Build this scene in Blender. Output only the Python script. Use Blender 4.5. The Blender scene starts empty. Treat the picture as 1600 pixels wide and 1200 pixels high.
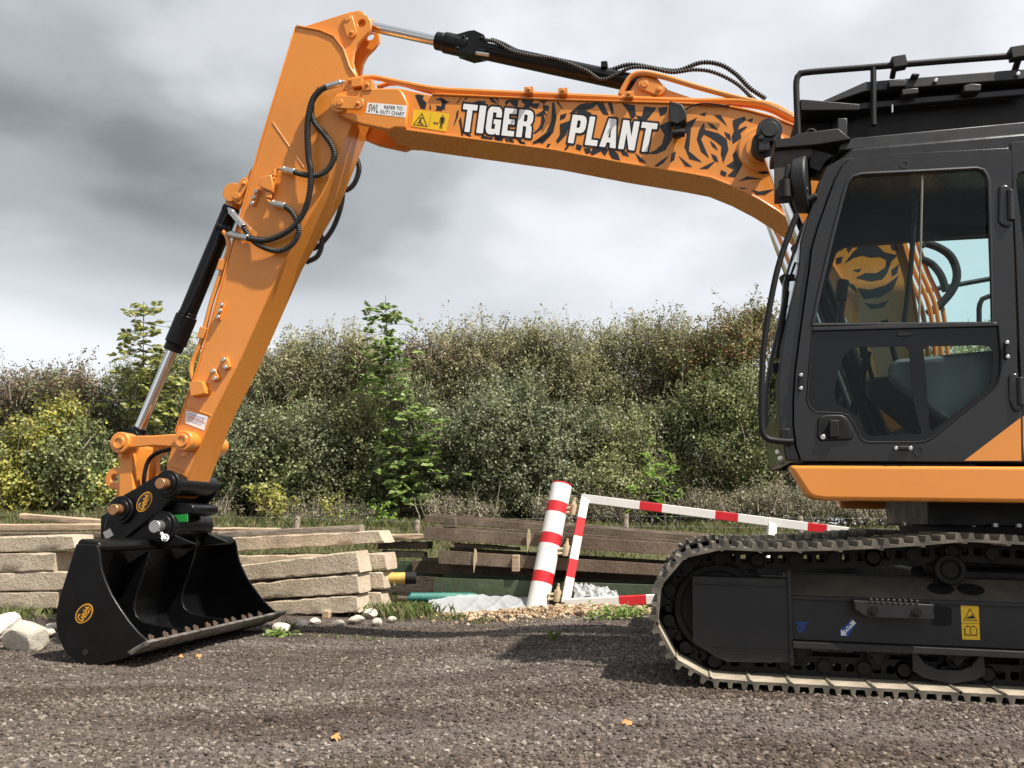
import bpy, bmesh, math, random
import numpy as np
from mathutils import Vector, Matrix
from mathutils.geometry import tessellate_polygon
random.seed(7)
R = math.radians
sc = bpy.context.scene
col = sc.collection

# ------------------------------------------------------------------ camera
FPX, HY, ROLL, CAMH = 1330.0, 810.0, R(1.0), 1.0
PITCH = math.atan((HY - 600) / FPX)
fw = Vector((0, math.cos(PITCH), math.sin(PITCH)))
up0 = Vector((0, -math.sin(PITCH), math.cos(PITCH)))
ri0 = Vector((1, 0, 0))
ri = ri0 * math.cos(ROLL) + up0 * math.sin(ROLL)
up = -ri0 * math.sin(ROLL) + up0 * math.cos(ROLL)
CAM = Vector((0, 0, CAMH))
cd = bpy.data.cameras.new('camera')
cam = bpy.data.objects.new('camera', cd)
col.objects.link(cam)
cd.sensor_width = 36.0
cd.lens = 36.0 * FPX / 1600.0
cd.clip_start = 0.05
cd.clip_end = 5000
mw = Matrix((ri, up, -fw)).transposed().to_4x4()
mw.translation = CAM
cam.matrix_world = mw
sc.camera = cam

# ------------------------------------------------------------------ light
SUN_DIR = Vector((-0.43, 0.315, -0.845)).normalized()      # direction the light travels
sun_el = math.asin(-SUN_DIR.z)
sun_az = math.atan2(-SUN_DIR.x, -SUN_DIR.y)              # from +Y, clockwise
sd = bpy.data.lights.new('sun', 'SUN')
sd.energy = 5.0
sd.angle = R(1.2)
sd.color = (1.0, 0.93, 0.84)
sun = bpy.data.objects.new('sun', sd)
col.objects.link(sun)
sun.rotation_euler = (-SUN_DIR).to_track_quat('Z', 'Y').to_euler()
sun.location = (4, -4, 9)

world = bpy.data.worlds.new('World')
sc.world = world
world.use_nodes = True
wt = world.node_tree
for n in list(wt.nodes):
    wt.nodes.remove(n)
def wn(t, **k):
    n = wt.nodes.new(t)
    for a, b in k.items():
        setattr(n, a, b)
    return n
def wl(a, b):
    wt.links.new(a, b)
wout = wn('ShaderNodeOutputWorld')
wbg = wn('ShaderNodeBackground')
wbg.inputs['Strength'].default_value = 1.0
sky = wn('ShaderNodeTexSky', sky_type='NISHITA')
sky.sun_disc = False
sky.sun_elevation = sun_el
sky.sun_rotation = sun_az
skyv = wn('ShaderNodeVectorMath', operation='SCALE')
skyv.inputs['Scale'].default_value = 0.10
wl(sky.outputs['Color'], skyv.inputs[0])
tc = wn('ShaderNodeTexCoord')
sep = wn('ShaderNodeSeparateXYZ')
wl(tc.outputs['Generated'], sep.inputs[0])
zz = wn('ShaderNodeMath', operation='MAXIMUM')
wl(sep.outputs['Z'], zz.inputs[0]); zz.inputs[1].default_value = 0.0
za = wn('ShaderNodeMath', operation='ADD')
wl(zz.outputs[0], za.inputs[0]); za.inputs[1].default_value = 0.22
dx = wn('ShaderNodeMath', operation='DIVIDE'); wl(sep.outputs['X'], dx.inputs[0]); wl(za.outputs[0], dx.inputs[1])
dy = wn('ShaderNodeMath', operation='DIVIDE'); wl(sep.outputs['Y'], dy.inputs[0]); wl(za.outputs[0], dy.inputs[1])
cxy = wn('ShaderNodeCombineXYZ'); wl(dx.outputs[0], cxy.inputs[0]); wl(dy.outputs[0], cxy.inputs[1])
cxy.inputs[2].default_value = 3.1
def wnoise(scale, detail, rough, dist, off):
    m = wn('ShaderNodeMapping'); m.inputs['Location'].default_value = off
    wl(tc.outputs['Generated'], m.inputs['Vector']); m.inputs['Scale'].default_value = (1.0, 1.0, 1.75)
    n = wn('ShaderNodeTexNoise'); n.inputs['Scale'].default_value = scale
    n.inputs['Detail'].default_value = detail; n.inputs['Roughness'].default_value = rough
    n.inputs['Distortion'].default_value = dist
    wl(m.outputs[0], n.inputs['Vector'])
    return n.outputs['Fac']
n_big = wnoise(2.0, 3, 0.5, 0.1, (3.3, 8, 5.1))
n_fine = wnoise(4.2, 7, 0.47, 0.10, (5.1, 3.3, 8))
def wmath(op, a, b, clamp=False):
    m = wn('ShaderNodeMath', operation=op); m.use_clamp = clamp
    for i, q in enumerate((a, b)):
        if isinstance(q, (int, float)):
            m.inputs[i].default_value = q
        else:
            wl(q, m.inputs[i])
    return m.outputs[0]
# one heavy rain cloud standing in the north-west, thinning towards its edge
def wblob(d, inner, outer):
    d = Vector(d).normalized()
    dp = wn('ShaderNodeVectorMath', operation='DOT_PRODUCT')
    wl(tc.outputs['Generated'], dp.inputs[0]); dp.inputs[1].default_value = d
    mr = wn('ShaderNodeMapRange'); mr.interpolation_type = 'SMOOTHSTEP'
    mr.inputs['From Min'].default_value = math.cos(R(outer)); mr.inputs['From Max'].default_value = math.cos(R(inner))
    wl(dp.outputs['Value'], mr.inputs['Value'])
    return mr.outputs[0]
def wrange(src, a, b):
    mr = wn('ShaderNodeMapRange'); mr.interpolation_type = 'SMOOTHSTEP'
    mr.inputs['From Min'].default_value = a; mr.inputs['From Max'].default_value = b
    wl(src, mr.inputs['Value']); return mr.outputs[0]
wob = wmath('MULTIPLY', wmath('SUBTRACT', n_fine, .5), .20)
zw = wmath('ADD', sep.outputs['Z'], wob)
xw = wmath('ADD', sep.outputs['X'], wmath('MULTIPLY', wmath('SUBTRACT', n_big, .5), .5))
heavy = wmath('MULTIPLY', wmath('MULTIPLY', wrange(zw, .175, .30), wmath('SUBTRACT', 1.0, wmath('MULTIPLY', wrange(zw, .38, .52), .34))), wrange(xw, .16, -.42))
b1 = wmath('MULTIPLY_ADD', n_big, 0.45); wt.nodes[-1].inputs[2].default_value = 0.085
b2 = wmath('MULTIPLY', n_fine, 0.76)
b3 = wmath('ADD', b1, b2)
b4 = wmath('SUBTRACT', b3, wmath('MULTIPLY', heavy, 0.45))
cr = wn('ShaderNodeValToRGB')
cr.color_ramp.interpolation = 'EASE'
e = cr.color_ramp.elements
e[0].position = 0.10; e[0].color = (0.165, 0.178, 0.181, 1)
e[1].position = 0.82; e[1].color = (0.645, 0.66, 0.69, 1)
q = e.new(0.34); q.color = (0.300, 0.317, 0.320, 1)
q = e.new(0.56); q.color = (0.48, 0.497, 0.517, 1)
wl(b4, cr.inputs['Fac'])
mixw = wn('ShaderNodeMix', data_type='RGBA')
mixw.inputs['Factor'].default_value = 0.93
wl(skyv.outputs[0], mixw.inputs['A']); wl(cr.outputs['Color'], mixw.inputs['B'])
wl(mixw.outputs['Result'], wbg.inputs['Color'])
wl(wbg.outputs[0], wout.inputs['Surface'])

sc.view_settings.view_transform = 'Standard'
sc.view_settings.look = 'None'
sc.view_settings.gamma = 1.0
sc.view_settings.exposure = 0.62
sc.view_settings.use_curve_mapping = False
sc.render.engine = 'CYCLES'
sc.cycles.transparent_max_bounces = 16

# ------------------------------------------------------------------ geometry helpers
def ray(x, y):
    return ri * ((x - 800) / FPX) + fw - up * ((y - 600) / FPX)
EX_A = R(11.5)
EX_O = Vector((-2.5657, 6.7782, 0))
EF = Vector((math.cos(EX_A), -math.sin(EX_A), 0))       # machine axis, towards its rear
EL = Vector((math.sin(EX_A), math.cos(EX_A), 0))        # across the machine, away from the camera
def U(x, y, v):
    """(u, z) of the machine frame where the line of sight meets the plane v"""
    r = ray(x, y)
    t = (v - (CAM - EX_O).dot(EL)) / r.dot(EL)
    p = CAM + r * t
    return ((p - EX_O).dot(EF), p.z)
def P3(x, y, v):
    u, z = U(x, y, v)
    return Vector((u, v, z))
def WY(x, y, Y):
    r = ray(x, y)
    return CAM + r * (Y / r.y)
def GP(x, y, z=None):
    """where the line of sight meets the ground"""
    r = ray(x, y)
    if z is not None:
        return CAM + r * ((z - CAMH) / r.z)
    h = 0.0
    for _ in range(12):
        p = CAM + r * ((h - CAMH) / r.z)
        h = .5 * h + .5 * float(ground_h(p.x, p.y))
    return Vector((p.x, p.y, h))
def UL(lst, v):
    return [U(x, y, v) for x, y in lst]
def ZM(s, ox, oy):
    return lambda lst: [(ox + x / s, oy + y / s) for x, y in lst]
Z1 = ZM(4, 400, 0); Z2 = ZM(3.478, 140, 220); Z3 = ZM(2.8575, 60, 640); Z4 = ZM(2.6667, 680, 30)
Z5 = ZM(3.334, 1160, 60); Z6 = ZM(2.857, 1160, 400); Z7 = ZM(4.2865, 1230, 240); Z8 = ZM(3.2, 560, 730)
Z8b = ZM(5.3333, 560, 120); ZL = ZM(2.5, 0, 780); Z7b = ZM(3.75, 160, 540); ZC = ZM(7.619, 1190, 180)
ZD = ZM(7.5, 1400, 60); Z2B = ZM(3.2, 0, 450)

def frame_w(p):      # machine frame -> world
    return EX_O + EF * p[0] + EL * p[1] + Vector((0, 0, p[2]))

def catmull(pts, step):
    pts = [Vector(p) for p in pts]
    ext = [pts[0] * 2 - pts[1]] + pts + [pts[-1] * 2 - pts[-2]]
    out = []
    for i in range(1, len(ext) - 2):
        a, b, c, d = ext[i - 1:i + 3]
        n = max(2, int((c - b).length / step))
        for k in range(n):
            t = k / n
            out.append(0.5 * ((2 * b) + (c - a) * t + (2 * a - 5 * b + 4 * c - d) * t * t + (-a + 3 * b - 3 * c + d) * t ** 3))
    out.append(pts[-1])
    return out

class MB:
    def __init__(s):
        s.v = []; s.f = []; s.m = []
    def add(s, vs, fs, mi=0):
        o = len(s.v)
        s.v.extend([tuple(q) for q in vs])
        s.f.extend([tuple(i + o for i in f) for f in fs])
        s.m.extend([mi] * len(fs))
        return s
    def prism(s, poly, v0, v1, holes=(), mi=0, jitter=0):
        """(u,z) outline pushed from v0 to v1"""
        loops = [list(poly)] + [list(h) for h in holes]
        flat = [p for l in loops for p in l]
        n = len(flat)
        vs = [(p[0], v0, p[1]) for p in flat] + [(p[0], v1, p[1]) for p in flat]
        fs = []
        area = sum(poly[i][0] * poly[(i + 1) % len(poly)][1] - poly[(i + 1) % len(poly)][0] * poly[i][1] for i in range(len(poly)))
        if holes:
            tris = tessellate_polygon([[Vector((p[0], p[1], 0)) for p in l] for l in loops])
            for t in tris:
                a = Vector(flat[t[0]]); b = Vector(flat[t[1]]); c = Vector(flat[t[2]])
                ccw = (b - a).cross(c - a) > 0
                t = t if ccw else (t[0], t[2], t[1])
                fs.append(tuple(t)); fs.append((t[0] + n, t[2] + n, t[1] + n))
        else:
            idx = list(range(n))
            if area < 0: idx.reverse()
            fs.append(tuple(idx)); fs.append(tuple(i + n for i in reversed(idx)))
        o = 0
        for li, l in enumerate(loops):
            k = len(l)
            ar = sum(l[i][0] * l[(i + 1) % k][1] - l[(i + 1) % k][0] * l[i][1] for i in range(k))
            flip = (ar < 0) != (li > 0)
            for i in range(k):
                a, b = o + i, o + (i + 1) % k
                q = (b, a, a + n, b + n)
                fs.append(q if not flip else tuple(reversed(q)))
            o += k
        return s.add(vs, fs, mi)
    def sheet(s, poly, v, mi=0):
        poly = list(poly)
        return s.add([(p[0], v, p[1]) for p in poly], [tuple(range(len(poly)))], mi)
    def box(s, c, size, rot=None, mi=0):
        c = Vector(c); hx, hy, hz = [q / 2 for q in size]
        vs = [Vector((x, y, z)) for x in (-hx, hx) for y in (-hy, hy) for z in (-hz, hz)]
        if rot is not None: vs = [rot @ q for q in vs]
        return s.add([q + c for q in vs], [(0, 1, 3, 2), (4, 6, 7, 5), (0, 4, 5, 1), (2, 3, 7, 6), (0, 2, 6, 4), (1, 5, 7, 3)], mi)
    def cyl(s, p0, p1, r0, r1=None, n=20, mi=0):
        p0 = Vector(p0); p1 = Vector(p1); r1 = r0 if r1 is None else r1
        d = (p1 - p0).normalized()
        a = d.orthogonal().normalized(); b = d.cross(a)
        vs = []
        for p, r in ((p0, r0), (p1, r1)):
            for k in range(n):
                t = 2 * math.pi * k / n
                vs.append(p + a * (r * math.cos(t)) + b * (r * math.sin(t)))
        fs = [(k, (k + 1) % n, n + (k + 1) % n, n + k) for k in range(n)]
        fs += [tuple(reversed(range(n))), tuple(range(n, 2 * n))]
        return s.add(vs, fs, mi)
    def ring(s, p0, p1, ro, rin, n=24, mi=0):
        p0 = Vector(p0); p1 = Vector(p1)
        d = (p1 - p0).normalized(); a = d.orthogonal().normalized(); b = d.cross(a)
        vs = []
        for p, r in ((p0, ro), (p1, ro), (p1, rin), (p0, rin)):
            for k in range(n):
                t = 2 * math.pi * k / n
                vs.append(p + a * (r * math.cos(t)) + b * (r * math.sin(t)))
        fs = []
        for q in range(4):
            for k in range(n):
                fs.append((q * n + k, q * n + (k + 1) % n, ((q + 1) % 4) * n + (k + 1) % n, ((q + 1) % 4) * n + k))
        return s.add(vs, fs, mi)
    def tube(s, pts, rad, n=10, mi=0, caps=True):
        pts = [Vector(p) for p in pts]
        m = len(pts)
        rads = rad if isinstance(rad, (list, tuple)) else [rad] * m
        d0 = (pts[1] - pts[0]).normalized()
        a = d0.orthogonal().normalized()
        vs = []
        for i, p in enumerate(pts):
            d = (pts[min(i + 1, m - 1)] - pts[max(i - 1, 0)])
            if d.length < 1e-9: d = d0
            d.normalize()
            a = (a - d * a.dot(d)).normalized(); b = d.cross(a)
            for k in range(n):
                t = 2 * math.pi * k / n
                vs.append(p + a * (rads[i] * math.cos(t)) + b * (rads[i] * math.sin(t)))
        fs = []
        for i in range(m - 1):
            for k in range(n):
                fs.append((i * n + k, i * n + (k + 1) % n, (i + 1) * n + (k + 1) % n, (i + 1) * n + k))
        mis = [mi] * len(fs)
        if caps:
            fs += [tuple(reversed(range(n))), tuple(range((m - 1) * n, m * n))]
        return s.add(vs, fs, mi)
    def strip(s, pts, th, v0, v1, mi=0):
        """plate of thickness th following an open (u,z) line, offset to the left of travel"""
        pts = [Vector(p) for p in pts]; m = len(pts); off = []
        for i in range(m):
            d = (pts[min(i + 1, m - 1)] - pts[max(i - 1, 0)]).normalized()
            off.append(pts[i] + Vector((-d.y, d.x)) * th)
        vs = []
        for a, b in zip(pts, off):
            vs += [(a.x, v0, a.y), (b.x, v0, b.y), (b.x, v1, b.y), (a.x, v1, a.y)]
        fs = []
        for i in range(m - 1):
            for k in range(4):
                fs.append((4 * i + k, 4 * i + (k + 1) % 4, 4 * i + 4 + (k + 1) % 4, 4 * i + 4 + k))
        fs += [(3, 2, 1, 0), tuple(4 * (m - 1) + k for k in range(4))]
        return s.add(vs, fs, mi)
    def bolt(s, p, d, r, h, mi=0):
        p = Vector(p); d = Vector(d).normalized()
        s.cyl(p, p + d * h, r, r, 6, mi)
        s.cyl(p, p + d * (h * .25), r * 1.35, r * 1.35, 12, mi)
        return s
    def mesh(s, name, mats, smooth=35):
        me = bpy.data.meshes.new(name)
        me.from_pydata(s.v, [], s.f)
        for m in (mats if isinstance(mats, (list, tuple)) else [mats]):
            me.materials.append(m)
        if any(s.m):
            me.polygons.foreach_set('material_index', s.m)
        bm = bmesh.new(); bm.from_mesh(me)
        bmesh.ops.recalc_face_normals(bm, faces=bm.faces)
        bm.to_mesh(me); bm.free()
        if smooth:
            me.shade_smooth()
            me.set_sharp_from_angle(angle=R(smooth))
        return me
    def build(s, name, mats, parent=None, bevel=0, smooth=35, seg=2):
        o = bpy.data.objects.new(name, s.mesh(name, mats, smooth))
        col.objects.link(o)
        if parent is not None: o.parent = parent
        if bevel:
            b = o.modifiers.new('bevel', 'BEVEL')
            b.width = bevel; b.segments = seg; b.limit_method = 'ANGLE'; b.angle_limit = R(38)
            b.harden_normals = False
        return o

def tag(o, label, cat, group=None):
    o['label'] = label; o['category'] = cat
    if 'kind' not in o: o['kind'] = 'thing'
    if group: o['group'] = group
    return o
def empty(name, loc, rz=0):
    o = bpy.data.objects.new(name, None)
    o.empty_display_size = 0.2
    col.objects.link(o); o.location = loc; o.rotation_euler = (0, 0, rz)
    return o
def arc(c, r, a0, a1, n):
    return [(c[0] + r * math.cos(R(a0 + (a1 - a0) * k / n)), c[1] + r * math.sin(R(a0 + (a1 - a0) * k / n))) for k in range(n + 1)]
def obround(a, b, r, n=10):
    a = Vector(a); b = Vector(b); d = b - a
    t = math.degrees(math.atan2(d.y, d.x))
    return arc(a, r, t + 90, t + 270, n) + arc(b, r, t - 90, t + 90, n)
def rounded(pts, r, n=4):
    out = []
    m = len(pts)
    for i in range(m):
        p = Vector(pts[i]); a = Vector(pts[i - 1]); b = Vector(pts[(i + 1) % m])
        da = (a - p); db = (b - p)
        rr = min(r, da.length * .45, db.length * .45)
        s0 = p + da.normalized() * rr; s1 = p + db.normalized() * rr
        for k in range(n + 1):
            t = k / n
            out.append(tuple(s0 * (1 - t) ** 2 + p * (2 * t * (1 - t)) + s1 * t * t))
    return out

# ------------------------------------------------------------------ materials
def nodes_of(name):
    m = bpy.data.materials.new(name); m.use_nodes = True
    return m, m.node_tree, m.node_tree.nodes['Principled BSDF']
def ramp_node(nt, stops):
    r = nt.nodes.new('ShaderNodeValToRGB')
    el = r.color_ramp.elements
    el[0].position, el[0].color = stops[0][0], (*stops[0][1], 1)
    el[1].position, el[1].color = stops[-1][0], (*stops[-1][1], 1)
    for p, c in stops[1:-1]:
        x = el.new(p); x.color = (*c, 1)
    return r
def noise_node(nt, scale, detail=4, rough=.55, dist=0, vec=None):
    n = nt.nodes.new('ShaderNodeTexNoise')
    n.inputs['Scale'].default_value = scale; n.inputs['Detail'].default_value = detail
    n.inputs['Roughness'].default_value = rough; n.inputs['Distortion'].default_value = dist
    if vec is None:
        t = nt.nodes.new('ShaderNodeTexCoord'); vec = t.outputs['Object']
    nt.links.new(vec, n.inputs['Vector'])
    return n
def mat(name, stops, rough=.5, metal=0, scale=6, detail=4, bump=0, bscale=60, spec=.5, coat=0, rvar=0, stretch=None):
    m, nt, b = nodes_of(name)
    if len(stops) == 1:
        b.inputs['Base Color'].default_value = (*stops[0], 1)
    else:
        vec = None
        if stretch:
            t = nt.nodes.new('ShaderNodeTexCoord'); mp = nt.nodes.new('ShaderNodeMapping')
            mp.inputs['Scale'].default_value = stretch
            nt.links.new(t.outputs['Object'], mp.inputs['Vector']); vec = mp.outputs[0]
        n = noise_node(nt, scale, detail, .6, 0, vec)
        k = len(stops)
        r = ramp_node(nt, [(0.3 + 0.4 * i / (k - 1), c) for i, c in enumerate(stops)])
        nt.links.new(n.outputs['Fac'], r.inputs['Fac'])
        nt.links.new(r.outputs['Color'], b.inputs['Base Color'])
    b.inputs['Roughness'].default_value = rough
    b.inputs['Metallic'].default_value = metal
    b.inputs['Specular IOR Level'].default_value = spec
    b.inputs['Coat Weight'].default_value = coat
    b.inputs['Coat Roughness'].default_value = .12
    if rvar:
        n2 = noise_node(nt, 9, 5, .65)
        mr = nt.nodes.new('ShaderNodeMapRange')
        mr.inputs['From Min'].default_value = .3; mr.inputs['From Max'].default_value = .7
        mr.inputs['To Min'].default_value = max(0.02, rough - rvar); mr.inputs['To Max'].default_value = min(1, rough + rvar)
        nt.links.new(n2.outputs['Fac'], mr.inputs['Value']); nt.links.new(mr.outputs[0], b.inputs['Roughness'])
    if bump:
        n3 = noise_node(nt, bscale, 6, .6)
        bp = nt.nodes.new('ShaderNodeBump'); bp.inputs['Strength'].default_value = bump; bp.inputs['Distance'].default_value = .02
        nt.links.new(n3.outputs['Fac'], bp.inputs['Height']); nt.links.new(bp.outputs[0], b.inputs['Normal'])
    return m
M = {}
M['orange'] = mat('orange_paint', [(.66, .235, .040), (.735, .262, .038), (.76, .278, .043)], rough=.30, scale=1.1, detail=8, coat=.4, rvar=.10, bump=.03, bscale=90)
M['cabgrey'] = mat('charcoal_paint', [(.0115, .0115, .0125), (.0145, .0145, .0155)], rough=.30, scale=2, spec=.4, coat=.2, rvar=.08, bump=.02, bscale=60)
M['black'] = mat('black_paint', [(.0025, .0025, .003), (.0045, .0045, .005)], rough=.36, scale=4, spec=.28, coat=.04, rvar=.12, bump=.04, bscale=50)
M['flatblack'] = mat('black_coating', [(.006, .006, .0065), (.009, .009, .0095)], rough=.55, spec=.35, scale=5, rvar=.1)
M['guard'] = mat('roof_guard_paint', [(.012, .0125, .0145), (.016, .0165, .019)], rough=.48, scale=5, rvar=.1)
M['rubber'] = mat('rubber', [(.006, .006, .006)], rough=.7, spec=.3)
M['hoseedge'] = mat('hose_gap', [(.19, .19, .17)], rough=.45)
M['chrome'] = mat('chrome_rod', [(.78, .78, .78)], rough=.10, metal=1, rvar=.04)
M['steel'] = mat('plated_steel', [(.50, .50, .49), (.62, .62, .60)], rough=.32, metal=.9, scale=20)
M['bronze'] = mat('pin_end', [(.42, .20, .09), (.50, .27, .13)], rough=.35, metal=.7, scale=20)
M['frame'] = mat('track_frame_paint', [(.017, .017, .0185), (.024, .0235, .024)], rough=.45, spec=.4, scale=5, rvar=.14, bump=.03)
M['dusty'] = mat('dusty_frame_top', [(.045, .042, .038), (.12, .095, .072)], rough=.8, scale=6, detail=6, bump=.06)
M['shoe_dust'] = mat('dusty_shoe_inside', [(.22, .19, .14), (.36, .31, .235), (.44, .385, .30)], rough=.8, scale=7, detail=7, bump=.08, bscale=40)
M['shoe'] = mat('track_shoe_steel', [(.045, .040, .034), (.12, .103, .08), (.27, .235, .18)], rough=.65, scale=5, detail=8, bump=.1, bscale=40)
M['link'] = mat('track_link_steel', [(.005, .005, .005), (.013, .012, .0105)], rough=.6, spec=.3, scale=9)
M['white'] = mat('white_vinyl', [(.80, .80, .79)], rough=.4)
M['decal'] = mat('black_vinyl', [(.012, .012, .016)], rough=.38)
M['yellow'] = mat('yellow_vinyl', [(.80, .50, .012)], rough=.4)
M['blue'] = mat('blue_vinyl', [(.01, .07, .32)], rough=.4)
M['green'] = mat('green_plastic', [(.02, .28, .05)], rough=.4)
M['logo'] = mat('logo_gold', [(.72, .33, .02)], rough=.4)
M['blade'] = mat('worn_cutting_edge', [(.05, .045, .04), (.17, .15, .13), (.30, .28, .25)], rough=.5, metal=.3, scale=14, detail=6, bump=.06)
M['rustbolt'] = mat('rusty_bolt', [(.035, .024, .017), (.11, .065, .038)], rough=.8, scale=40)
M['frit'] = mat('black_glass_print', [(.004, .004, .0045)], rough=.12, spec=.3)
M['lamp'] = mat('lamp_lens', [(.03, .03, .03)], rough=.1)
M['seat'] = mat('seat_fabric', [(.055, .055, .057), (.085, .085, .087)], rough=.9, scale=60, bump=.2, bscale=300)
M['interior'] = mat('cab_trim', [(.012, .012, .012), (.017, .017, .017)], rough=.65, scale=10)
M['interior_grey'] = mat('cab_trim_grey', [(.10, .105, .11), (.13, .135, .14)], rough=.6, scale=10)
def glass(name, tint, refl=1.45, rough=.0):
    m = bpy.data.materials.new(name); m.use_nodes = True
    nt = m.node_tree
    nt.nodes.remove(nt.nodes['Principled BSDF'])
    out = nt.nodes['Material Output']
    tr = nt.nodes.new('ShaderNodeBsdfTransparent'); tr.inputs['Color'].default_value = (*tint, 1)
    gl = nt.nodes.new('ShaderNodeBsdfGlossy'); gl.inputs['Roughness'].default_value = rough
    gl.inputs['Color'].default_value = (.9, .95, .95, 1)
    lw = nt.nodes.new('ShaderNodeLayerWeight'); lw.inputs['Blend'].default_value = .5
    pw = nt.nodes.new('ShaderNodeMath'); pw.operation = 'POWER'; pw.inputs[1].default_value = 4.0
    nt.links.new(lw.outputs['Facing'], pw.inputs[0])
    fr = nt.nodes.new('ShaderNodeMath'); fr.operation = 'MULTIPLY_ADD'; fr.inputs[1].default_value = .8; fr.inputs[2].default_value = (refl - 1) ** 2 / (refl + 1) ** 2
    nt.links.new(pw.outputs[0], fr.inputs[0])
    mx = nt.nodes.new('ShaderNodeMixShader')
    nt.links.new(fr.outputs[0], mx.inputs[0]); nt.links.new(tr.outputs[0], mx.inputs[1]); nt.links.new(gl.outputs[0], mx.inputs[2])
    nt.links.new(mx.outputs[0], out.inputs['Surface'])
    return m
M['glass'] = glass('tinted_glass', (.70, .83, .82), 1.26)
M['glass_far'] = glass('far_tinted_glass', (.78, .93, .91), 1.3)
M['film'] = glass('plastic_film', (.80, .82, .84), 1.9, .25)
# timber, concrete, rust
def wood(name, a, b, c):
    m, nt, bs = nodes_of(name)
    t = nt.nodes.new('ShaderNodeTexCoord'); mp = nt.nodes.new('ShaderNodeMapping'); mp.inputs['Scale'].default_value = (1.2, 16, 16)
    nt.links.new(t.outputs['Object'], mp.inputs['Vector'])
    n = noise_node(nt, 3, 8, .65, .6, mp.outputs[0])
    r = ramp_node(nt, [(.3, a), (.5, b), (.72, c)])
    nt.links.new(n.outputs['Fac'], r.inputs['Fac']); nt.links.new(r.outputs['Color'], bs.inputs['Base Color'])
    bs.inputs['Roughness'].default_value = .85
    bp = nt.nodes.new('ShaderNodeBump'); bp.inputs['Strength'].default_value = .5; bp.inputs['Distance'].default_value = .01
    nt.links.new(n.outputs['Fac'], bp.inputs['Height']); nt.links.new(bp.outputs[0], bs.inputs['Normal'])
    return m
M['timber_pale'] = wood('sawn_timber', (.30, .21, .13), (.44, .33, .22), (.54, .43, .31))
M['timber_grey'] = wood('weathered_timber', (.12, .095, .07), (.22, .18, .14), (.33, .28, .22))
M['timber_dark'] = wood('dark_timber', (.045, .036, .028), (.105, .082, .062), (.19, .155, .12))
def patchy(name, a, b, c, s1, s2, rough=.85, bump=.4, thr=(.45, .6), mf=.55):
    m, nt, bs = nodes_of(name)
    n = noise_node(nt, s1, 7, .62, .3)
    r = ramp_node(nt, [(.25, a), (thr[0], b), (thr[1] + .15, c)])
    nt.links.new(n.outputs['Fac'], r.inputs['Fac'])
    n2 = noise_node(nt, s2, 6, .7)
    mx = nt.nodes.new('ShaderNodeMix'); mx.data_type = 'RGBA'; mx.blend_type = 'MULTIPLY'; mx.inputs['Factor'].default_value = mf
    r2 = ramp_node(nt, [(.3, (.45, .43, .4)), (.7, (1.15, 1.15, 1.15))])
    nt.links.new(n2.outputs['Fac'], r2.inputs['Fac'])
    nt.links.new(r.outputs['Color'], mx.inputs['A']); nt.links.new(r2.outputs['Color'], mx.inputs['B'])
    nt.links.new(mx.outputs['Result'], bs.inputs['Base Color'])
    bs.inputs['Roughness'].default_value = rough
    bp = nt.nodes.new('ShaderNodeBump'); bp.inputs['Strength'].default_value = bump; bp.inputs['Distance'].default_value = .015
    nt.links.new(n2.outputs['Fac'], bp.inputs['Height']); nt.links.new(bp.outputs[0], bs.inputs['Normal'])
    return m
M['concrete'] = patchy('aged_concrete', (.31, .235, .16), (.50, .41, .295), (.65, .56, .44), 2.2, 34, .9, .9, (.46, .6), mf=.62)
M['rust'] = patchy('rusted_steel', (.07, .05, .037), (.155, .115, .083), (.28, .215, .16), 2.2, 34, .85, .6)
M['rustgreen'] = patchy('green_paint_over_rust', (.10, .062, .04), (.065, .095, .05), (.09, .125, .075), 1.6, 24, .65, .3, (.46, .5))
M['greensteel'] = patchy('green_painted_steel', (.04, .06, .038), (.055, .085, .05), (.07, .11, .065), 2.5, 20, .55, .2)
M['yellowpipe'] = patchy('yellow_pipe', (.42, .27, .05), (.58, .40, .09), (.62, .46, .14), 3, 20, .6, .2)
M['tealpipe'] = patchy('teal_pipe', (.18, .09, .05), (.03, .17, .14), (.05, .22, .18), 3, 20, .6, .2, (.38, .5))
M['gatewhite'] = patchy('gate_white_paint', (.74, .72, .67), (.82, .81, .78), (.84, .83, .81), 2.5, 14, .45, .08, mf=.12)
M['gatered'] = patchy('gate_red_paint', (.55, .02, .025), (.63, .02, .03), (.66, .03, .04), 3, 14, .42, .08, mf=.15)
M['hinge'] = patchy('cream_hinge_paint', (.45, .33, .18), (.62, .50, .32), (.70, .60, .44), 9, 40, .6, .2)
M['rock'] = patchy('pale_rock', (.42, .36, .28), (.60, .55, .46), (.70, .66, .58), 4, 22, .9, .8)
M['sandstone'] = patchy('sand_stone', (.30, .20, .12), (.44, .32, .20), (.58, .47, .34), 6, 30, .9, .7)
M['post'] = wood('fence_post_wood', (.16, .13, .10), (.27, .22, .17), (.36, .31, .25))
M['wire'] = mat('fence_wire', [(.35, .35, .34)], rough=.5, metal=.6)
M['bark'] = patchy('bark', (.06, .05, .04), (.13, .11, .085), (.20, .175, .14), 8, 40, .9, .6)
M['twig'] = mat('twig_bark', [(.22, .185, .14), (.36, .31, .25)], rough=.8, scale=3)
M['deadleaf'] = mat('fallen_leaf', [(.42, .17, .05), (.55, .27, .09)], rough=.8, scale=30)
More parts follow.
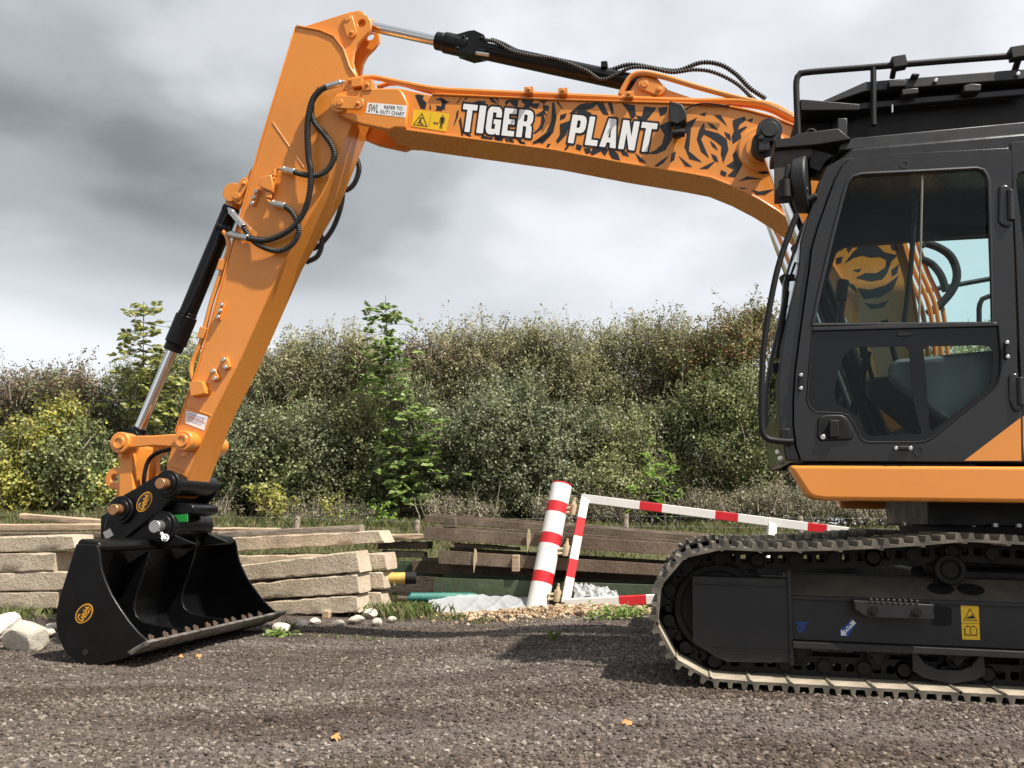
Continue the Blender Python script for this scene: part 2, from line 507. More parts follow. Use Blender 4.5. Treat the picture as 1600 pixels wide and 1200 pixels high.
def leafmat(name, rough=.5, trans=.35):
    m = bpy.data.materials.new(name); m.use_nodes = True
    nt = m.node_tree; b = nt.nodes['Principled BSDF']; out = nt.nodes['Material Output']
    at = nt.nodes.new('ShaderNodeAttribute'); at.attribute_name = 'Col'
    nt.links.new(at.outputs['Color'], b.inputs['Base Color'])
    b.inputs['Roughness'].default_value = rough
    b.inputs['Specular IOR Level'].default_value = .35
    tl = nt.nodes.new('ShaderNodeBsdfTranslucent')
    nt.links.new(at.outputs['Color'], tl.inputs['Color'])
    mx = nt.nodes.new('ShaderNodeMixShader'); mx.inputs[0].default_value = trans
    nt.links.new(b.outputs[0], mx.inputs[1]); nt.links.new(tl.outputs[0], mx.inputs[2])
    nt.links.new(mx.outputs[0], out.inputs['Surface'])
    return m
M['leaf'] = leafmat('leaves', .45, .3)
M['grass'] = leafmat('grass_blades', .6, .3)

# ------------------------------------------------------------------ ground
def sst(a, b, x):
    t = np.clip((x - a) / (b - a), 0, 1)
    return t * t * (3 - 2 * t)
_rs = np.random.RandomState(3)
_wv = [(_rs.uniform(.4, 5), _rs.uniform(0, 6.28), _rs.uniform(0, 6.28)) for _ in range(26)]
def ground_h(x, y, fine=True):
    x = np.asarray(x, float); y = np.asarray(y, float)
    du = (x - EX_O.x) * EF.x + (y - EX_O.y) * EF.y
    dv = (x - EX_O.x) * EL.x + (y - EX_O.y) * EL.y
    h = .15 * sst(1.3, 3.5, du) * (1 - sst(1.6, 3.2, dv))
    h = h + .06 * sst(1.35, 2.15, dv) + .79 * sst(11.3, 13.6, y)
    if fine:
        w = np.zeros_like(h)
        for k, a, ph in _wv:
            w += np.sin(k * (x * math.cos(a) + y * math.sin(a)) + ph) / (1 + k)
        amp = .012 * (1 - sst(2.4, 3.6, du) * (1 - sst(1.5, 2.5, dv)) * sst(-1.9, -1.5, dv))
        # loose ridge thrown up beside the near track, and wheel ruts
        h = h + amp * w + .035 * np.exp(-((dv + 2.0) / .28) ** 2) * sst(3.6, 4.6, du)
    return h
def gz(x, y):
    return float(ground_h(x, y))
def build_ground():
    xs = np.unique(np.concatenate([np.linspace(-2500, -40, 8), np.linspace(-40, -9, 14), np.arange(-9, 9, .07), np.linspace(9, 40, 14), np.linspace(40, 2500, 8)]))
    ys = np.unique(np.concatenate([np.linspace(-2500, -30, 6), np.linspace(-30, 1, 14), np.arange(1, 12, .07), np.arange(12, 22, .3), np.linspace(22, 60, 12), np.linspace(60, 3000, 10)]))
    X, Y = np.meshgrid(xs, ys)
    Zh = ground_h(X, Y)
    far = (np.abs(X) > 30) | (Y > 40) | (Y < -10)
    vs = np.stack([X.ravel(), Y.ravel(), Zh.ravel()], 1)
    nx, ny = len(xs), len(ys)
    i = np.arange(nx * ny).reshape(ny, nx)
    fs = np.stack([i[:-1, :-1].ravel(), i[:-1, 1:].ravel(), i[1:, 1:].ravel(), i[1:, :-1].ravel()], 1)
    me = bpy.data.meshes.new('ground')
    me.from_pydata(vs.tolist(), [], fs.tolist())
    me.shade_smooth()
    m, nt, b = nodes_of('gravel_ground')
    t = nt.nodes.new('ShaderNodeTexCoord')
    vec = t.outputs['Object']
    mpg = nt.nodes.new('ShaderNodeMapping'); mpg.inputs['Scale'].default_value = (.45, 1.5, 1); mpg.inputs['Rotation'].default_value = (0, 0, R(8)); nt.links.new(vec, mpg.inputs['Vector'])
    n1 = noise_node(nt, 1.15, 6, .62, .5, mpg.outputs[0])
    n2 = noise_node(nt, 38, 6, .7, 0, vec)
    vo = nt.nodes.new('ShaderNodeTexVoronoi'); vo.inputs['Scale'].default_value = 55
    nt.links.new(vec, vo.inputs['Vector'])
    r1 = ramp_node(nt, [(.36, (.062, .049, .041)), (.5, (.098, .082, .071)), (.66, (.150, .132, .118))])
    nt.links.new(n1.outputs['Fac'], r1.inputs['Fac'])
    r2 = ramp_node(nt, [(.25, (.45, .45, .45)), (.75, (1.5, 1.45, 1.4))])
    nt.links.new(n2.outputs['Fac'], r2.inputs['Fac'])
    mx = nt.nodes.new('ShaderNodeMix'); mx.data_type = 'RGBA'; mx.blend_type = 'MULTIPLY'; mx.inputs['Factor'].default_value = .8
    nt.links.new(r1.outputs['Color'], mx.inputs['A']); nt.links.new(r2.outputs['Color'], mx.inputs['B'])
    # the bank behind is soil and grass roots
    sp = nt.nodes.new('ShaderNodeSeparateXYZ'); nt.links.new(vec, sp.inputs[0])
    mr = nt.nodes.new('ShaderNodeMapRange'); mr.inputs['From Min'].default_value = 10.4; mr.inputs['From Max'].default_value = 11.6
    nt.links.new(sp.outputs['Y'], mr.inputs['Value'])
    r3 = ramp_node(nt, [(.35, (.07, .06, .035)), (.65, (.12, .13, .05))])
    nt.links.new(n2.outputs['Fac'], r3.inputs['Fac'])
    mx2 = nt.nodes.new('ShaderNodeMix'); mx2.data_type = 'RGBA'
    nt.links.new(mr.outputs[0], mx2.inputs['Factor']); nt.links.new(mx.outputs['Result'], mx2.inputs['A']); nt.links.new(r3.outputs['Color'], mx2.inputs['B'])
    nt.links.new(mx2.outputs['Result'], b.inputs['Base Color'])
    b.inputs['Roughness'].default_value = .9
    b.inputs['Specular IOR Level'].default_value = .25
    bp = nt.nodes.new('ShaderNodeBump'); bp.inputs['Strength'].default_value = .9; bp.inputs['Distance'].default_value = .012
    ad = nt.nodes.new('ShaderNodeMath'); ad.operation = 'ADD'
    nt.links.new(n2.outputs['Fac'], ad.inputs[0]); nt.links.new(vo.outputs['Distance'], ad.inputs[1])
    nt.links.new(ad.outputs[0], bp.inputs['Height']); nt.links.new(bp.outputs[0], b.inputs['Normal'])
    me.materials.append(m)
    o = bpy.data.objects.new('ground', me); col.objects.link(o)
    o['kind'] = 'structure'
build_ground()

def pebble_mesh(name, seed, n_sub=1):
    rs = random.Random(seed)
    bm = bmesh.new()
    bmesh.ops.create_icosphere(bm, subdivisions=n_sub, radius=1)
    sx, sy, sz = rs.uniform(.75, 1.2), rs.uniform(.6, 1.0), rs.uniform(.4, .75)
    for q in bm.verts:
        k = rs.uniform(.72, 1.15)
        q.co = Vector((q.co.x * sx * k, q.co.y * sy * k, q.co.z * sz * k))
    me = bpy.data.meshes.new(name); bm.to_mesh(me); bm.free()
    return me
def scatter(name, pts, scales, protos, label, cat='gravel', seed=0):
    """one 'stuff' object: points carrying stone instances"""
    rs = np.random.RandomState(seed)
    me = bpy.data.meshes.new(name)
    me.from_pydata(pts.tolist(), [], [])
    a = me.attributes.new('size', 'FLOAT', 'POINT'); a.data.foreach_set('value', scales.astype(np.float32))
    rot = np.stack([rs.uniform(-.5, .5, len(pts)), rs.uniform(-.5, .5, len(pts)), rs.uniform(0, 6.28, len(pts))], 1).astype(np.float32)
    a = me.attributes.new('turn', 'FLOAT_VECTOR', 'POINT'); a.data.foreach_set('vector', rot.ravel())
    o = bpy.data.objects.new(name, me); col.objects.link(o)
    ng = bpy.data.node_groups.new(name + '_nodes', 'GeometryNodeTree')
    ng.interface.new_socket('Geometry', in_out='INPUT', socket_type='NodeSocketGeometry')
    ng.interface.new_socket('Geometry', in_out='OUTPUT', socket_type='NodeSocketGeometry')
    N = ng.nodes.new; L = ng.links.new
    gi = N('NodeGroupInput'); go = N('NodeGroupOutput')
    m2p = N('GeometryNodeMeshToPoints'); L(gi.outputs[0], m2p.inputs['Mesh'])
    cc = bpy.data.collections.new(name + '_stones')
    for k, (pm, mt) in enumerate(protos):
        pm.materials.append(mt)
        po = bpy.data.objects.new('stone_shape', pm); cc.objects.link(po)
    ci = N('GeometryNodeCollectionInfo'); ci.inputs['Collection'].default_value = cc
    ci.inputs['Separate Children'].default_value = True; ci.inputs['Reset Children'].default_value = True
    ip = N('GeometryNodeInstanceOnPoints'); ip.inputs['Pick Instance'].default_value = True
    L(m2p.outputs[0], ip.inputs['Points']); L(ci.outputs[0], ip.inputs['Instance'])
    s = N('GeometryNodeInputNamedAttribute'); s.data_type = 'FLOAT'; s.inputs['Name'].default_value = 'size'
    t = N('GeometryNodeInputNamedAttribute'); t.data_type = 'FLOAT_VECTOR'; t.inputs['Name'].default_value = 'turn'
    L(s.outputs['Attribute'], ip.inputs['Scale']); L(t.outputs['Attribute'], ip.inputs['Rotation'])
    ri_ = N('FunctionNodeRandomValue'); ri_.data_type = 'INT'
    ri_.inputs['Min'].default_value = 0 if 'Min' in ri_.inputs else 0
    for sck in ri_.inputs:
        if sck.type == 'INT' and sck.name == 'Min': sck.default_value = 0
        if sck.type == 'INT' and sck.name == 'Max': sck.default_value = len(protos) - 1
    outp = [q for q in ri_.outputs if q.type == 'INT'][0]
    L(outp, ip.inputs['Instance Index'])
    L(ip.outputs[0], go.inputs[0])
    md = o.modifiers.new('stones', 'NODES'); md.node_group = ng
    o['kind'] = 'stuff'; tag(o, label, cat)
    return o
def stonemat(name, stops, patch=False):
    m, nt, b = nodes_of(name)
    oi = nt.nodes.new('ShaderNodeObjectInfo')
    r = ramp_node(nt, stops)
    nt.links.new(oi.outputs['Random'], r.inputs['Fac'])
    n = noise_node(nt, 2.5, 5, .6)
    r2 = ramp_node(nt, [(.3, (.65, .64, .62)), (.7, (1.25, 1.25, 1.25))])
    nt.links.new(n.outputs['Fac'], r2.inputs['Fac'])
    mx = nt.nodes.new('ShaderNodeMix'); mx.data_type = 'RGBA'; mx.blend_type = 'MULTIPLY'; mx.inputs['Factor'].default_value = .8
    nt.links.new(r.outputs['Color'], mx.inputs['A']); nt.links.new(r2.outputs['Color'], mx.inputs['B'])
    res = mx.outputs['Result']
    if patch:       # muddy stretches of the yard: the stones there are coated with brown earth
        mp = nt.nodes.new('ShaderNodeMapping'); mp.inputs['Scale'].default_value = (.45, 1.5, 1); mp.inputs['Rotation'].default_value = (0, 0, R(8))
        nt.links.new(oi.outputs['Location'], mp.inputs['Vector'])
        n3 = noise_node(nt, 1.15, 6, .62, .5, mp.outputs[0])
        r3 = ramp_node(nt, [(.38, (.66, .58, .52)), (.52, (.94, .89, .85)), (.66, (1.18, 1.17, 1.16))])
        nt.links.new(n3.outputs['Fac'], r3.inputs['Fac'])
        m2 = nt.nodes.new('ShaderNodeMix'); m2.data_type = 'RGBA'; m2.blend_type = 'MULTIPLY'; m2.inputs['Factor'].default_value = 1
        nt.links.new(res, m2.inputs['A']); nt.links.new(r3.outputs['Color'], m2.inputs['B']); res = m2.outputs['Result']
    nt.links.new(res, b.inputs['Base Color'])
    b.inputs['Roughness'].default_value = .88; b.inputs['Specular IOR Level'].default_value = .3
    return m
M['gravel'] = stonemat('gravel_stone', [(0, (.048, .039, .034)), (.45, (.102, .085, .073)), (.8, (.16, .138, .121)), (.97, (.25, .225, .20)), (1, (.38, .355, .32))], True)
M['sandgravel'] = stonemat('sand_gravel_stone', [(0, (.20, .13, .075)), (.5, (.38, .27, .16)), (1, (.60, .50, .37))])
def gravel():
    rs = np.random.RandomState(11)
    P = []; S = []
    for (y0, y1, dens, smin, smax) in ((2.2, 3.4, 13000, .004, .0175), (3.4, 4.8, 9000, .0042, .0165), (4.8, 6.6, 5000, .0048, .015), (6.6, 9.2, 2200, .0055, .016)):
        hw0 = .68 * y1 + .5
        n = int(dens * (y1 - y0) * hw0 * 2)
        x = rs.uniform(-hw0, hw0, n); y = rs.uniform(y0, y1, n)
        # loose stones gather in drifts, thinner on the rolled strips
        k = np.zeros(n)
        for a, ang, ph in ((1.3, .4, 1), (2.1, 1.3, 2.2), (3.3, 1.1, .3), (.9, 1.7, 4), (5.1, 1.45, 2)):
            k += np.sin(a * (x * math.cos(ang) * .7 + y * math.sin(ang) * 2) + ph)
        k = .62 + .16 * k
        k = np.where(y < 3.3, np.maximum(k, .75), k)
        keep = rs.uniform(0, 1, n) < np.clip(k, .34, 1)
        x = x[keep]; y = y[keep]
        s = smin + (smax - smin) * rs.uniform(0, 1, len(x)) ** 3.0
        big = rs.uniform(0, 1, len(x)) < .006
        s[big] *= 1.8
        z = ground_h(x, y) + s * .15
        P.append(np.stack([x, y, z], 1)); S.append(s)
    P = np.concatenate(P); S = np.concatenate(S)
    scatter('gravel', P, S, [(pebble_mesh('stone%d' % k, k + 1), M['gravel']) for k in range(6)], 'loose dark grey crushed gravel covering the yard', 'gravel', 1)
    # sandy gravel heap at the foot of the gate
    n = 5200
    c = frame_w(P3(885, 966, 2.12))
    x = c.x + rs.normal(0, .62, n) + .15; y = c.y + rs.normal(0, .20, n) - (x - c.x) * .18
    hgt = .075 * np.exp(-((x - c.x - .15) / .9) ** 2 - ((y - c.y + (x - c.x) * .18) / .28) ** 2)
    s = .008 + .024 * rs.uniform(0, 1, n) ** 2.5
    z = ground_h(x, y) + hgt * rs.uniform(.2, 1, n)
    scatter('sand_gravel', np.stack([x, y, z], 1), s, [(pebble_mesh('sandstone%d' % k, k + 31), M['sandgravel']) for k in range(5)], 'heap of sandy yellow gravel at the foot of the gate post', 'gravel', 2)
gravel()

# ================================================================== EXCAVATOR
ex = empty('excavator', EX_O, -EX_A)
tag(ex, 'orange tracked excavator with charcoal cab, tiger-striped boom and wide black bucket', 'excavator')
ORA, BLK, GRY = M['orange'], M['black'], M['cabgrey']

def decal_map(quad, v):
    q = [P3(x, y, v) for x, y in quad]      # TL, TR, BR, BL
    def f(s, t):                             # s right, t up
        a = q[3].lerp(q[2], s); b = q[0].lerp(q[1], s)
        return a.lerp(b, t)
    return f
def decal(name, polys, fmap, material, parent):
    m = MB()
    for p in polys:
        m.add([fmap(s, t) for s, t in p], [tuple(range(len(p)))])
    return m.build(name, material, parent, smooth=0)
def text_polys(body, offset=0.0, shear=0.0):
    cu = bpy.data.curves.new('t', 'FONT'); cu.body = body; cu.size = 1; cu.offset = offset; cu.shear = shear
    cu.resolution_u = 4
    o = bpy.data.objects.new('t', cu); col.objects.link(o)
    dg = bpy.context.evaluated_depsgraph_get()
    me = bpy.data.meshes.new_from_object(o.evaluated_get(dg))
    vs = [v.co.copy() for v in me.vertices]; fs = [tuple(p.vertices) for p in me.polygons]
    bpy.data.objects.remove(o); bpy.data.curves.remove(cu); bpy.data.meshes.remove(me)
    x0 = min(v.x for v in vs); x1 = max(v.x for v in vs); y0 = min(v.y for v in vs); y1 = max(v.y for v in vs)
    return [((v.x - x0) / (x1 - x0), (v.y - y0) / (y1 - y0)) for v in vs], fs
def text_decal(name, body, fmap, box, material, parent, offset=0.0, shear=0.0):
    vs, fs = text_polys(body, offset, shear)
    s0, t0, s1, t1 = box
    m = MB(); m.add([fmap(s0 + (s1 - s0) * a, t0 + (t1 - t0) * b) for a, b in vs], fs)
    return m.build(name, material, parent, smooth=0)
def hose(name, pts, r, parent, ribbed=True, pitch=.017, mats=None):
    m = MB()
    if ribbed:
        path = catmull(pts, .004)
        L = 0; cps = [path[0]]; 
        # even resampling
        step = pitch / 4; acc = 0; out = [path[0]]
        for a, b in zip(path, path[1:]):
            d = (b - a).length
            while acc + d >= step:
                t = (step - acc) / d; a = a.lerp(b, t); d = (b - a).length; acc = 0; out.append(a.copy())
            acc += d
        rads = [r if (i % 4) < 2 else r * .78 for i in range(len(out))]
        m.tube(out, rads, 8)
        n = len(out) - 1
        for i in range(n):
            if (i % 4) in (2,):
                for k in range(8): m.m[i * 8 + k] = 1
        return m.build(name, [M['rubber'], M['hoseedge']], parent, smooth=50)
    m.tube(catmull(pts, .03), r, 10)
    return m.build(name, mats or M['rubber'], parent)

# ------------------------------------------------------------ boom
VB = -.165
top_px = [(600, 138), (622, 137.5), (675, 149), (867, 157.5), (1055, 163), (1130, 167), (1167, 174), (1205, 184), (1242, 199), (1290, 222), (1335, 258), (1375, 305), (1402, 360), (1420, 420), (1432, 500), (1444, 610), (1440, 650)]
bot_px = [(1412, 668), (1388, 640), (1368, 560), (1340, 480), (1300, 410), (1242, 349), (1216, 330), (1186, 311), (1149, 292), (1111, 277), (1074, 270), (980, 255), (867, 234), (680, 209), (617, 200), (600, 198)]
m = MB(); m.prism(UL(top_px + bot_px, VB), VB, -VB)
boom = m.build('boom', ORA, ex, bevel=.006)
lo = UL(bot_px[1:], VB)
m = MB(); m.strip(list(reversed(lo)), -.014, VB - .022, -VB + .022)
m.build('bottom_flange', ORA, boom, bevel=.003)
m = MB(); m.strip(UL(top_px[2:], VB), .012, VB - .018, -VB + .018)
m.build('top_flange', ORA, boom, bevel=.003)
nose = Z1([(465, 640), (474, 606), (505, 582), (560, 568), (735, 549), (890, 549), (916, 575), (948, 640), (934, 800), (872, 796), (830, 812), (660, 776), (570, 742), (500, 700)])
for v0, v1 in ((-.215, -.168), (.168, .215)):
    m = MB(); m.prism(UL(nose, -.215), v0, v1)
    m.build('nose_plate', ORA, boom, bevel=.012)
c = U(530, 161.5, -.24)
for va, vb in ((-.245, -.20), (.20, .245)):
    m = MB(); m.cyl((c[0], va, c[1]), (c[0], vb, c[1]), .075, n=32); m.build('nose_boss', ORA, boom, bevel=.006)
m = MB(); m.prism(obround(U(531, 160, -.25), U(559, 162, -.25), .052), -.262, -.243)
m.cyl((*[U(531, 160, -.262)[0]], -.27, U(531, 160, -.262)[1]), (U(531, 160, -.262)[0], -.255, U(531, 160, -.262)[1]), .026)
p = U(559, 162, -.262); m.bolt((p[0], -.255, p[1]), (0, -1, 0), .016, .03)
m.build('pin_retainer', ORA, boom, bevel=.004)
# diagonal stiffener weld line on the nose side and web seam
m = MB(); m.prism(UL([(632, 147), (634, 147), (632, 199), (630, 199)], VB - .004), VB - .004, VB)
m.build('weld_seam', ORA, boom)

# lettering
GL = {
 'T': [[(0, 1), (1, 1), (1, .80), (.68, .80), (.68, 0), (.32, 0), (.32, .80), (0, .80)]],
 'I': [[(0, 1), (1, 1), (1, 0), (0, 0)]],
 'E': [[(0, 1), (1, 1), (1, .81), (.42, .81), (.42, .61), (.92, .61), (.92, .42), (.42, .42), (.42, .19), (1, .19), (1, 0), (0, 0)]],
 'L': [[(0, 1), (.44, 1), (.44, .20), (1, .20), (1, 0), (0, 0)]],
 'N': [[(0, 1), (.36, 1), (.66, .46), (.66, 1), (1, 1), (1, 0), (.66, 0), (.34, .56), (.34, 0), (0, 0)]],
 'G': [[(.0, .2), (.0, .8), (.07, .93), (.22, 1), (.78, 1), (.93, .93), (1, .8), (1, .63), (.62, .63), (.62, .80), (.38, .80), (.38, .2), (.62, .2), (.62, .38), (.5, .38), (.5, .55), (1, .55), (1, 0), (.76, 0), (.72, .06), (.6, 0), (.22, 0), (.07, .07)]],
 'R': [[(0, 0), (0, 1), (.72, 1), (.9, .95), (.99, .82), (.99, .62), (.92, .52), (.82, .48), (.93, .43), (.98, .33), (.98, .06), (1.0, 0), (.64, 0), (.61, .07), (.61, .34), (.56, .41), (.38, .41), (.38, 0)], [(.38, .58), (.56, .58), (.61, .63), (.61, .78), (.56, .83), (.38, .83)]],
 'P': [[(0, 0), (0, 1), (.72, 1), (.9, .95), (1, .82), (1, .56), (.9, .43), (.72, .38), (.39, .38), (.39, 0)], [(.39, .56), (.56, .56), (.61, .61), (.61, .77), (.56, .82), (.39, .82)]],
 'A': [[(0, 0), (.28, 1), (.72, 1), (1, 0), (.64, 0), (.60, .17), (.40, .17), (.36, 0)], [(.43, .34), (.57, .34), (.50, .70)]],
}
def word(text, widths, quad, name):
    fm = decal_map(quad, VB - .004); fb = decal_map(quad, VB - .0025)
    tot = sum(widths[c] for c in text) + .14 * (len(text) - 1)
    x = 0
    for c in text:
        w = widths[c]
        tr = lambda p: ((x + p[0] * w) / tot, p[1])
        loops = [[tr(p) for p in l] for l in GL[c]]
        ot = .115
        m = MB()
        for l in loops:
            k = len(l)
            for i in range(k):
                a = Vector(l[i]); b = Vector(l[(i + 1) % k])
                sx = tot            # s units to glyph-height units
                A = Vector((a.x * sx, a.y * 1.55)); B = Vector((b.x * sx, b.y * 1.55))
                d = (B - A)
                if d.length < 1e-6: continue
                d.normalize(); nrm = Vector((-d.y, d.x)) * ot
                for cc in (A, B):
                    ds = [(cc.x + ot * math.cos(q * .7854), cc.y + ot * math.sin(q * .7854)) for q in range(8)]
                    m.add([fb(q[0] / sx, q[1] / 1.55) for q in ds], [tuple(range(8))])
                qd = [A + nrm, B + nrm, B - nrm, A - nrm]
                m.add([fb(q.x / sx, q.y / 1.55) for q in qd], [(0, 1, 2, 3)])
        m.build('letter_outline', M['decal'], boom, smooth=0)
        m = MB()
        flat = [p for l in loops for p in l]
        tris = tessellate_polygon([[Vector((p[0], p[1], 0)) for p in l] for l in loops])
        m.add([fm(*p) for p in flat], [tuple(t) for t in tris])
        m.build('letter', M['white'], boom, smooth=0)
        x += w + .14
WD = {'T': .93, 'I': .42, 'G': .92, 'E': .78, 'R': .95, 'P': .92, 'L': .74, 'A': 1.0, 'N': .98}
word('TIGER', WD, [(724.5, 162), (835, 173), (829.5, 216), (718.5, 205)], 'tiger')
word('PLANT', WD, [(895, 179), (1028, 193), (1019, 238.5), (887, 223)], 'plant')

# tiger stripes
st8 = [
 [(475,155),(500,150),(545,160),(535,185),(565,215),(555,265),(520,260),(500,215)],
 [(600,225),(605,270),(592,270),(595,235)],
 [(645,185),(690,172),(725,190),(738,215),(722,240),(722,275),(705,270),(695,285),(640,280),(655,255),(645,235),(660,240),(690,245),(695,215),(680,195),(650,195)],
 [(850,175),(862,170),(830,215),(812,222)], [(895,172),(920,170),(870,205),(862,208)],
 [(820,290),(835,280),(830,330),(800,400),(795,395),(812,340)], [(838,370),(855,340),(870,450),(870,500),(858,495),(850,430)],
 [(1090,180),(1120,180),(1170,235),(1150,225),(1110,210)], [(1140,178),(1160,178),(1175,225)],
 [(950,215),(1000,200),(1060,205),(1050,225),(960,226)],
 [(1030,490),(1050,490),(1085,505),(1115,500),(1115,540),(1085,530),(1060,525),(1020,525)],
 [(1150,500),(1210,505),(1190,555),(1155,540)], [(1215,505),(1240,520),(1250,550),(1235,550)],
 [(1320,520),(1350,520),(1370,570),(1395,582),(1360,570)],
 [(1240,195),(1290,190),(1330,195),(1320,250),(1290,240),(1260,210),(1230,240),(1225,210)],
 [(1370,190),(1460,185),(1440,240),(1400,270),(1370,260),(1390,230),(1360,210)], [(1500,200),(1575,200),(1545,225)],
 [(1475,320),(1530,285),(1550,255),(1560,300),(1575,330),(1545,310),(1555,370),(1535,430),(1480,470),(1450,475),(1500,430),(1520,390),(1525,330),(1490,330)],
 [(1450,545),(1530,500),(1600,460),(1600,490),(1545,545),(1530,560),(1510,535)], [(1590,560),(1600,565),(1555,605),(1548,605)],
 [(880,470),(905,470),(940,490),(935,500),(900,490)],
]
st4 = [
 [(486,355),(494,352),(503,415),(490,470),(445,508),(405,517),(440,487),(462,470),(482,425)],
 [(505,345),(515,345),(532,375),(525,370)], [(560,392),(600,357),(640,348),(605,377),(572,392)],
 [(640,352),(682,346),(655,370),(632,377),(602,392),(592,387)], [(520,440),(562,425),(545,480),(512,515),(505,505),(520,480)],
 [(530,555),(553,520),(560,525),(540,555)], [(455,545),(470,520),(480,520),(465,545)],
 [(590,395),(625,380),(650,392),(640,402),(600,405)], [(672,352),(700,350),(722,398),(700,395)],
 [(720,350),(738,352),(745,390),(735,395)], [(780,352),(830,360),(835,400),(818,418),(808,390)],
 [(840,400),(863,404),(870,365),(920,370),(905,390),(880,420),(850,420)], [(930,370),(968,365),(960,395),(938,402)],
 [(930,445),(975,425),(965,390),(985,450),(986,500),(960,545),(922,562),(880,562),(918,545),(945,520),(955,480),(943,462)],
 [(660,530),(700,528),(720,545),(705,570),(690,550),(648,572)], [(725,532),(760,560),(770,590),(738,582),(725,560)],
 [(835,558),(870,588),(880,600),(850,592)], [(910,615),(940,590),(972,570),(950,600),(925,614)],
 [(1040,440),(1090,415),(1065,460),(1060,520),(1057,545),(1110,590),(1060,577),(1040,530),(1050,480),(1030,470)],
 [(1015,570),(1050,598),(1070,615),(1043,612)], [(1103,622),(1172,588),(1135,624)],
 [(1090,500),(1100,460),(1120,430),(1125,460),(1180,475),(1215,500),(1222,545),(1200,600),(1190,560),(1193,530),(1170,510),(1140,490),(1120,480),(1108,500),(1125,540),(1142,580),(1108,552)],
 [(1145,505),(1167,525),(1178,547),(1155,530)], [(1163,400),(1190,400),(1216,445),(1195,427)],
 [(1240,420),(1290,405),(1295,420),(1268,440),(1262,460),(1295,445),(1300,450),(1272,475),(1276,495),(1240,520),(1235,490),(1245,465),(1240,440)],
 [(1265,540),(1279,560),(1276,610),(1250,655),(1218,650),(1245,625),(1215,610),(1245,590),(1240,565)],
 [(1345,456),(1385,437),(1447,452),(1400,449),(1370,452)], [(1263,676),(1300,655),(1367,668),(1310,667)],
 [(1318,710),(1350,718),(1410,708),(1372,732),(1340,731)], [(1430,770),(1450,782),(1475,770),(1470,806),(1450,792)],
]
st4 += [
 [(20, 338), (35, 335), (60, 345), (38, 352)], [(250, 470), (275, 490), (262, 512), (246, 500)], [(300, 492), (322, 500), (330, 520), (308, 512)], [(345, 505), (372, 512), (382, 532), (356, 522)],
 [(400, 352), (436, 350), (425, 372), (404, 368)], [(448, 356), (474, 362), (470, 384), (452, 376)], [(522, 400), (548, 392), (540, 412), (520, 420)], [(590, 520), (612, 528), (604, 548), (586, 540)],
 [(620, 540), (642, 536), (650, 556), (628, 562)], [(770, 545), (796, 552), (808, 572), (782, 566)], [(1100, 396), (1130, 388), (1124, 404)], [(1135, 430), (1160, 440), (1178, 462), (1150, 452)],
 [(1205, 470), (1228, 480), (1232, 506), (1214, 492)], [(1150, 560), (1172, 572), (1180, 596), (1160, 586)], [(1192, 628), (1215, 640), (1208, 656), (1188, 646)], [(1080, 640), (1110, 650), (1098, 660)], [(1300, 420), (1325, 412), (1318, 430)], [(1285, 500), (1300, 510), (1296, 530)],
 [(1000, 420), (1016, 412), (1014, 450), (1000, 470)], [(985, 560), (1002, 552), (996, 586), (980, 596)], [(1238, 690), (1266, 700), (1300, 704), (1262, 712)], [(1340, 640), (1372, 632), (1400, 642), (1368, 646)],
]
st7 = [
 [(330, 700), (372, 690), (362, 730), (330, 740)], [(400, 640), (430, 600), (442, 622), (415, 660)], [(690, 600), (730, 610), (740, 650), (705, 640)], [(440, 780), (500, 770), (480, 792)], [(700, 780), (748, 742), (735, 800), (705, 820)],
 [(520, 1000), (600, 1010), (680, 980), (640, 1030), (560, 1040)], [(400, 860), (450, 880), (470, 930), (430, 900)], [(640, 430), (690, 420), (720, 470), (680, 470)], [(500, 440), (550, 410), (545, 450), (510, 470)],
 [(320,560),(380,550),(400,590),(370,640),(310,655)], [(470,560),(520,500),(548,530),(480,592)],
 [(380,740),(440,660),(500,605),(560,595),(610,620),(650,660),(740,680),(700,720),(670,800),(640,840),(560,855),(460,830),(520,800),(600,800),(660,760),(665,710),(620,690),(560,695),(500,680),(440,700)],
 [(480,900),(560,912),(660,880),(740,820),(700,910),(620,960),(520,970)], [(590,390),(640,395),(600,470),(560,480)],
 [(600,540),(640,500),(700,540),(720,570),(650,582)], [(420,470),(470,480),(455,540),(420,520)],
]
def stripes(lists):
    for zl, polys in lists:
        for pl in polys:
            cx_ = sum(p[0] for p in pl) / len(pl); cy_ = sum(p[1] for p in pl) / len(pl); kk = 1.08 if len(pl) < 12 else 1.0
            pl = [(cx_ + (p[0] - cx_) * kk, cy_ + (p[1] - cy_) * kk) for p in pl]
            m = MB(); m.sheet(UL(zl(pl), VB - .0012), VB - .0012)
            o = m.build('tiger_stripe', M['decal'], boom, smooth=0)
            md = o.modifiers.new('t', 'TRIANGULATE'); md.ngon_method = 'BEAUTY'
stripes([(Z8b, st8), (Z4, st4), (Z7, st7)])

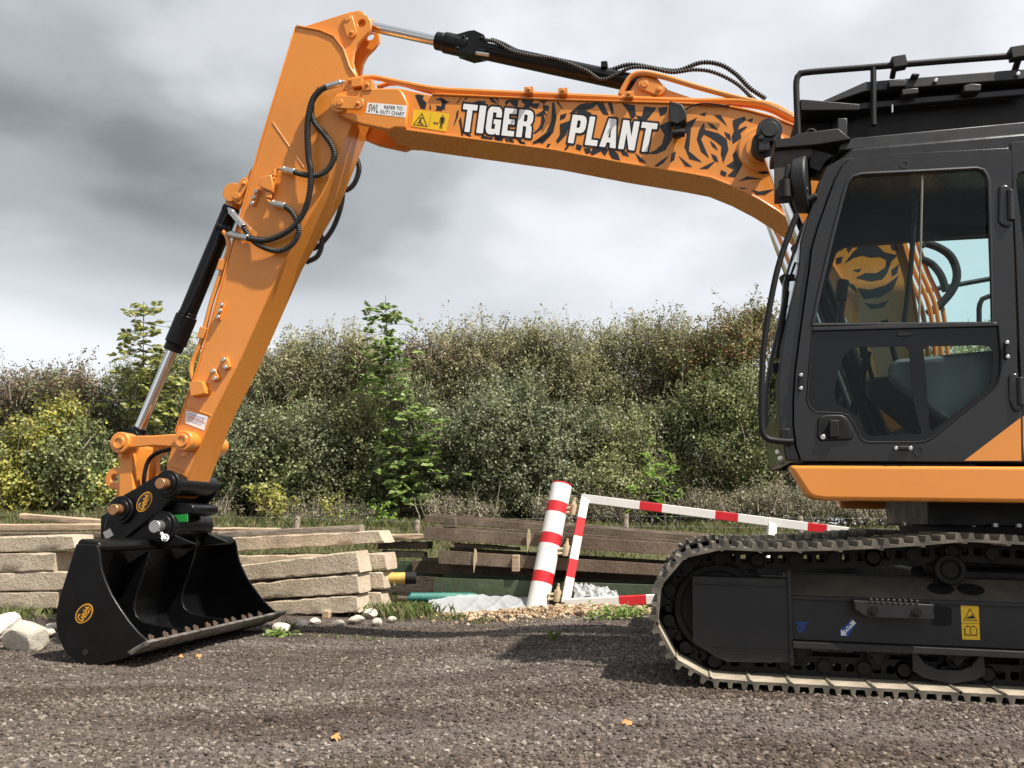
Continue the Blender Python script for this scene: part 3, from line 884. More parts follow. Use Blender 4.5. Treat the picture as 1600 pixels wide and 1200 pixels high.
# stickers on the boom
def sticker(name, quad, v, material, parent):
    fm = decal_map(quad, v)
    decal(name, [[(0, 0), (1, 0), (1, 1), (0, 1)]], fm, material, parent)
    return decal_map(quad, v - .0015)
q = Z1([(697, 640), (943, 660), (935, 735), (685, 706)])
f = sticker('lifting_sticker', q, -.2165, M['white'], boom)
text_decal('sticker_text', 'SWL', f, (.05, .16, .31, .88), M['decal'], boom, .006)
text_decal('sticker_text', 'REFER TO', f, (.44, .57, .90, .88), M['decal'], boom, .006)
text_decal('sticker_text', 'DUTY CHART', f, (.36, .12, .96, .44), M['decal'], boom, .006)
q = Z1([(984, 682), (1210, 712), (1190, 822), (970, 788)])
f = sticker('warning_sticker', q, VB - .003, M['yellow'], boom)
def tri_frame(f, s0, t0, s1, t1, w, parent):
    mid = (s0 + s1) / 2
    o = [(s0, t0), (s1, t0), (mid, t1)]
    cx = mid; cy = t0 + (t1 - t0) / 3
    i = [(cx + (a - cx) * (1 - w), cy + (b - cy) * (1 - w)) for a, b in o]
    decal('warning_triangle', [[o[k], o[(k + 1) % 3], i[(k + 1) % 3], i[k]] for k in range(3)], f, M['decal'], parent)
tri_frame(f, .04, .10, .46, .86, .16, boom)
decal('warning_symbol', [[(.21, .52), (.30, .52), (.29, .58), (.21, .58)], [(.22, .5), (.26, .42), (.25, .32), (.33, .22), (.29, .2), (.22, .28), (.17, .22), (.15, .25), (.21, .34), (.20, .44)], [(.17, .18), (.36, .18), (.36, .2), (.17, .2)]], f, M['decal'], boom)
decal('person_symbol', [[(.83 + .02 * math.cos(k * .7854), .84 + .055 * math.sin(k * .7854)) for k in range(8)], [(.77, .76), (.89, .76), (.90, .44), (.875, .44), (.872, .66), (.865, .66), (.865, .12), (.84, .12), (.832, .44), (.825, .44), (.82, .12), (.795, .12), (.795, .66), (.785, .66), (.782, .44), (.76, .44)]], f, M['decal'], boom)
decal('arrow_symbol', [[(.60, .38), (.64, .48), (.64, .40), (.70, .40), (.70, .48), (.74, .38), (.70, .28), (.70, .36), (.64, .36), (.64, .28)], [(.50, .1), (.505, .1), (.505, .9), (.50, .9)]], f, M['decal'], boom)

# pipes along the boom
def pipe(pts, r, parent, name='hydraulic_pipe', material=None, step=.05):
    m = MB(); m.tube(catmull(pts, step), r, 10)
    return m.build(name, material or ORA, parent)
pv = -.15
pipe([P3(x, y, pv) for x, y in [(545, 127), (562, 123), (584, 121), (610, 126), (680, 139), (740, 143), (867, 149), (1055, 157), (1150, 158), (1200, 163), (1225, 174), (1250, 190), (1300, 222)]], .021, boom)
pipe([P3(x, y, -.10) for x, y in [(590, 136), (620, 130), (680, 145), (740, 150), (867, 154), (1055, 161), (1150, 163), (1198, 170), (1222, 181), (1250, 197), (1300, 228)]], .019, boom)
pipe([P3(x, y, -.05) for x, y in [(680, 143), (867, 151), (1055, 158), (1150, 162), (1210, 172), (1260, 200)]], .019, boom)
pipe([P3(x, y, -.15) for x, y in [(969, 148), (978, 131), (988, 118), (1006, 114), (1036, 120), (1090, 136), (1149, 152), (1200, 165), (1236, 182), (1290, 216)]], .021, boom)
for dvv, dxx in ((-.12, 0), (-.04, 12), (.05, 22), (.13, 32)):
    pipe([P3(x + dxx, y, dvv) for x, y in [(1280, 208), (1325, 240), (1366, 300), (1392, 352), (1415, 420), (1440, 480), (1450, 560)]], .016, boom)
for x, y in ((828, 146), (881, 148), (983, 153)):
    p = P3(x, y, -.16); m = MB(); m.box((p.x, -.14, p.z), (.07, .16, .05)); m.bolt((p.x, -.22, p.z), (0, -1, 0), .012, .02)
    m.build('pipe_clamp', ORA, boom, bevel=.004)
m = MB(); p = P3(560, 128, -.2); m.box((p.x, -.2, p.z - .02), (.09, .07, .07)); p = P3(575, 135, -.2); m.box((p.x, -.19, p.z), (.08, .07, .09))
m.bolt((p.x, -.225, p.z), (0, -1, 0), .014, .02); m.build('pipe_bracket', ORA, boom, bevel=.005)
# arm-cylinder bracket on the boom
br = [(980, 158), (985, 140), (996, 123), (1008, 117), (1025, 119), (1034, 130), (1044, 140), (1085, 154), (1085, 163)]
for v0, v1 in ((-.13, -.10), (.10, .13)):
    m = MB(); m.prism(UL(br, -.13), v0, v1); m.build('cylinder_bracket', ORA, boom, bevel=.006)
m = MB(); m.prism(obround(U(1007, 132, -.14), U(1029, 141, -.14), .046), -.155, -.13); p = U(1007, 132, -.15); m.cyl((p[0], -.165, p[1]), (p[0], -.15, p[1]), .028)
p = U(1029, 141, -.15); m.bolt((p[0], -.15, p[1]), (0, -1, 0), .018, .03); m.build('pin_retainer', ORA, boom, bevel=.004)
# boom-cylinder pin boss, near side
p = U(1197, 228, -.20)
m = MB()
bc = U(1190, 232, VB - .01)
m.cyl((bc[0], VB - .02, bc[1]), (bc[0], VB + .01, bc[1]), .165, .172, 40); m.build('boss_plate', ORA, boom, bevel=.01)
m = MB(); m.cyl((bc[0], VB - .035, bc[1]), (bc[0], -.02, bc[1]), .115, .125, 36); m.build('pin_boss', ORA, boom, bevel=.008)
m = MB(); m.cyl((p[0], -.46, p[1]), (p[0], -.17, p[1]), .085, n=28); m.cyl((p[0], -.475, p[1]), (p[0], -.46, p[1]), .055, n=24)
m.bolt((p[0] - .06, -.46, p[1] - .06), (0, -1, 0), .016, .02); m.box((p[0] - .04, -.452, p[1] - .10), (.07, .02, .09))
m.build('cylinder_pin', M['frame'], boom, bevel=.005)
# work light
m = MB()
lp = UL([(1046, 160), (1066, 165), (1073, 178), (1072, 190), (1062, 196), (1048, 192), (1045, 178)], -.24)
m.prism(lp, -.27, -.17)
lamp = m.build('work_light', M['flatblack'], boom, bevel=.01)
m = MB(); a = P3(1058, 194, -.22); b = P3(1059, 214, -.22)
m.box((a.x, -.215, (a.z + b.z) / 2), (.05, .06, a.z - b.z)); m.cyl((b.x - .04, -.235, b.z + .02), (b.x + .05, -.235, b.z + .02), .03, n=14); m.build('lamp_bracket', M['flatblack'], lamp, bevel=.005)
m = MB(); m.sheet(UL([(1047, 166), (1047, 189), (1060, 193), (1062, 170)], -.2725), -.2725); m.build('lamp_lens', M['lamp'], lamp)
hose('lamp_cable', [P3(1070, 172, -.2), P3(1085, 164, -.2), P3(1105, 162, -.2), P3(1140, 166, -.2)], .006, boom, False)

# ------------------------------------------------------------ arm-cylinder
def cylinder(name, p0, p1, rb, rr, t0, t1, tg, parent=ex, head=1.22):
    """barrel from p0 end; rod reaches p1"""
    p0 = Vector(p0); p1 = Vector(p1)
    L = lambda t: p0.lerp(p1, t)
    m = MB(); m.cyl(L(t0), L(tg), rb, n=32); m.cyl(L(tg - .012), L(tg), rb * 1.06, n=32)
    m.cyl(L(tg), L(t1), rb * head, n=32); m.cyl(L(t1), L(t1 + .03), rb * head * .86, n=32)
    b = m.build(name, BLK, parent, bevel=.006)
    m = MB(); m.cyl(L(t1), L(.975), rr, n=28); m.build('rod', M['chrome'], b)
    m = MB()
    m.cyl(p1 - Vector((0, .08, 0)), p1 + Vector((0, .08, 0)), rr * 1.75, n=28); m.cyl(L(.955), L(.985), rr * 1.35, n=24)
    m.build('rod_eye', ORA if name == 'arm_cylinder' else BLK, b, bevel=.004)
    m = MB(); m.cyl(p0 - Vector((0, .085, 0)), p0 + Vector((0, .085, 0)), rb * 1.15, n=28); m.cyl(p0, L(t0 + .01), rb * .95, n=24)
    m.build('base_eye', ORA if name == 'bucket_cylinder' else BLK, b, bevel=.004)
    return b
ac = cylinder('arm_cylinder', P3(1008, 134, 0), P3(563, 38, 0), .068, .043, .05, .685, .60)
m = MB()
hp = UL([(709, 57), (733, 50), (742, 49), (757, 56), (764, 70), (758, 84), (736, 88), (712, 80)], -.05)
m.prism(hp, -.07, .06)
for x, y in ((714, 62), (714, 76), (724, 58), (752, 60)):
    q_ = P3(x, y, -.07); m.bolt(q_, (0, -1, 0), .012, .018)
m.build('port_block', BLK, ac, bevel=.006)
hose('cylinder_hose', [P3(x, y, -.07) for x, y in [(757, 62), (775, 66), (800, 80), (835, 88), (870, 93), (915, 110), (938, 124), (960, 118), (985, 106), (1015, 106), (1050, 113), (1085, 109), (1115, 113), (1150, 130), (1176, 154)]], .016, ac, True, .02)
hose('cylinder_hose', [P3(x, y, -.02) for x, y in [(768, 62), (785, 68), (812, 81), (850, 90), (900, 100), (945, 110), (985, 101), (1030, 108), (1060, 110), (1095, 98), (1125, 101), (1150, 116), (1172, 138), (1196, 154)]], .019, ac, True, .02)
pipe([P3(x, y, -.06) for x, y in [(752, 72), (800, 83), (860, 97), (930, 113), (980, 124)]], .014, ac, 'cylinder_pipe', BLK)
m = MB(); p = P3(945, 106, -.02); m.box((p.x, -.02, p.z), (.05, .12, .05)); m.build('hose_clamp', BLK, ac, bevel=.005)
m = MB(); a = P3(744, 83, -.08); b = P3(764, 86, -.08); m.cyl(a, b, .014, n=12); m.build('hose_fitting', M['steel'], ac); m = MB(); a = P3(1174, 150, -.05); b = P3(1186, 160, -.08); m.cyl(a, b, .021, n=12); m.build('hose_fitting', M['steel'], ac)

# ------------------------------------------------------------ arm
VA = -.148
arm_px = [(463, 42), (409, 220), (360, 395), (312, 566), (287, 637), (275, 675), (260, 726), (262, 742), (275, 766), (287, 765), (331, 650), (376, 560), (445, 404), (507, 297), (550, 190), (562, 160), (566, 140), (558, 122), (545, 105), (536, 78), (521, 58), (500, 49)]
m = MB(); m.prism(UL(arm_px, VA), VA, -VA); arm = m.build('arm', ORA, ex, bevel=.006)
ear = [(466, 44), (510, 30), (548, 18), (562, 19), (573, 24), (579.5, 33), (579, 44), (572, 54), (560, 66), (553, 80), (551, 96), (555, 114), (563, 130), (545, 130), (520, 80), (490, 60)]
for v0, v1 in ((-.115, -.08), (.08, .115)):
    m = MB(); m.prism(UL(ear, -.115), v0, v1, holes=[arc(U(565, 36, -.115), .034, 0, 345, 20)]); m.build('cylinder_ear', ORA, arm, bevel=.005)
m = MB(); m.prism(obround(U(543, 29, -.13), U(549, 51, -.13), .044), -.135, -.115); p = U(543, 29, -.135); m.cyl((p[0], -.142, p[1]), (p[0], -.13, p[1]), .025); p = U(549, 51, -.135); m.bolt((p[0], -.135, p[1]), (0, -1, 0), .014, .02)
m.build('pin_retainer', ORA, arm, bevel=.004)
# edge flanges of the box section
m = MB(); m.strip(UL([(463, 42), (500, 49), (521, 58), (536, 78), (545, 105), (556, 122)], VA), .014, VA - .012, -VA + .012)
m.build('head_flange', ORA, arm, bevel=.003)
m = MB(); m.strip(UL([(287, 765), (331, 650), (376, 560), (445, 404), (507, 297), (550, 190)], VA), -.010, VA - .010, -VA + .002); m.build('back_flange', ORA, arm, bevel=.003)
m = MB(); m.strip(UL([(463, 42), (409, 220), (360, 395), (312, 566), (275, 675)], VA), -.010, VA - .008, -VA + .008); m.build('front_flange', ORA, arm, bevel=.003)
def weld(pl):
    m = MB()
    for a, b in zip(pl, pl[1:]):
        m.cyl(P3(*a, VA), P3(*b, VA), .006, n=6)
    m.build('weld_seam', ORA, arm)
weld([(426, 191), (475, 262)]); weld([(289, 634), (331, 650)]); weld([(265, 728), (290, 736)]); weld([(287, 637), (289, 634)])
# bucket-cylinder lugs on the front of the arm
lug = Z2([(935, 30), (905, 110), (845, 200), (780, 275), (768, 305), (785, 335), (815, 348), (838, 325), (870, 260), (935, 90)])
for v0, v1 in ((-.13, -.095), (.095, .13)):
    m = MB(); m.prism(UL(lug, -.13), v0, v1); m.build('cylinder_lug', ORA, arm, bevel=.006)
m = MB(); m.prism(obround(U(370, 306, -.14), U(381, 287, -.14), .044), -.15, -.13); p = U(370, 306, -.15); m.cyl((p[0], -.16, p[1]), (p[0], -.14, p[1]), .028); p = U(381, 287, -.15); m.bolt((p[0], -.15, p[1]), (0, -1, 0), .015, .02); m.build('pin_retainer', ORA, arm, bevel=.004)
# bolted clamp pads
def pad(pts, bolts):
    m = MB(); m.prism(UL(pts, VA), VA - .028, VA + .005); o = m.build('clamp_pad', ORA, arm, bevel=.005)
    for x, y in bolts:
        m = MB(); m.cyl(P3(x, y, VA - .026), P3(x, y, VA - .026) + Vector((0, -.02, 0)), .017, n=12)
        m.build('bolt', M['steel'], arm, bevel=.004)
pad([(402, 296), (408, 298), (400, 323), (394, 320)], [(401, 300), (398, 309), (395, 318)])
pad([(348, 475), (352, 478), (346, 501), (340, 499)], [(347, 477), (344.5, 486), (342, 496)])
pad(Z2B([(1112, 355), (1145, 348), (1158, 395), (1150, 406), (1128, 410), (1108, 382)]), Z2B([(1121, 360), (1130, 397)]))
pad(Z2B([(1060, 412), (1085, 405), (1103, 452), (1095, 464), (1070, 470), (1056, 440)]), Z2B([(1068, 416), (1077, 454)]))
m = MB(); m.prism(UL(Z2B([(955, 478), (990, 462), (1025, 472), (1038, 530), (1000, 538), (962, 545)]), VA - .03), VA - .06, VA + .005)
m.build('manifold', ORA, arm, bevel=.006)
m = MB(); m.prism(UL(Z2([(940, 210), (1000, 195), (1010, 245), (1000, 285), (945, 262), (932, 250)]), VA - .03), VA - .075, VA + .005); p = P3(420, 301, VA - .04); m.cyl(p, p + Vector((0, 0, -.05)), .026, n=12); m.cyl(P3(428, 276, VA - .04), P3(430, 266, VA - .04), .022, n=12)
m.build('valve_block', ORA, arm, bevel=.006)
pipe([P3(x, y, VA - .045) for x, y in [(428, 280), (429, 270), (434, 264), (442, 264)]], .011, arm, 'elbow_pipe')
pipe([P3(x, y, VA - .045) for x, y in [(417, 300), (416, 309), (420, 315), (426, 317)]], .013, arm, 'elbow_pipe')
pipe([P3(x, y, -.12) for x, y in [(349, 362), (356, 372), (357, 390), (350, 412), (343, 434), (331, 470), (318, 520), (310, 545), (301, 565), (299, 580), (303, 597), (307, 602)]], .019, arm)
for x, y in ((348, 415), (318, 521)):
    m = MB(); p = P3(x, y, -.12); m.box(p, (.06, .06, .09), Matrix.Rotation(R(15), 3, 'Y')); m.build('pipe_clamp', ORA, arm, bevel=.004)
# hoses
VH = -.235
hz = lambda l, v=VH: [P3(x, y, v) for x, y in l]
H1 = [(512, 135), (500, 142), (488, 158), (481.5, 185), (480.5, 212), (482, 245), (485.5, 265), (484, 300), (473, 335), (450, 361), (416, 375), (387, 372)]
hose('ribbed_hose', [P3(x, y, -.235 if i < 8 else -.21) for i, (x, y) in enumerate(H1)], .026, arm)
H2 = [(500, 139), (489, 155), (486, 172), (492, 192), (507, 210), (519, 228), (522, 245), (513, 264), (495, 274), (475, 273), (460, 269)]
hose('ribbed_hose', [P3(x, y, -.20 - (.02 if i > 7 else 0)) for i, (x, y) in enumerate(H2)], .024, arm)
H3 = [(445, 322), (456, 331), (465, 348), (466, 366), (454, 384), (433, 392), (407, 384), (391, 371), (380, 355)]
hose('ribbed_hose', [P3(x, y, -.205 if i != 7 else -.18) for i, (x, y) in enumerate(H3)], .023, arm)
for H, vv in (([(546, 232), (556, 246), (561, 264), (554, 286), (541, 297), (528, 292)], .2), ([(530, 262), (535, 298), (532, 325), (520, 357), (501, 382), (485, 390)], .22), ([(497, 355), (503, 378), (496, 400), (478, 410)], .2)):
    hose('ribbed_hose', hz(H, vv), .024, arm)
def ferrule(a, b, va, vb, r=.026):
    m = MB(); A = P3(*a, va); B = P3(*b, vb); m.cyl(A, B, r, r * 1.02, 16); m.cyl(A.lerp(B, -.18), A, r * .62, n=10); m.cyl(A.lerp(B, .06), A.lerp(B, .14), r * 1.12, n=16)
    m.build('hose_ferrule', M['steel'], arm, bevel=.003)
ferrule((534, 129), (510, 136), -.215, -.235); ferrule((443, 265), (461, 269), VA - .045, -.218); ferrule((426, 317.5), (446, 322), VA - .045, -.205)
ferrule((361, 330), (381, 355), -.12, -.205); ferrule((360, 366), (388, 372), -.14, -.21)
# white safety sticker
q = [(291, 641), (325, 651), (319, 672.5), (289, 661)]
f = sticker('safety_sticker', q, VA - .003, M['white'], arm)
mr_ = mat('faint_red_print', [(.55, .25, .28)], rough=.5); mb_ = mat('faint_blue_print', [(.32, .34, .55)], rough=.5)
for k, (t, mm, s1) in enumerate(((.80, mb_, .92), (.62, mr_, .88), (.48, mr_, .94), (.30, mb_, .80))):
    polys = []
    s = .08; rr = random.Random(k)
    while s < s1:
        w = rr.uniform(.04, .13); polys.append([(s, t - .04), (min(s + w, s1), t - .04), (min(s + w, s1), t + .04), (s, t + .04)]); s += w + .025
    decal('sticker_print', polys, f, mm, arm)

# ------------------------------------------------------------ bucket cylinder, linkage
bc_ = cylinder('bucket_cylinder', P3(370, 306, 0), P3(212, 686, 0), .070, .044, .05, .615, .50)
pipe([P3(x, y, -.09) for x, y in [(358, 330), (347, 352), (330, 400), (300, 470), (290, 490)]], .013, bc_, 'cylinder_pipe', BLK)
m = MB(); p = P3(357, 327, -.08); m.box(p, (.075, .08, .05), Matrix.Rotation(R(25), 3, 'Y')); p = P3(347, 356, -.09); m.build('port_block', BLK, bc_, bevel=.006); m = MB(); m.cyl(p + Vector((-.05, 0, .015)), p + Vector((.05, 0, -.015)), .028, n=14); m.build('port_fitting', BLK, bc_, bevel=.006)
lk = None
for sgn in (-1, 1):
    v0, v1 = sgn * .20, sgn * .245
    va, vb = min(v0, v1), max(v0, v1)
    A = U(190, 692, -.245); B = U(288, 689, -.245)
    m = MB()
    d = (Vector(B) - Vector(A)).normalized(); nn = Vector((-d.y, d.x))
    m.prism([tuple(Vector(A) + nn * .055), tuple(Vector(A).lerp(Vector(B), .5) + nn * .05), tuple(Vector(B) + nn * .06), tuple(Vector(B) - nn * .05), tuple(Vector(A).lerp(Vector(B), .5) - nn * .028), tuple(Vector(A) - nn * .045)], va, vb)
    o = m.build('side_link', ORA, ex, bevel=.008)
    for q, rr in ((A, .083), (B, .08)):
        m = MB(); m.cyl((q[0], sgn * .14, q[1]), (q[0], sgn * .275, q[1]), rr, n=32); m.build('link_boss', ORA, o, bevel=.008)
    for q in (A, B):
        m = MB(); m.cyl((q[0], sgn * .275, q[1]), (q[0], sgn * .285, q[1]), .052, n=28); m.ring((q[0], sgn * .283, q[1]), (q[0], sgn * .292, q[1]), .05, .03, 24)
        m.build('pin_cap', ORA, o, bevel=.003)
        m = MB(); m.box((q[0] + .0, sgn * .235, q[1] - .095), (.035, .035, .05)); m.build('pin_lock', ORA, o, bevel=.003)
A = U(190, 692, 0); Bp = U(181, 797, -.2)
m = MB()
for va, vb in ((-.19, -.13), (.13, .19)):
    m.prism(UL([(187, 690), (205, 700), (206, 740), (210, 775), (220, 800), (180, 812), (186, 770)], -.19), va, vb)
m.prism(UL([(207, 700), (231, 698), (232, 704), (224, 730), (219, 768), (218, 800), (190, 805)], -.02), -.13, .13, holes=[rounded(UL([(208, 705), (217, 704), (219, 713), (209, 714)], -.02), .02)])
tl = m.build('tipping_link', ORA, ex, bevel=.008)
m = MB(); c = U(180, 748, 0); m.ring((c[0] + .015, -.03, c[1]), (c[0] + .015, .03, c[1]), .085, .035, 28); m.build('lifting_eye', ORA, tl, bevel=.006)
m = MB(); c = U(256, 757, -.2); m.cyl((c[0], -.20, c[1]), (c[0], .2, c[1]), .105, n=36); m.build('arm_tip_boss', ORA, ex, bevel=.008)
hose('hitch_hose', [P3(x, y, -.10) for x, y in [(266, 702), (247, 707), (233, 718), (227, 735), (225, 755), (228, 775)]], .017, ex, False)

# ------------------------------------------------------------ quick hitch
hp = Z7b([(0, 1165), (10, 1050), (40, 960), (75, 905), (105, 885), (180, 842), (290, 775), (345, 742), (400, 742), (438, 770), (450, 815), (440, 862), (405, 900), (320, 985), (190, 1085), (130, 1135), (90, 1165)])
qh = None
for va, vb in ((-.285, -.245), (.245, .285)):
    m = MB(); m.prism(UL(hp, -.285), va, vb)
    o = m.build('hitch_plate', BLK, ex, bevel=.010)
    if qh is None: qh = o
m = MB()
m.prism(UL(Z7b([(60, 1000), (200, 930), (380, 860), (420, 900), (390, 990), (300, 1160), (60, 1170)]), -.1), -.245, .245)
hb = m.build('hitch_body', BLK, ex, bevel=.008)
m = MB(); m.prism(UL(Z7b([(385, 925), (420, 918), (530, 930), (545, 950), (538, 985), (470, 1000), (380, 985)]), -.16), -.18, .18)
m.prism(UL(Z7b([(545, 985), (570, 1040), (545, 1160), (520, 1190), (440, 1190), (500, 1060), (510, 1000)]), .12), .12, .2)
m.prism(UL(Z7b([(300, 1010), (350, 985), (400, 1000), (410, 1060), (385, 1190), (290, 1190), (275, 1100)]), -.2), -.24, -.16)
m.build('hitch_claw', BLK, hb, bevel=.010)
def pin(cx, cy, r1, r2, material, parent, vb=-.30):
    m = MB(); c = U(cx, cy, vb - .06); m.cyl((c[0], vb - .035, c[1]), (c[0], .3, c[1]), r1, n=30); m.ring((c[0], vb - .02, c[1]), (c[0], vb + .012, c[1]), r1 * 1.28, r1 * .9, 30)
    m.build('pin_collar', BLK, parent, bevel=.006)
    m = MB(); m.cyl((c[0], vb - .105, c[1]), (c[0], vb - .02, c[1]), r2, n=26); m.build('pin_end', material, parent, bevel=.006)
pin(255, 756, .082, .042, M['bronze'], qh); pin(182, 796.5, .082, .042, M['bronze'], qh); pin(246.5, 823, .095, .048, M['steel'], qh, -.26)
m = MB(); f = decal_map([(268, 805), (294, 803), (294, 815), (269, 816)], -.175); m.add([f(0, 0) + Vector((0, -.012, 0)), f(1, 0) + Vector((0, -.012, 0)), f(1, 1) + Vector((0, -.012, 0)), f(0, 1) + Vector((0, -.012, 0)), f(0, 0), f(1, 0), f(1, 1), f(0, 1)], [(0, 1, 2, 3), (4, 5, 1, 0), (5, 6, 2, 1), (6, 7, 3, 2), (7, 4, 0, 3)])
m.build('green_indicator', M['green'], hb)
m = MB(); a = P3(270, 824, -.17); b = P3(296, 819, .02); m.cyl(a, b, .045, n=24); a2 = P3(276, 826, -.17); m.build('locking_cylinder', M['frame'], hb, bevel=.004)
m = MB(); m.cyl(P3(252, 833, -.33), P3(259, 843, -.35), .012, n=10); m.ring(P3(258, 840, -.345), P3(258, 840, -.335), .028, .018, 14); m.build('safety_clip', M['white'], hb)
def logo(cx, cy, rx, ry, ang, v, parent):
    c = P3(cx, cy, v); d = 1
    A = P3(cx + rx * math.cos(R(ang)), cy - rx * math.sin(R(ang)), v) - c; B = P3(cx - ry * math.sin(R(ang)), cy - ry * math.cos(R(ang)), v) - c
    def ell(k, off): return [c + A * (k * math.cos(t * .2244)) + B * (k * math.sin(t * .2244)) + Vector((0, off, 0)) for t in range(28)]
    m = MB(); m.add(ell(1, 0), [tuple(range(28))]); o = m.build('logo_ring', M['logo'], parent, smooth=0)
    m = MB(); m.add(ell(.86, -.0012), [tuple(range(28))]); m.build('logo_field', M['decal'], parent, smooth=0)
    vs, fs = text_polys('Geith', .022, .25)
    m = MB(); m.add([c + A * (-.74 + 1.48 * s) + B * (-.52 + 1.02 * t) + Vector((0, -.0024, 0)) for s, t in vs], fs); m.build('logo_text', M['logo'], parent, smooth=0)
logo(225.5, 784, 17.5, 10, 58, -.2865, qh)
q = Z7b([(3, 1095), (45, 1070), (65, 1110), (20, 1138)]); sticker('serial_plate', q, -.2865, M['steel'], qh)

# ------------------------------------------------------------ bucket
VBK = .92
side = Z3([(168, 600), (262, 604), (272, 640), (275, 680), (283, 722), (300, 770), (326, 828), (362, 886), (402, 944), (440, 990), (470, 1018), (500, 1040), (470, 1070), (415, 1103), (365, 1118), (320, 1128), (285, 1138), (250, 1142), (220, 1140), (190, 1134), (160, 1118), (130, 1095), (108, 1062), (90, 1020), (80, 980), (77, 940), (80, 895), (90, 850), (108, 790), (130, 720), (150, 655)])
su = UL(side, -VBK)
bk = None
for va, vb in ((-VBK, -VBK + .022), (VBK - .022, VBK)):
    m = MB(); m.prism(su, va, vb); o = m.build('bucket_side_plate', BLK, ex, bevel=.006)
    if bk is None: bk = o
shell = su[0:1] + list(reversed(su[13:]))         # top of back, down round the heel to the lip
shell = [su[0]] + [su[i] for i in range(len(su) - 1, 11, -1)]
shell_in = []
m = MB()
m.strip([tuple(Vector(p)) for p in catmull([Vector((a, b, 0)) for a, b in shell], .04) and [(q.x, q.y) for q in catmull([Vector((a, b, 0)) for a, b in shell], .04)]], .022, -VBK + .02, VBK - .02)
sh = m.build('bucket_shell', BLK, ex, smooth=50)
# ribs inside
outer = [(q.x, q.y) for q in catmull([Vector((a, b, 0)) for a, b in shell], .04)]
ribf = UL(Z3([(500, 625), (490, 665), (470, 735), (448, 800), (433, 850), (430, 890), (440, 920), (470, 948), (560, 968), (640, 980), (690, 992)]), -.31)
for v in (-.31, .31):
    lip = su[11]
    poly = ribf + [(su[12][0] - .01, su[12][1] + .012)] + [(p[0], p[1]) for p in reversed(outer[4:-3])]
    m = MB(); m.prism(poly, v - .011, v + .011); m.build('bucket_rib', BLK, sh, bevel=.004)
# top beam, lip
t0, t1 = su[0], su[1]
m = MB(); m.prism([(t0[0] - .015, t0[1] + .01), (t0[0] + .01, t0[1] + .035), (t1[0] - .01, t1[1] + .02), (t1[0] + .012, t1[1] - .015), (t1[0] - .005, t1[1] - .05), (t0[0] + .02, t0[1] - .06)], -VBK + .024, VBK - .024)
m.build('bucket_top_beam', BLK, sh, bevel=.012)
l0 = Vector(su[11]); l1 = Vector(su[12])
lip = UL([(205, 1023.5), (240, 1004), (237, 998), (203, 1014)], -.95)
a = Vector(U(206, 1024, -.97)); b = Vector(U(235, 1008, -.95)); dd = (b - a).normalized(); nn = Vector((-dd.y, dd.x))
blade = [tuple(a), tuple(b), tuple(b + dd * .03 + nn * .012), tuple(b + nn * .035), tuple(a - dd * .02 + nn * .035)]
m = MB(); m.prism(blade, -.98, .98); bl = m.build('cutting_edge', M['blade'], sh, bevel=.006)
for k in range(12):
    v = -.74 + k * 1.5 / 11 + (.02 if k % 2 else -.01)
    p = a.lerp(b, .35) + nn * .035
    m = MB(); m.cyl((p.x - .03, v, p.y), (p.x - .03 + nn.x * .04, v, p.y + nn.y * .04), .024, n=6); m.cyl((p.x - .03, v, p.y), (p.x - .03 + nn.x * .055, v, p.y + nn.y * .055), .013, n=10)
    m.build('edge_bolt', M['rustbolt'], bl)
logo(131.5, 958.5, 17.5, 11.5, 52, -VBK - .0015, bk)
c = P3(133.5, 1019, -VBK); m = MB(); m.cyl(c + Vector((0, -.004, 0)), c + Vector((0, .001, 0)), .022, n=6); m.build('drain_plug', M['frame'], bk)
# hitch ears welded on the bucket
for v in (-.24, .24):
    m = MB(); m.prism(UL(Z3([(265, 610), (300, 560), (420, 470), (500, 450), (560, 500), (600, 560), (690, 600), (560, 615)]), -.28), v - .018, v + .018); m.build('bucket_ear', BLK, sh, bevel=.006)

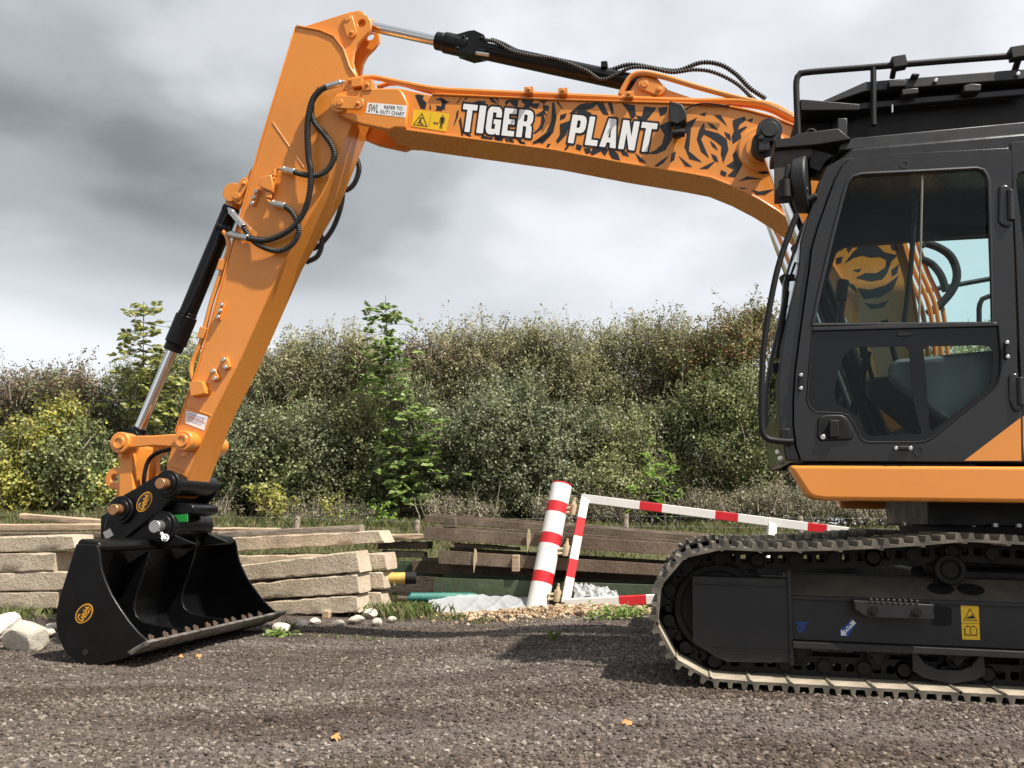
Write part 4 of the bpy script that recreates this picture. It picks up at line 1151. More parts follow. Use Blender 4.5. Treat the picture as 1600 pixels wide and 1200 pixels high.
# ------------------------------------------------------------ undercarriage (near and far track)
GZT = .155
def track(sgn):
    vc = sgn * 1.10
    CI = (4.04, GZT + .375); CS = (7.55, GZT + .385); RR = .33
    pts = []
    for k in range(60): pts.append((7.45 + (4.10 - 7.45) * k / 59, GZT + .045))
    pts += arc(CI, RR, 262, 95, 40)
    topx = np.linspace(4.15, 7.5, 50)
    for x in topx:
        a = .86 + .075 * min(1, (x - 4.1) / 1.15) - (.03 * math.sin((x - 5.25) / 2.25 * math.pi) if x > 5.25 else 0) - (.018 * math.sin((x - 4.1) / 1.15 * math.pi) if x < 5.25 else 0)
        pts.append((float(x), a - .01))
    pts += arc(CS, RR, 82, -85, 40)
    pts.append(pts[0])
    P = [Vector(p) for p in pts]
    Ls = [0]
    for a, b in zip(P, P[1:]): Ls.append(Ls[-1] + (b - a).length)
    T = Ls[-1]; n = 46
    def at(s):
        s %= T
        i = int(np.searchsorted(Ls, s, side='right')) - 1
        i = min(max(i, 0), len(P) - 2)
        t = (s - Ls[i]) / max(1e-9, Ls[i + 1] - Ls[i])
        return P[i].lerp(P[i + 1], t)
    h = T / n / 2
    prof = [(-.108, -.006), (-.09, 0), (.085, 0), (.1, -.010), (.110, -.006), (.102, .012), (.088, .016), (.08, .046), (.062, .046), (.055, .014), (.014, .014), (.008, .042), (-.008, .042), (-.014, .014), (-.055, .014), (-.062, .046), (-.08, .046), (-.088, .016), (-.1, .012)]
    k = h / .1
    prof = [(a * k, b) for a, b in prof]
    m = MB(); m.prism(prof, -.35, .35)
    for q in (2, 3, 4): m.m[q] = 1
    me = m.mesh('track_shoe', [M['shoe'], M['shoe_dust']], 30)
    # chain: link plates with openings
    lm = MB()
    lp = obround((-h * .95, -.055), (h * .95, -.055), .05, 8)
    for v0, v1 in ((-.10, -.075), (.075, .10)):
        lm.prism(lp, v0, v1, holes=[rounded([(-h * .55, -.072), (-h * .12, -.072), (-h * .12, -.03), (-h * .55, -.03)], .01, 2), rounded([(h * .12, -.072), (h * .55, -.072), (h * .55, -.03), (h * .12, -.03)], .01, 2)])
    lm.cyl((-h, -.115, -.055), (-h, .115, -.055), .033, n=14)
    lme = lm.mesh('track_link', M['link'], 35)
    # frame first: parent of shoes and links
    root = MB()
    return P, at, T, n, me, lme, vc, CI, CS
for sgn in (-1, 1):
    P, at, T, n, sme, lme, vc, CI, CS = track(sgn)
    s1 = sgn
    VF = 1.285 * 1.0
    def fv(v): return v if sgn < 0 else -v        # mirror across the machine
    # main side frame
    m = MB()
    a0 = U(1235, 935, -VF); a1 = U(1235, 1000, -VF)
    zt, zb = a0[1], a1[1]
    uf = a0[0]; ur = 7.2
    ztt = U(1235, 903, -1.14)[1] + .02
    sec = [(-VF, zb), (-VF, zt), (-1.13, ztt), (-.95, ztt), (-.92, zt), (-.92, zb)]
    vs = [(uf, fv(a), b) for a, b in sec] + [(ur, fv(a), b) for a, b in sec]
    k = len(sec)
    m.add(vs, [tuple(range(k)), tuple(reversed(range(k, 2 * k)))] + [(i, (i + 1) % k, k + (i + 1) % k, k + i) for i in range(k)])
    for q in range(len(m.f)): m.m[q] = 0
    m.m[2 + 1] = 1; m.m[2 + 2] = 1
    tf = m.build('track_frame', [M['frame'], M['dusty']], ex, bevel=.006)
    m = MB(); m.box(((uf + ur) / 2, fv(-VF + .1), zb - .018), (ur - uf, .30, .034)); m.build('frame_flange', M['frame'], tf, bevel=.004)
    m = MB(); m.box(((uf + ur) / 2, fv(-VF + .005), zt + .006), (ur - uf, .035, .022)); m.build('frame_edge', M['frame'], tf, bevel=.004)
    # front idler guard
    g0 = U(1081, 900, -VF - .02); g1 = U(1236, 1036, -VF - .02)
    gp = [(g0[0], g0[1]), (g1[0], g0[1]), (g1[0], g1[1] + .0), (g1[0] - .32, g1[1] - .012), (g0[0] + .12, g1[1] + .01), (g0[0], g1[1] + .085)]
    m = MB(); m.prism(gp, *sorted((fv(-VF - .012), fv(-VF + .012)))); m.box(((g0[0] + g1[0]) / 2, fv(-VF + .12), g0[1] - .006), (g1[0] - g0[0], .24, .012))
    m.box((g1[0] + .004, fv(-VF - .012), (g0[1] + g1[1]) / 2 + .02), (.02, .03, g0[1] - g1[1] + .06))
    m.box(((g0[0] + g1[0]) / 2, fv(-VF - .014), g0[1] - .045), (g1[0] - g0[0] - .02, .008, .008))
    m.box(((g0[0] + g1[0]) / 2 + .05, fv(-VF - .014), g1[1] + .055), (g1[0] - g0[0] - .1, .008, .008))
    m.build('idler_guard', M['frame'], tf, bevel=.005)
    m = MB(); m.cyl((CI[0], fv(-1.20), CI[1]), (CI[0], fv(-1.0), CI[1]), .265, n=48); m.cyl((CI[0], fv(-1.14), CI[1]), (CI[0], fv(-1.06), CI[1]), .29, n=48); m.cyl((CI[0], fv(-1.24), CI[1]), (CI[0], fv(-.96), CI[1]), .11, n=30); m.ring((CI[0], fv(-1.215), CI[1]), (CI[0], fv(-1.195), CI[1]), .24, .20, 40)
    m.build('idler_wheel', M['link'], tf, bevel=.006)
    m = MB(); m.cyl((CS[0], fv(-1.16), CS[1]), (CS[0], fv(-1.04), CS[1]), .24, n=40)
    for q in range(21):
        t = 2 * math.pi * q / 21; m.box((CS[0] + .26 * math.cos(t), fv(-1.1), CS[1] + .26 * math.sin(t)), (.06, .07, .04), Matrix.Rotation(-t, 3, 'Y'))
    m.cyl((CS[0], fv(-1.30), CS[1]), (CS[0], fv(-.9), CS[1]), .19, n=36); m.build('drive_sprocket', M['link'], tf, bevel=.004)
    # rollers
    for q in range(8):
        u = 4.45 + q * .385
        m = MB(); m.cyl((u, fv(-1.19), GZT + .165), (u, fv(-1.01), GZT + .165), .075, n=24); m.cyl((u, fv(-1.22), GZT + .165), (u, fv(-.98), GZT + .165), .045, n=18)
        m.prism([(u - .07, GZT + .235), (u + .07, GZT + .235), (u + .06, GZT + .19), (u + .025, GZT + .17), (u + .012, GZT + .145), (u - .012, GZT + .145), (u - .025, GZT + .17), (u - .06, GZT + .19)], *sorted((fv(-1.262), fv(-1.22)))); m.bolt((u, fv(-1.262), GZT + .195), (0, fv(-1), 0), .02, .012)
        m.build('bottom_roller', M['link'], tf, bevel=.004)
    for u in (5.17, 6.6):
        m = MB()
        m.prism([(u - .17, zb - .03), (u - .17, zb - .13), (u - .12, zb - .16), (u, zb - .185), (u + .12, zb - .16), (u + .17, zb - .13), (u + .17, zb - .03), (u + .15, zb - .03), (u + .11, zb - .09), (u + .05, zb - .115), (u - .05, zb - .115), (u - .11, zb - .09), (u - .15, zb - .03)], *sorted((fv(-1.28), fv(-1.25))))
        m.box((u, fv(-1.24), zb - .032), (.52, .1, .014)); m.build('track_guide', M['frame'], tf, bevel=.004)
    for u in (5.22, 6.55):
        m = MB(); zr = .775; m.cyl((u, fv(-1.22), zr), (u, fv(-1.0), zr), .078, n=30); m.ring((u, fv(-1.235), zr), (u, fv(-1.215), zr), .078, .05, 28); m.cyl((u, fv(-1.228), zr), (u, fv(-1.2), zr), .045, n=20); m.box((u, fv(-1.08), zr - .09), (.13, .18, .12)); m.build('carrier_roller', M['link'], tf, bevel=.006)
    # step, openings, stickers (outer face)
    s0 = U(1332, 937, -VF - .06); s1_ = U(1457, 967, -VF - .06)
    m = MB(); w = s1_[0] - s0[0]; cu = (s0[0] + s1_[0]) / 2
    m.prism(rounded([(s0[0], s0[1]), (s1_[0], s0[1] - .008), (s1_[0], s1_[1]), (s0[0] + .06, s1_[1]), (s0[0], s1_[1] + .04)], .012, 3), *sorted((fv(-VF - .10), fv(-VF - .088))))
    m.box((s0[0] + .006, fv(-VF - .05), s0[1] - .02), (.012, .10, .04)); m.box((s1_[0] - .006, fv(-VF - .05), s0[1] - .03), (.012, .10, .05))
    m.box((cu, fv(-VF - .045), s0[1] - .025), (w * .96, .085, .01))
    for q in range(9): m.box((s0[0] + .08 + q * (w - .16) / 8, fv(-VF - .092), s0[1] + .000), (.016, .02, .026), Matrix.Rotation(R(25), 3, 'Y'))
    st = m.build('boarding_step', M['frame'], tf, bevel=.003)
    for q in (.24, .78):
        m = MB(); m.cyl((s0[0] + w * q, fv(-VF - .106), (s0[1] + s1_[1]) / 2 - .008), (s0[0] + w * q, fv(-VF - .095), (s0[1] + s1_[1]) / 2 - .008), .026, n=20); m.cyl((s0[0] + w * q, fv(-VF - .112), (s0[1] + s1_[1]) / 2 - .008), (s0[0] + w * q, fv(-VF - .1), (s0[1] + s1_[1]) / 2 - .008), .014, n=6)
        m.build('bolt', M['link'], tf)
    hp_ = rounded(UL([(1457, 947), (1487, 949), (1487, 979), (1455, 977)], -VF), .02, 4)
    m = MB(); m.prism(hp_, *sorted((fv(-VF - .003), fv(-VF + .05)))); m.build('frame_opening', M['rubber'], tf)
    for cx in (1469, 1516):
        c = P3(cx, 921, -1.19)
        m = MB(); vs = [(c.x + .065 * math.cos(t * .3142), fv(-1.2 + .035 * math.sin(t * .3142)), zt + (ztt - zt) * ((1.285 - 1.2) / .155) + .006 + (ztt - zt) / .155 * .035 * math.sin(t * .3142)) for t in range(20)]
        m.add(vs, [tuple(range(20))]); m.build('drain_slot', M['rubber'], tf)
    if sgn < 0:
        q = [(1501, 946), (1529, 947), (1531.5, 1000), (1503.5, 999)]
        f = sticker('warning_sticker', q, -VF - .0015, M['yellow'], tf)
        tri_frame(f, .13, .56, .90, .93, .16, tf)
        decal('warning_symbol', [[(.30, .62), (.74, .62), (.74, .66), (.62, .74), (.50, .68), (.42, .68), (.30, .65)], [(.03, .475), (.97, .475), (.97, .485), (.03, .485)], [(.14, .12), (.50, .12), (.50, .15), (.20, .15), (.20, .35), (.14, .33)], [(.86, .12), (.50, .12), (.50, .15), (.82, .15), (.82, .35), (.86, .33)], [(.48, .15), (.52, .15), (.52, .37), (.48, .37)], [(.22, .35), (.36, .39), (.48, .36), (.48, .38), (.36, .42), (.22, .38)], [(.78, .35), (.64, .39), (.52, .36), (.52, .38), (.64, .42), (.78, .38)]], f, M['decal'], tf)
        fq = decal_map([(1313, 968), (1338, 968), (1338, 994), (1313, 994)], -VF - .0015)
        f2 = decal_map([(1313, 968), (1338, 968), (1338, 994), (1313, 994)], -VF - .003)
        decal('arrow_sticker', [[(.0, .36), (.72, 1.04), (1.04, .80), (.50, .0), (.0, .0)]], fq, M['blue'], tf)
        decal('arrow_symbol', [[(.04, .04), (.42, .04), (.32, .16), (.98, .78), (.78, .98), (.16, .30), (.04, .42)]], f2, M['white'], tf)
        f3 = decal_map([(1313, 968), (1338, 968), (1338, 994), (1313, 994)], -VF - .004)
        decal('chain_symbol', [[(cx + .13 * math.cos(t * .5236) * k, cy + .13 * math.sin(t * .5236) * k) for t, k in [(q, 1) for q in range(0, 10)] + [(q, .5) for q in range(9, -1, -1)]] for cx, cy in ((.38, .38), (.60, .60))], f3, M['blue'], tf)
        f4 = decal_map([(1243, 972), (1261, 972), (1261, 988), (1243, 988)], -VF - .0015)
        decal('maker_sticker', [[(0, .86), (1, .86), (1, 1), (0, 1)], [(.18, .62), (.86, .62), (.86, .76), (.18, .76)], [(.18, .1), (.30, .1), (.30, .62), (.18, .62)], [(.42, .2), (.70, .2), (.70, .30), (.54, .30), (.54, .42), (.70, .42), (.70, .52), (.42, .52)], [(.76, .14), (.86, .14), (.86, .62), (.76, .62)], [(.3, .0), (.62, .0), (.62, .1), (.3, .1)]], f4, M['blue'], tf)
    # chain and shoes
    for i in range(n):
        s = i * T / n
        a = at(s - T / n / 2); b = at(s + T / n / 2)
        d = (b - a).normalized(); c = (a + b) / 2; no = Vector((d.y, -d.x))
        # outward normal points away from loop centre
        if (c - Vector((5.8, .53))).dot(no) < 0 and abs(c.x - 5.8) > 1.6: pass
        ctr = Vector((min(max(c.x, CI[0]), CS[0]), .53))
        if (c - ctr).dot(no) < 0: no = -no
        mtx = Matrix(((d.x, 0, no.x, c.x), (0, 1, 0, vc), (d.y, 0, no.y, c.y), (0, 0, 0, 1)))
        o = bpy.data.objects.new('track_shoe', sme); col.objects.link(o); o.parent = tf; o.matrix_local = mtx
        o = bpy.data.objects.new('track_link', lme); col.objects.link(o); o.parent = tf; o.matrix_local = mtx
# car body and slew ring
m = MB(); m.box((5.9, 0, .62), (1.6, 1.84, .30)); m.box((5.9, 0, .80), (1.3, 1.3, .1)); m.build('car_body', M['frame'], ex, bevel=.02)
m = MB(); m.cyl((6.0, 0, .84), (6.0, 0, .92), .66, n=64); m.cyl((6.0, 0, .92), (6.0, 0, 1.0), .72, n=64)
sl = m.build('slew_ring', M['link'], ex)
m = MB()
for q in range(36):
    t = 2 * math.pi * q / 36; m.cyl((6 + .69 * math.cos(t), .69 * math.sin(t), .90), (6 + .69 * math.cos(t), .69 * math.sin(t), 1.02), .02, n=6)
m.build('ring_bolt', M['steel'], sl)

# ------------------------------------------------------------ upper structure
VC = -1.30
sk = UL([(1233, 727), (1600, 727), (1600, 785), (1290, 781.5), (1272, 779), (1261, 772), (1250, 755)], VC - .03)
uR = 8.75
skz0 = sk[3][1]; skz1 = sk[0][1]
skp = [sk[0], (uR, skz1), (uR, skz0 + .0), sk[3], sk[4], sk[5], sk[6]]
m = MB(); m.prism(skp, VC - .03, VC + .12); m.build('side_skirt', ORA, ex, bevel=.02, seg=3)
m = MB(); m.prism([(5.1, skz0), (5.05, skz1), (uR, skz1), (uR, skz0)], 1.18, 1.33); m.build('side_skirt', ORA, ex, bevel=.02, seg=3)
m = MB(); m.box(((5.0 + 8.6) / 2, 0, 1.25), (8.6 - 5.0, 2.3, .11)); m.box((4.95, -.86, 1.31), (.85, .8, .04)); m.box((6.05, 0, 1.10), (1.5, 1.1, .2)); m.build('main_deck', M['frame'], ex, bevel=.01)
# engine house, counterweight, right-hand tool box (mostly beyond the picture)
m = MB(); m.prism([(6.35, 1.31), (6.35, 2.35), (6.55, 2.45), (8.2, 2.45), (8.3, 2.3), (8.3, 1.31)], -1.28, -.42); m.build('engine_house', GRY, ex, bevel=.04, seg=3)
m = MB(); m.prism([(6.9, 1.31), (6.9, 2.40), (8.3, 2.45), (8.3, 1.31)], -.42, 1.28); m.build('engine_hood', GRY, ex, bevel=.04, seg=3)
m = MB(); cwp = [(8.32, -1.33), (8.6, -1.30), (8.85, -1.0), (8.98, -.5), (9.02, 0), (8.98, .5), (8.85, 1.0), (8.6, 1.3), (8.32, 1.33)]
k = len(cwp); vs = [(a, b, 1.12) for a, b in cwp] + [(a, b, 2.35) for a, b in cwp]
m.add(vs, [tuple(range(k)), tuple(range(k, 2 * k))] + [(i, (i + 1) % k, k + (i + 1) % k, k + i) for i in range(k)]); m.build('counterweight', ORA, ex, bevel=.05, seg=3)
m = MB(); m.prism([(5.05, 1.31), (5.05, 1.75), (5.2, 1.95), (6.9, 1.95), (6.9, 1.31)], .55, 1.28); m.build('tool_box', GRY, ex, bevel=.03)
m = MB(); m.box((5.95, -.26, 1.6), (.9, .05, .75)); m.box((5.95, .26, 1.6), (.9, .05, .75)); m.build('boom_foot_bracket', M['frame'], ex, bevel=.02)
# boom cylinders
for v in (-.36, .36):
    p = U(1197, 228, -.36)
    b = MB(); p1 = Vector((p[0], v, p[1])); p0 = Vector((5.12, v, 1.42)); LL = lambda t: p0.lerp(p1, t)
    b.cyl(p0, LL(.60), .075, n=28); b.cyl(LL(.60), LL(.67), .09, n=28); o = b.build('boom_cylinder', BLK, ex, bevel=.006)
    b = MB(); b.cyl(LL(.66), LL(.96), .046, n=24); b.build('rod', M['chrome'], o)
    b = MB(); b.cyl(p1 + Vector((0, -.05, 0)), p1 + Vector((0, .05, 0)), .10, n=26); b.build('cylinder_eye', M['frame'], o, bevel=.005); b = MB(); b.cyl(p0 + Vector((0, -.09, 0)), p0 + Vector((0, .09, 0)), .10, n=26); b.build('cylinder_eye', M['frame'], o, bevel=.005)
# handrails on the far side, seen through the cab
VR = 1.15
for pts in ([(1440, 386), (1452, 375), (1470, 373), (1600, 366)], [(1385, 500), (1392, 470), (1412, 462), (1480, 448), (1600, 426)], [(1530, 505), (1531, 475), (1545, 463), (1600, 460)]):
    m = MB(); m.tube(catmull([P3(x, y, VR) for x, y in pts], .05), .02, 10); m.build('handrail', M['flatblack'], ex)
for pts, r_ in (([(1446, 380), (1465, 386), (1485, 400), (1495, 425), (1490, 450), (1470, 475), (1450, 490)], .028), ([(1440, 405), (1455, 412), (1470, 430), (1478, 455)], .026)):
    hose('boom_hose', [P3(x, y, .1) for x, y in pts], r_, ex, False)

# ------------------------------------------------------------ cab
cab_out = Z6([(195, 915), (178, 820), (160, 700), (158, 560), (175, 400), (208, 240), (240, 100), (252, 30)]) + Z5([(300, 1060), (340, 925), (398, 745), (440, 665), (515, 622)])
door_l = Z6([(262, 915), (240, 850), (230, 760), (229, 650), (237, 520), (252, 400), (275, 230), (300, 60)]) + Z5([(362, 1100), (395, 985), (432, 880), (480, 745), (520, 668), (560, 635), (620, 618)])
door_top_r = [(1574, 233)]
door_r = [(1577.5, 238), (1582, 400), (1588, 575), (1596, 650), (1597, 722)]
upg = Z7([(170, 1148), (205, 960), (250, 770), (300, 560), (350, 370), (385, 240), (405, 190), (440, 155), (500, 137), (900, 118), (1270, 98), (1315, 112), (1340, 150), (1352, 200), (1362, 600), (1375, 1138)])
log = Z6([(315, 333), (1138, 312), (1152, 440), (1150, 530), (1140, 565), (1120, 592), (980, 705), (850, 812), (820, 826), (790, 832), (560, 832), (535, 822), (520, 800), (492, 740), (470, 712), (440, 702), (330, 698), (300, 675), (288, 640), (298, 500)])
dout = UL(door_l, VC) + [U(1574, 233.5, VC)] + UL(door_r, VC)
co = UL(cab_out, VC)
roofz = U(1316, 246, VC)[1]
# side pillar (between the outer line and the door seam) plus sill and rear post
m = MB()
m.prism(co + list(reversed(UL(door_l, VC))), VC + .002, VC + .09)
uE = 6.32
m.prism([(dout[-1][0] + .008, dout[-1][1]), (dout[-5][0] + .008, roofz + .03), (uE, roofz + .05), (uE, dout[-1][1])], VC + .002, VC + .05, holes=[rounded([(dout[-3][0] + .09, 2.15), (dout[-3][0] + .07, 2.90), (uE - .12, 2.92), (uE - .12, 2.15)], .05, 4)])
cab = m.build('cab_frame', GRY, ex, bevel=.012, seg=3)
cabfar = co + [(uE, roofz + .05), (uE, co[0][1])]
hole1 = rounded([(4.62, 1.50), (4.60, 2.0), (4.88, 2.80), (6.20, 2.86), (6.22, 1.50)], .06, 4)
hole2 = rounded([(5.74, 1.9), (5.74, 2.86), (6.22, 2.88), (6.22, 1.9)], .06, 4)
m = MB(); m.prism(cabfar, -.44, -.38, holes=[hole1]); m.build('cab_side_wall', M['interior'], cab, bevel=.008)
m = MB(); m.sheet(hole1, -.41); m.build('far_window', M['glass_far'], cab, smooth=0)
rq = rounded([(dout[-3][0] + .09, 2.15), (dout[-3][0] + .07, 2.90), (uE - .12, 2.92), (uE - .12, 2.15)], .05, 4)
m = MB(); m.sheet(rq, VC + .02); m.build('rear_quarter_window', M['glass'], cab, smooth=0)
# front posts and windscreen
m = MB(); m.strip(co[1:], -.05, VC + .05, VC + .13); m.strip(co[1:], -.05, -.47, -.38); m.strip(co[:3], -.06, VC + .05, -.4); m.build('front_post', GRY, cab, bevel=.01)
m = MB()
ws = co[2:]
vs = []
for a, b in ws: vs += [(a + .012, VC + .12, b), (a + .012, -.46, b)]
m.add(vs, [(2 * i, 2 * i + 1, 2 * i + 3, 2 * i + 2) for i in range(len(ws) - 1)]); m.build('windscreen', M['glass'], cab, smooth=60)
# roof and rear wall
m = MB(); m.prism([(co[-1][0] - .03, roofz - .02), (co[-1][0] + .06, roofz + .06), (uE, roofz + .10), (uE, roofz - .04), (co[-1][0] + .3, roofz - .05)], VC + .01, -.38); m.build('cab_roof', GRY, cab, bevel=.02, seg=3)
m = MB(); m.box((uE - .03, -.84, 1.75), (.06, .9, .85)); m.box((uE - .03, -1.22, 2.55), (.06, .12, .8)); m.box((uE - .03, -.45, 2.55), (.06, .12, .8)); m.build('rear_wall', GRY, cab, bevel=.01)
m = MB(); m.box((5.4, -.84, 1.345), (1.8, .88, .03)); m.build('cab_floor', M['interior'], cab)
# door
door_px_holes = [UL(upg, VC), UL(log, VC)]
m = MB(); m.prism(dout, VC - .018, VC + .03, holes=door_px_holes); door = m.build('cab_door', GRY, ex, bevel=.007, seg=3)
def gasket(lst, r, material, name, parent, v):
    pts = [P3(x, y, v) for x, y in lst]; pts.append(pts[0]); m = MB(); m.tube(pts, r, 8, caps=False); m.build(name, material, parent)
gasket(upg, .011, M['guard'], 'window_seal', door, VC - .016)
gasket(log, .006, M['rubber'], 'window_seal', door, VC - .016)
m = MB(); m.sheet(UL(upg, VC), VC - .004); m.build('door_window', M['glass'], door, smooth=0)
m = MB(); m.sheet(UL(log, VC), VC - .008); m.build('door_lower_window', M['glass'], door, smooth=0)
# printed black border of the lower pane, clear openings in it
clearA = Z6([(430, 500), (455, 440), (490, 410), (720, 405), (742, 420), (752, 560), (760, 640), (772, 700), (800, 795), (560, 803), (540, 780), (520, 728), (470, 685), (415, 660), (410, 600)])
clearB = Z6([(805, 405), (1080, 400), (1108, 412), (1116, 440), (1112, 545), (1098, 590), (1050, 625), (835, 790), (828, 700), (820, 560)])
m = MB(); m.prism(UL(log, VC - .004), VC - .0125, VC - .0095, holes=[rounded(UL(clearA, VC - .004), .02, 3), rounded(UL(clearB, VC - .004), .03, 3)]); m.build('window_border', M['frit'], door, smooth=0)
# sliding-pane edges
m = MB()
a = P3(1441, 275, VC - .01); b = P3(1436, 505, VC - .01); m.cyl(a, b, .006, n=8); m.build('sliding_pane_edge', M['hoseedge'], door)
m = MB(); m.tube([P3(1427, 295, VC + .06), P3(1430, 330, VC + .06), P3(1422, 430, VC + .06), P3(1413, 505, VC + .06)], .014, 8); m.build('sliding_pane_frame', M['rubber'], door)
m = MB(); m.prism(rounded(UL(Z6([(315, 318), (1136, 297), (1140, 312), (315, 334)]), VC - .02), .003, 2), VC - .026, VC + .02); m.build('window_bar', M['guard'], door, bevel=.003)
# handle
hq = rounded(UL(Z6([(335, 718), (375, 708), (450, 708), (475, 735), (498, 795), (490, 822), (345, 828), (333, 810)]), VC - .02), .025, 4)
m = MB(); m.prism(hq, VC - .028, VC); hd = m.build('door_handle', M['flatblack'], door, bevel=.008)
m = MB(); m.prism(rounded(UL(Z6([(352, 735), (445, 730), (478, 812), (355, 815)]), VC - .03), .015, 3), VC - .0295, VC - .027); m.build('handle_recess', M['rubber'], hd)
m = MB(); m.prism(rounded(UL(Z6([(388, 733), (430, 733), (432, 808), (388, 812)]), VC - .04), .01, 3), VC - .05, VC - .03); m.build('pull_lever', M['flatblack'], hd, bevel=.005)
m = MB(); c = P3(1285.5, 683, VC - .03); m.cyl(c, c + Vector((0, -.012, 0)), .014, n=16); m.build('lock_barrel', M['steel'], hd, bevel=.002)
# small bolted brackets and hinges
def bracket(pts, bolts):
    m = MB(); m.prism(rounded(UL(Z6(pts), VC - .02), .008, 3), VC - .038, VC - .01); o = m.build('door_bracket', M['flatblack'], door, bevel=.004)
    for x, y in Z6(bolts):
        m = MB(); m.cyl(P3(x, y, VC - .025), P3(x, y, VC - .025) + Vector((0, -.018, 0)), .011, n=12); m.build('bolt', M['steel'], door, bevel=.003)
bracket([(250, 535), (268, 535), (270, 590), (250, 590)], [(260, 533), (260, 592)])
bracket([(1168, 390), (1188, 390), (1190, 455), (1168, 455)], [(1178, 388), (1181, 452)])
bracket([(690, 850), (745, 850), (745, 868), (690, 868)], [(683, 859), (748, 859)])
m = MB(); c = P3(1434.5, 705, VC - .018); m.ring(c, c + Vector((0, -.005, 0)), .026, .021, 24); c = P3(1413, 257, VC - .018); m.ring(c, c + Vector((0, -.003, 0)), .024, .018, 24); m.build('grommet', M['guard'], door)
m = MB(); m.prism(rounded(UL(Z6([(690, 340), (750, 338), (752, 358), (690, 360)]), VC - .01), .01, 3), VC - .02, VC - .004, ); m.build('slide_latch', M['flatblack'], door, bevel=.003)
for pts in (Z7([(1415, 215), (1475, 210), (1495, 245), (1500, 480), (1480, 498), (1440, 490), (1410, 460)]), Z6([(1185, 530), (1225, 520), (1238, 560), (1245, 680), (1232, 700), (1205, 690), (1190, 650)])):
    m = MB(); m.prism(rounded(UL(pts, VC - .02), .02, 3), VC - .030, VC); o = m.build('door_hinge', GRY, door, bevel=.010, seg=3)
    xs = [p[0] for p in pts]; ys = [p[1] for p in pts]
    m = MB(); m.cyl(P3(max(xs) - 2, min(ys) + 8, VC - .03), P3(max(xs) - .5, max(ys) - 12, VC - .03), .018, n=14); m.build('hinge_pin', M['frame'], o, bevel=.003)
m = MB(); m.prism(UL(Z6([(990, 914), (1242, 722), (1245, 914)]), VC - .0195), VC - .0205, VC - .017); m.build('orange_panel', ORA, door)
m = MB(); m.prism([(dout[-1][0] + .01, dout[-1][1] + .005), (dout[-1][0] + .01, U(1597, 652, VC)[1]), (uE - .1, U(1597, 652, VC)[1] + .25), (uE, U(1597, 652, VC)[1] + .3), (uE, dout[-1][1] + .005)], VC - .004, VC + .004); m.build('orange_quarter_panel', ORA, cab)
# cab interior
m = MB(); m.prism(rounded([(5.28, 1.72), (5.30, 1.86), (5.78, 1.83), (5.80, 1.70)], .05), -1.10, -.60); st = m.build('operator_seat', M['seat'], ex, bevel=.04, seg=3)
m = MB(); m.prism(rounded([(5.72, 1.80), (5.78, 2.50), (5.88, 2.52), (5.90, 1.80)], .05), -1.08, -.62); m.build('backrest', M['seat'], st, bevel=.04, seg=3)
m = MB(); m.prism(rounded([(5.80, 2.53), (5.82, 2.72), (5.90, 2.72), (5.90, 2.53)], .04), -.98, -.72); m.build('headrest', M['seat'], st, bevel=.03, seg=3)
m = MB(); m.box((5.55, -.85, 1.55), (.40, .40, .35)); m.build('seat_base', M['interior'], st, bevel=.02)
for v in (-1.16, -.54):
    m = MB(); m.prism(rounded([(4.98, 1.80), (5.0, 1.90), (5.62, 1.95), (5.64, 1.55), (5.25, 1.55)], .04), v - .06, v + .06); c = m.build('arm_console', M['interior_grey'] if v < -1 else M['interior'], ex, bevel=.02)
    m = MB(); m.tube([(5.03, v, 1.88), (5.01, v, 1.98), (4.99, v, 2.06)], [.016, .014, .03], 10); m.tube([(4.99, v, 2.04), (4.975, v, 2.13)], [.028, .022], 10); m.build('joystick', M['rubber'], c)
for v in (-.92, -.78):
    m = MB(); m.tube(catmull([(4.86, v, 1.36), (4.84, v, 1.6), (4.90, v, 1.85), (4.94, v, 2.0)], .05), .012, 8); m.box((4.80, v, 1.40), (.18, .09, .03), Matrix.Rotation(R(-20), 3, 'Y')); m.build('travel_lever', M['rubber'], ex)
m = MB(); m.prism(rounded([(4.72, 1.90), (4.68, 2.16), (4.72, 2.17), (4.78, 1.90)], .01), -.62, -.46); m.build('monitor', M['interior'], ex, bevel=.01)
m = MB(); m.tube([P3(1420, 600, -.9), P3(1435, 640, -.9), P3(1448, 664, -.9)], .012, 8); m.build('seat_belt', ORA, ex)
m = MB(); m.tube([(4.60, -1.0, 1.5), (4.72, -1.0, 1.9), (4.80, -.98, 2.35)], .02, 8); m.tube([(4.78, -.98, 2.3), (4.80, -.98, 2.42)], .035, 8); m.build('blind_roller', M['interior'], ex)

# ------------------------------------------------------------ roof guard, rails, mirror bracket, grab bar
VG = -1.26
m = MB()
m.prism(UL(Z5([(500, 560), (580, 525), (1467, 442), (1467, 530), (500, 590)]), VG), VG - .02, VG + .06)
g = m.build('roof_guard', M['guard'], ex, bevel=.006)
a, b = U(1334, 218, VG), U(1600, 194, VG)
slope = (b[1] - a[1]) / (b[0] - a[0])
zg = lambda u: a[1] + (u - a[0]) * slope
m = MB(); m.prism([(a[0] - .1, zg(a[0] - .1) - .07), (a[0] - .1, zg(a[0])), (6.3, zg(6.3)), (6.3, zg(6.3) - .08)], VG + .06, -.36); m.build('guard_deck', M['flatblack'], g)
m = MB(); m.prism([(b[0], b[1] - .085), (b[0], b[1]), (6.35, zg(6.35)), (6.35, zg(6.35) - .085)], VG - .02, VG + .06); m.build('guard_rail', M['guard'], g, bevel=.006)
tp = UL(Z5([(395, 335), (640, 225), (1467, 158), (1467, 212), (640, 275), (470, 332)]), VG)
ex_u = 6.3
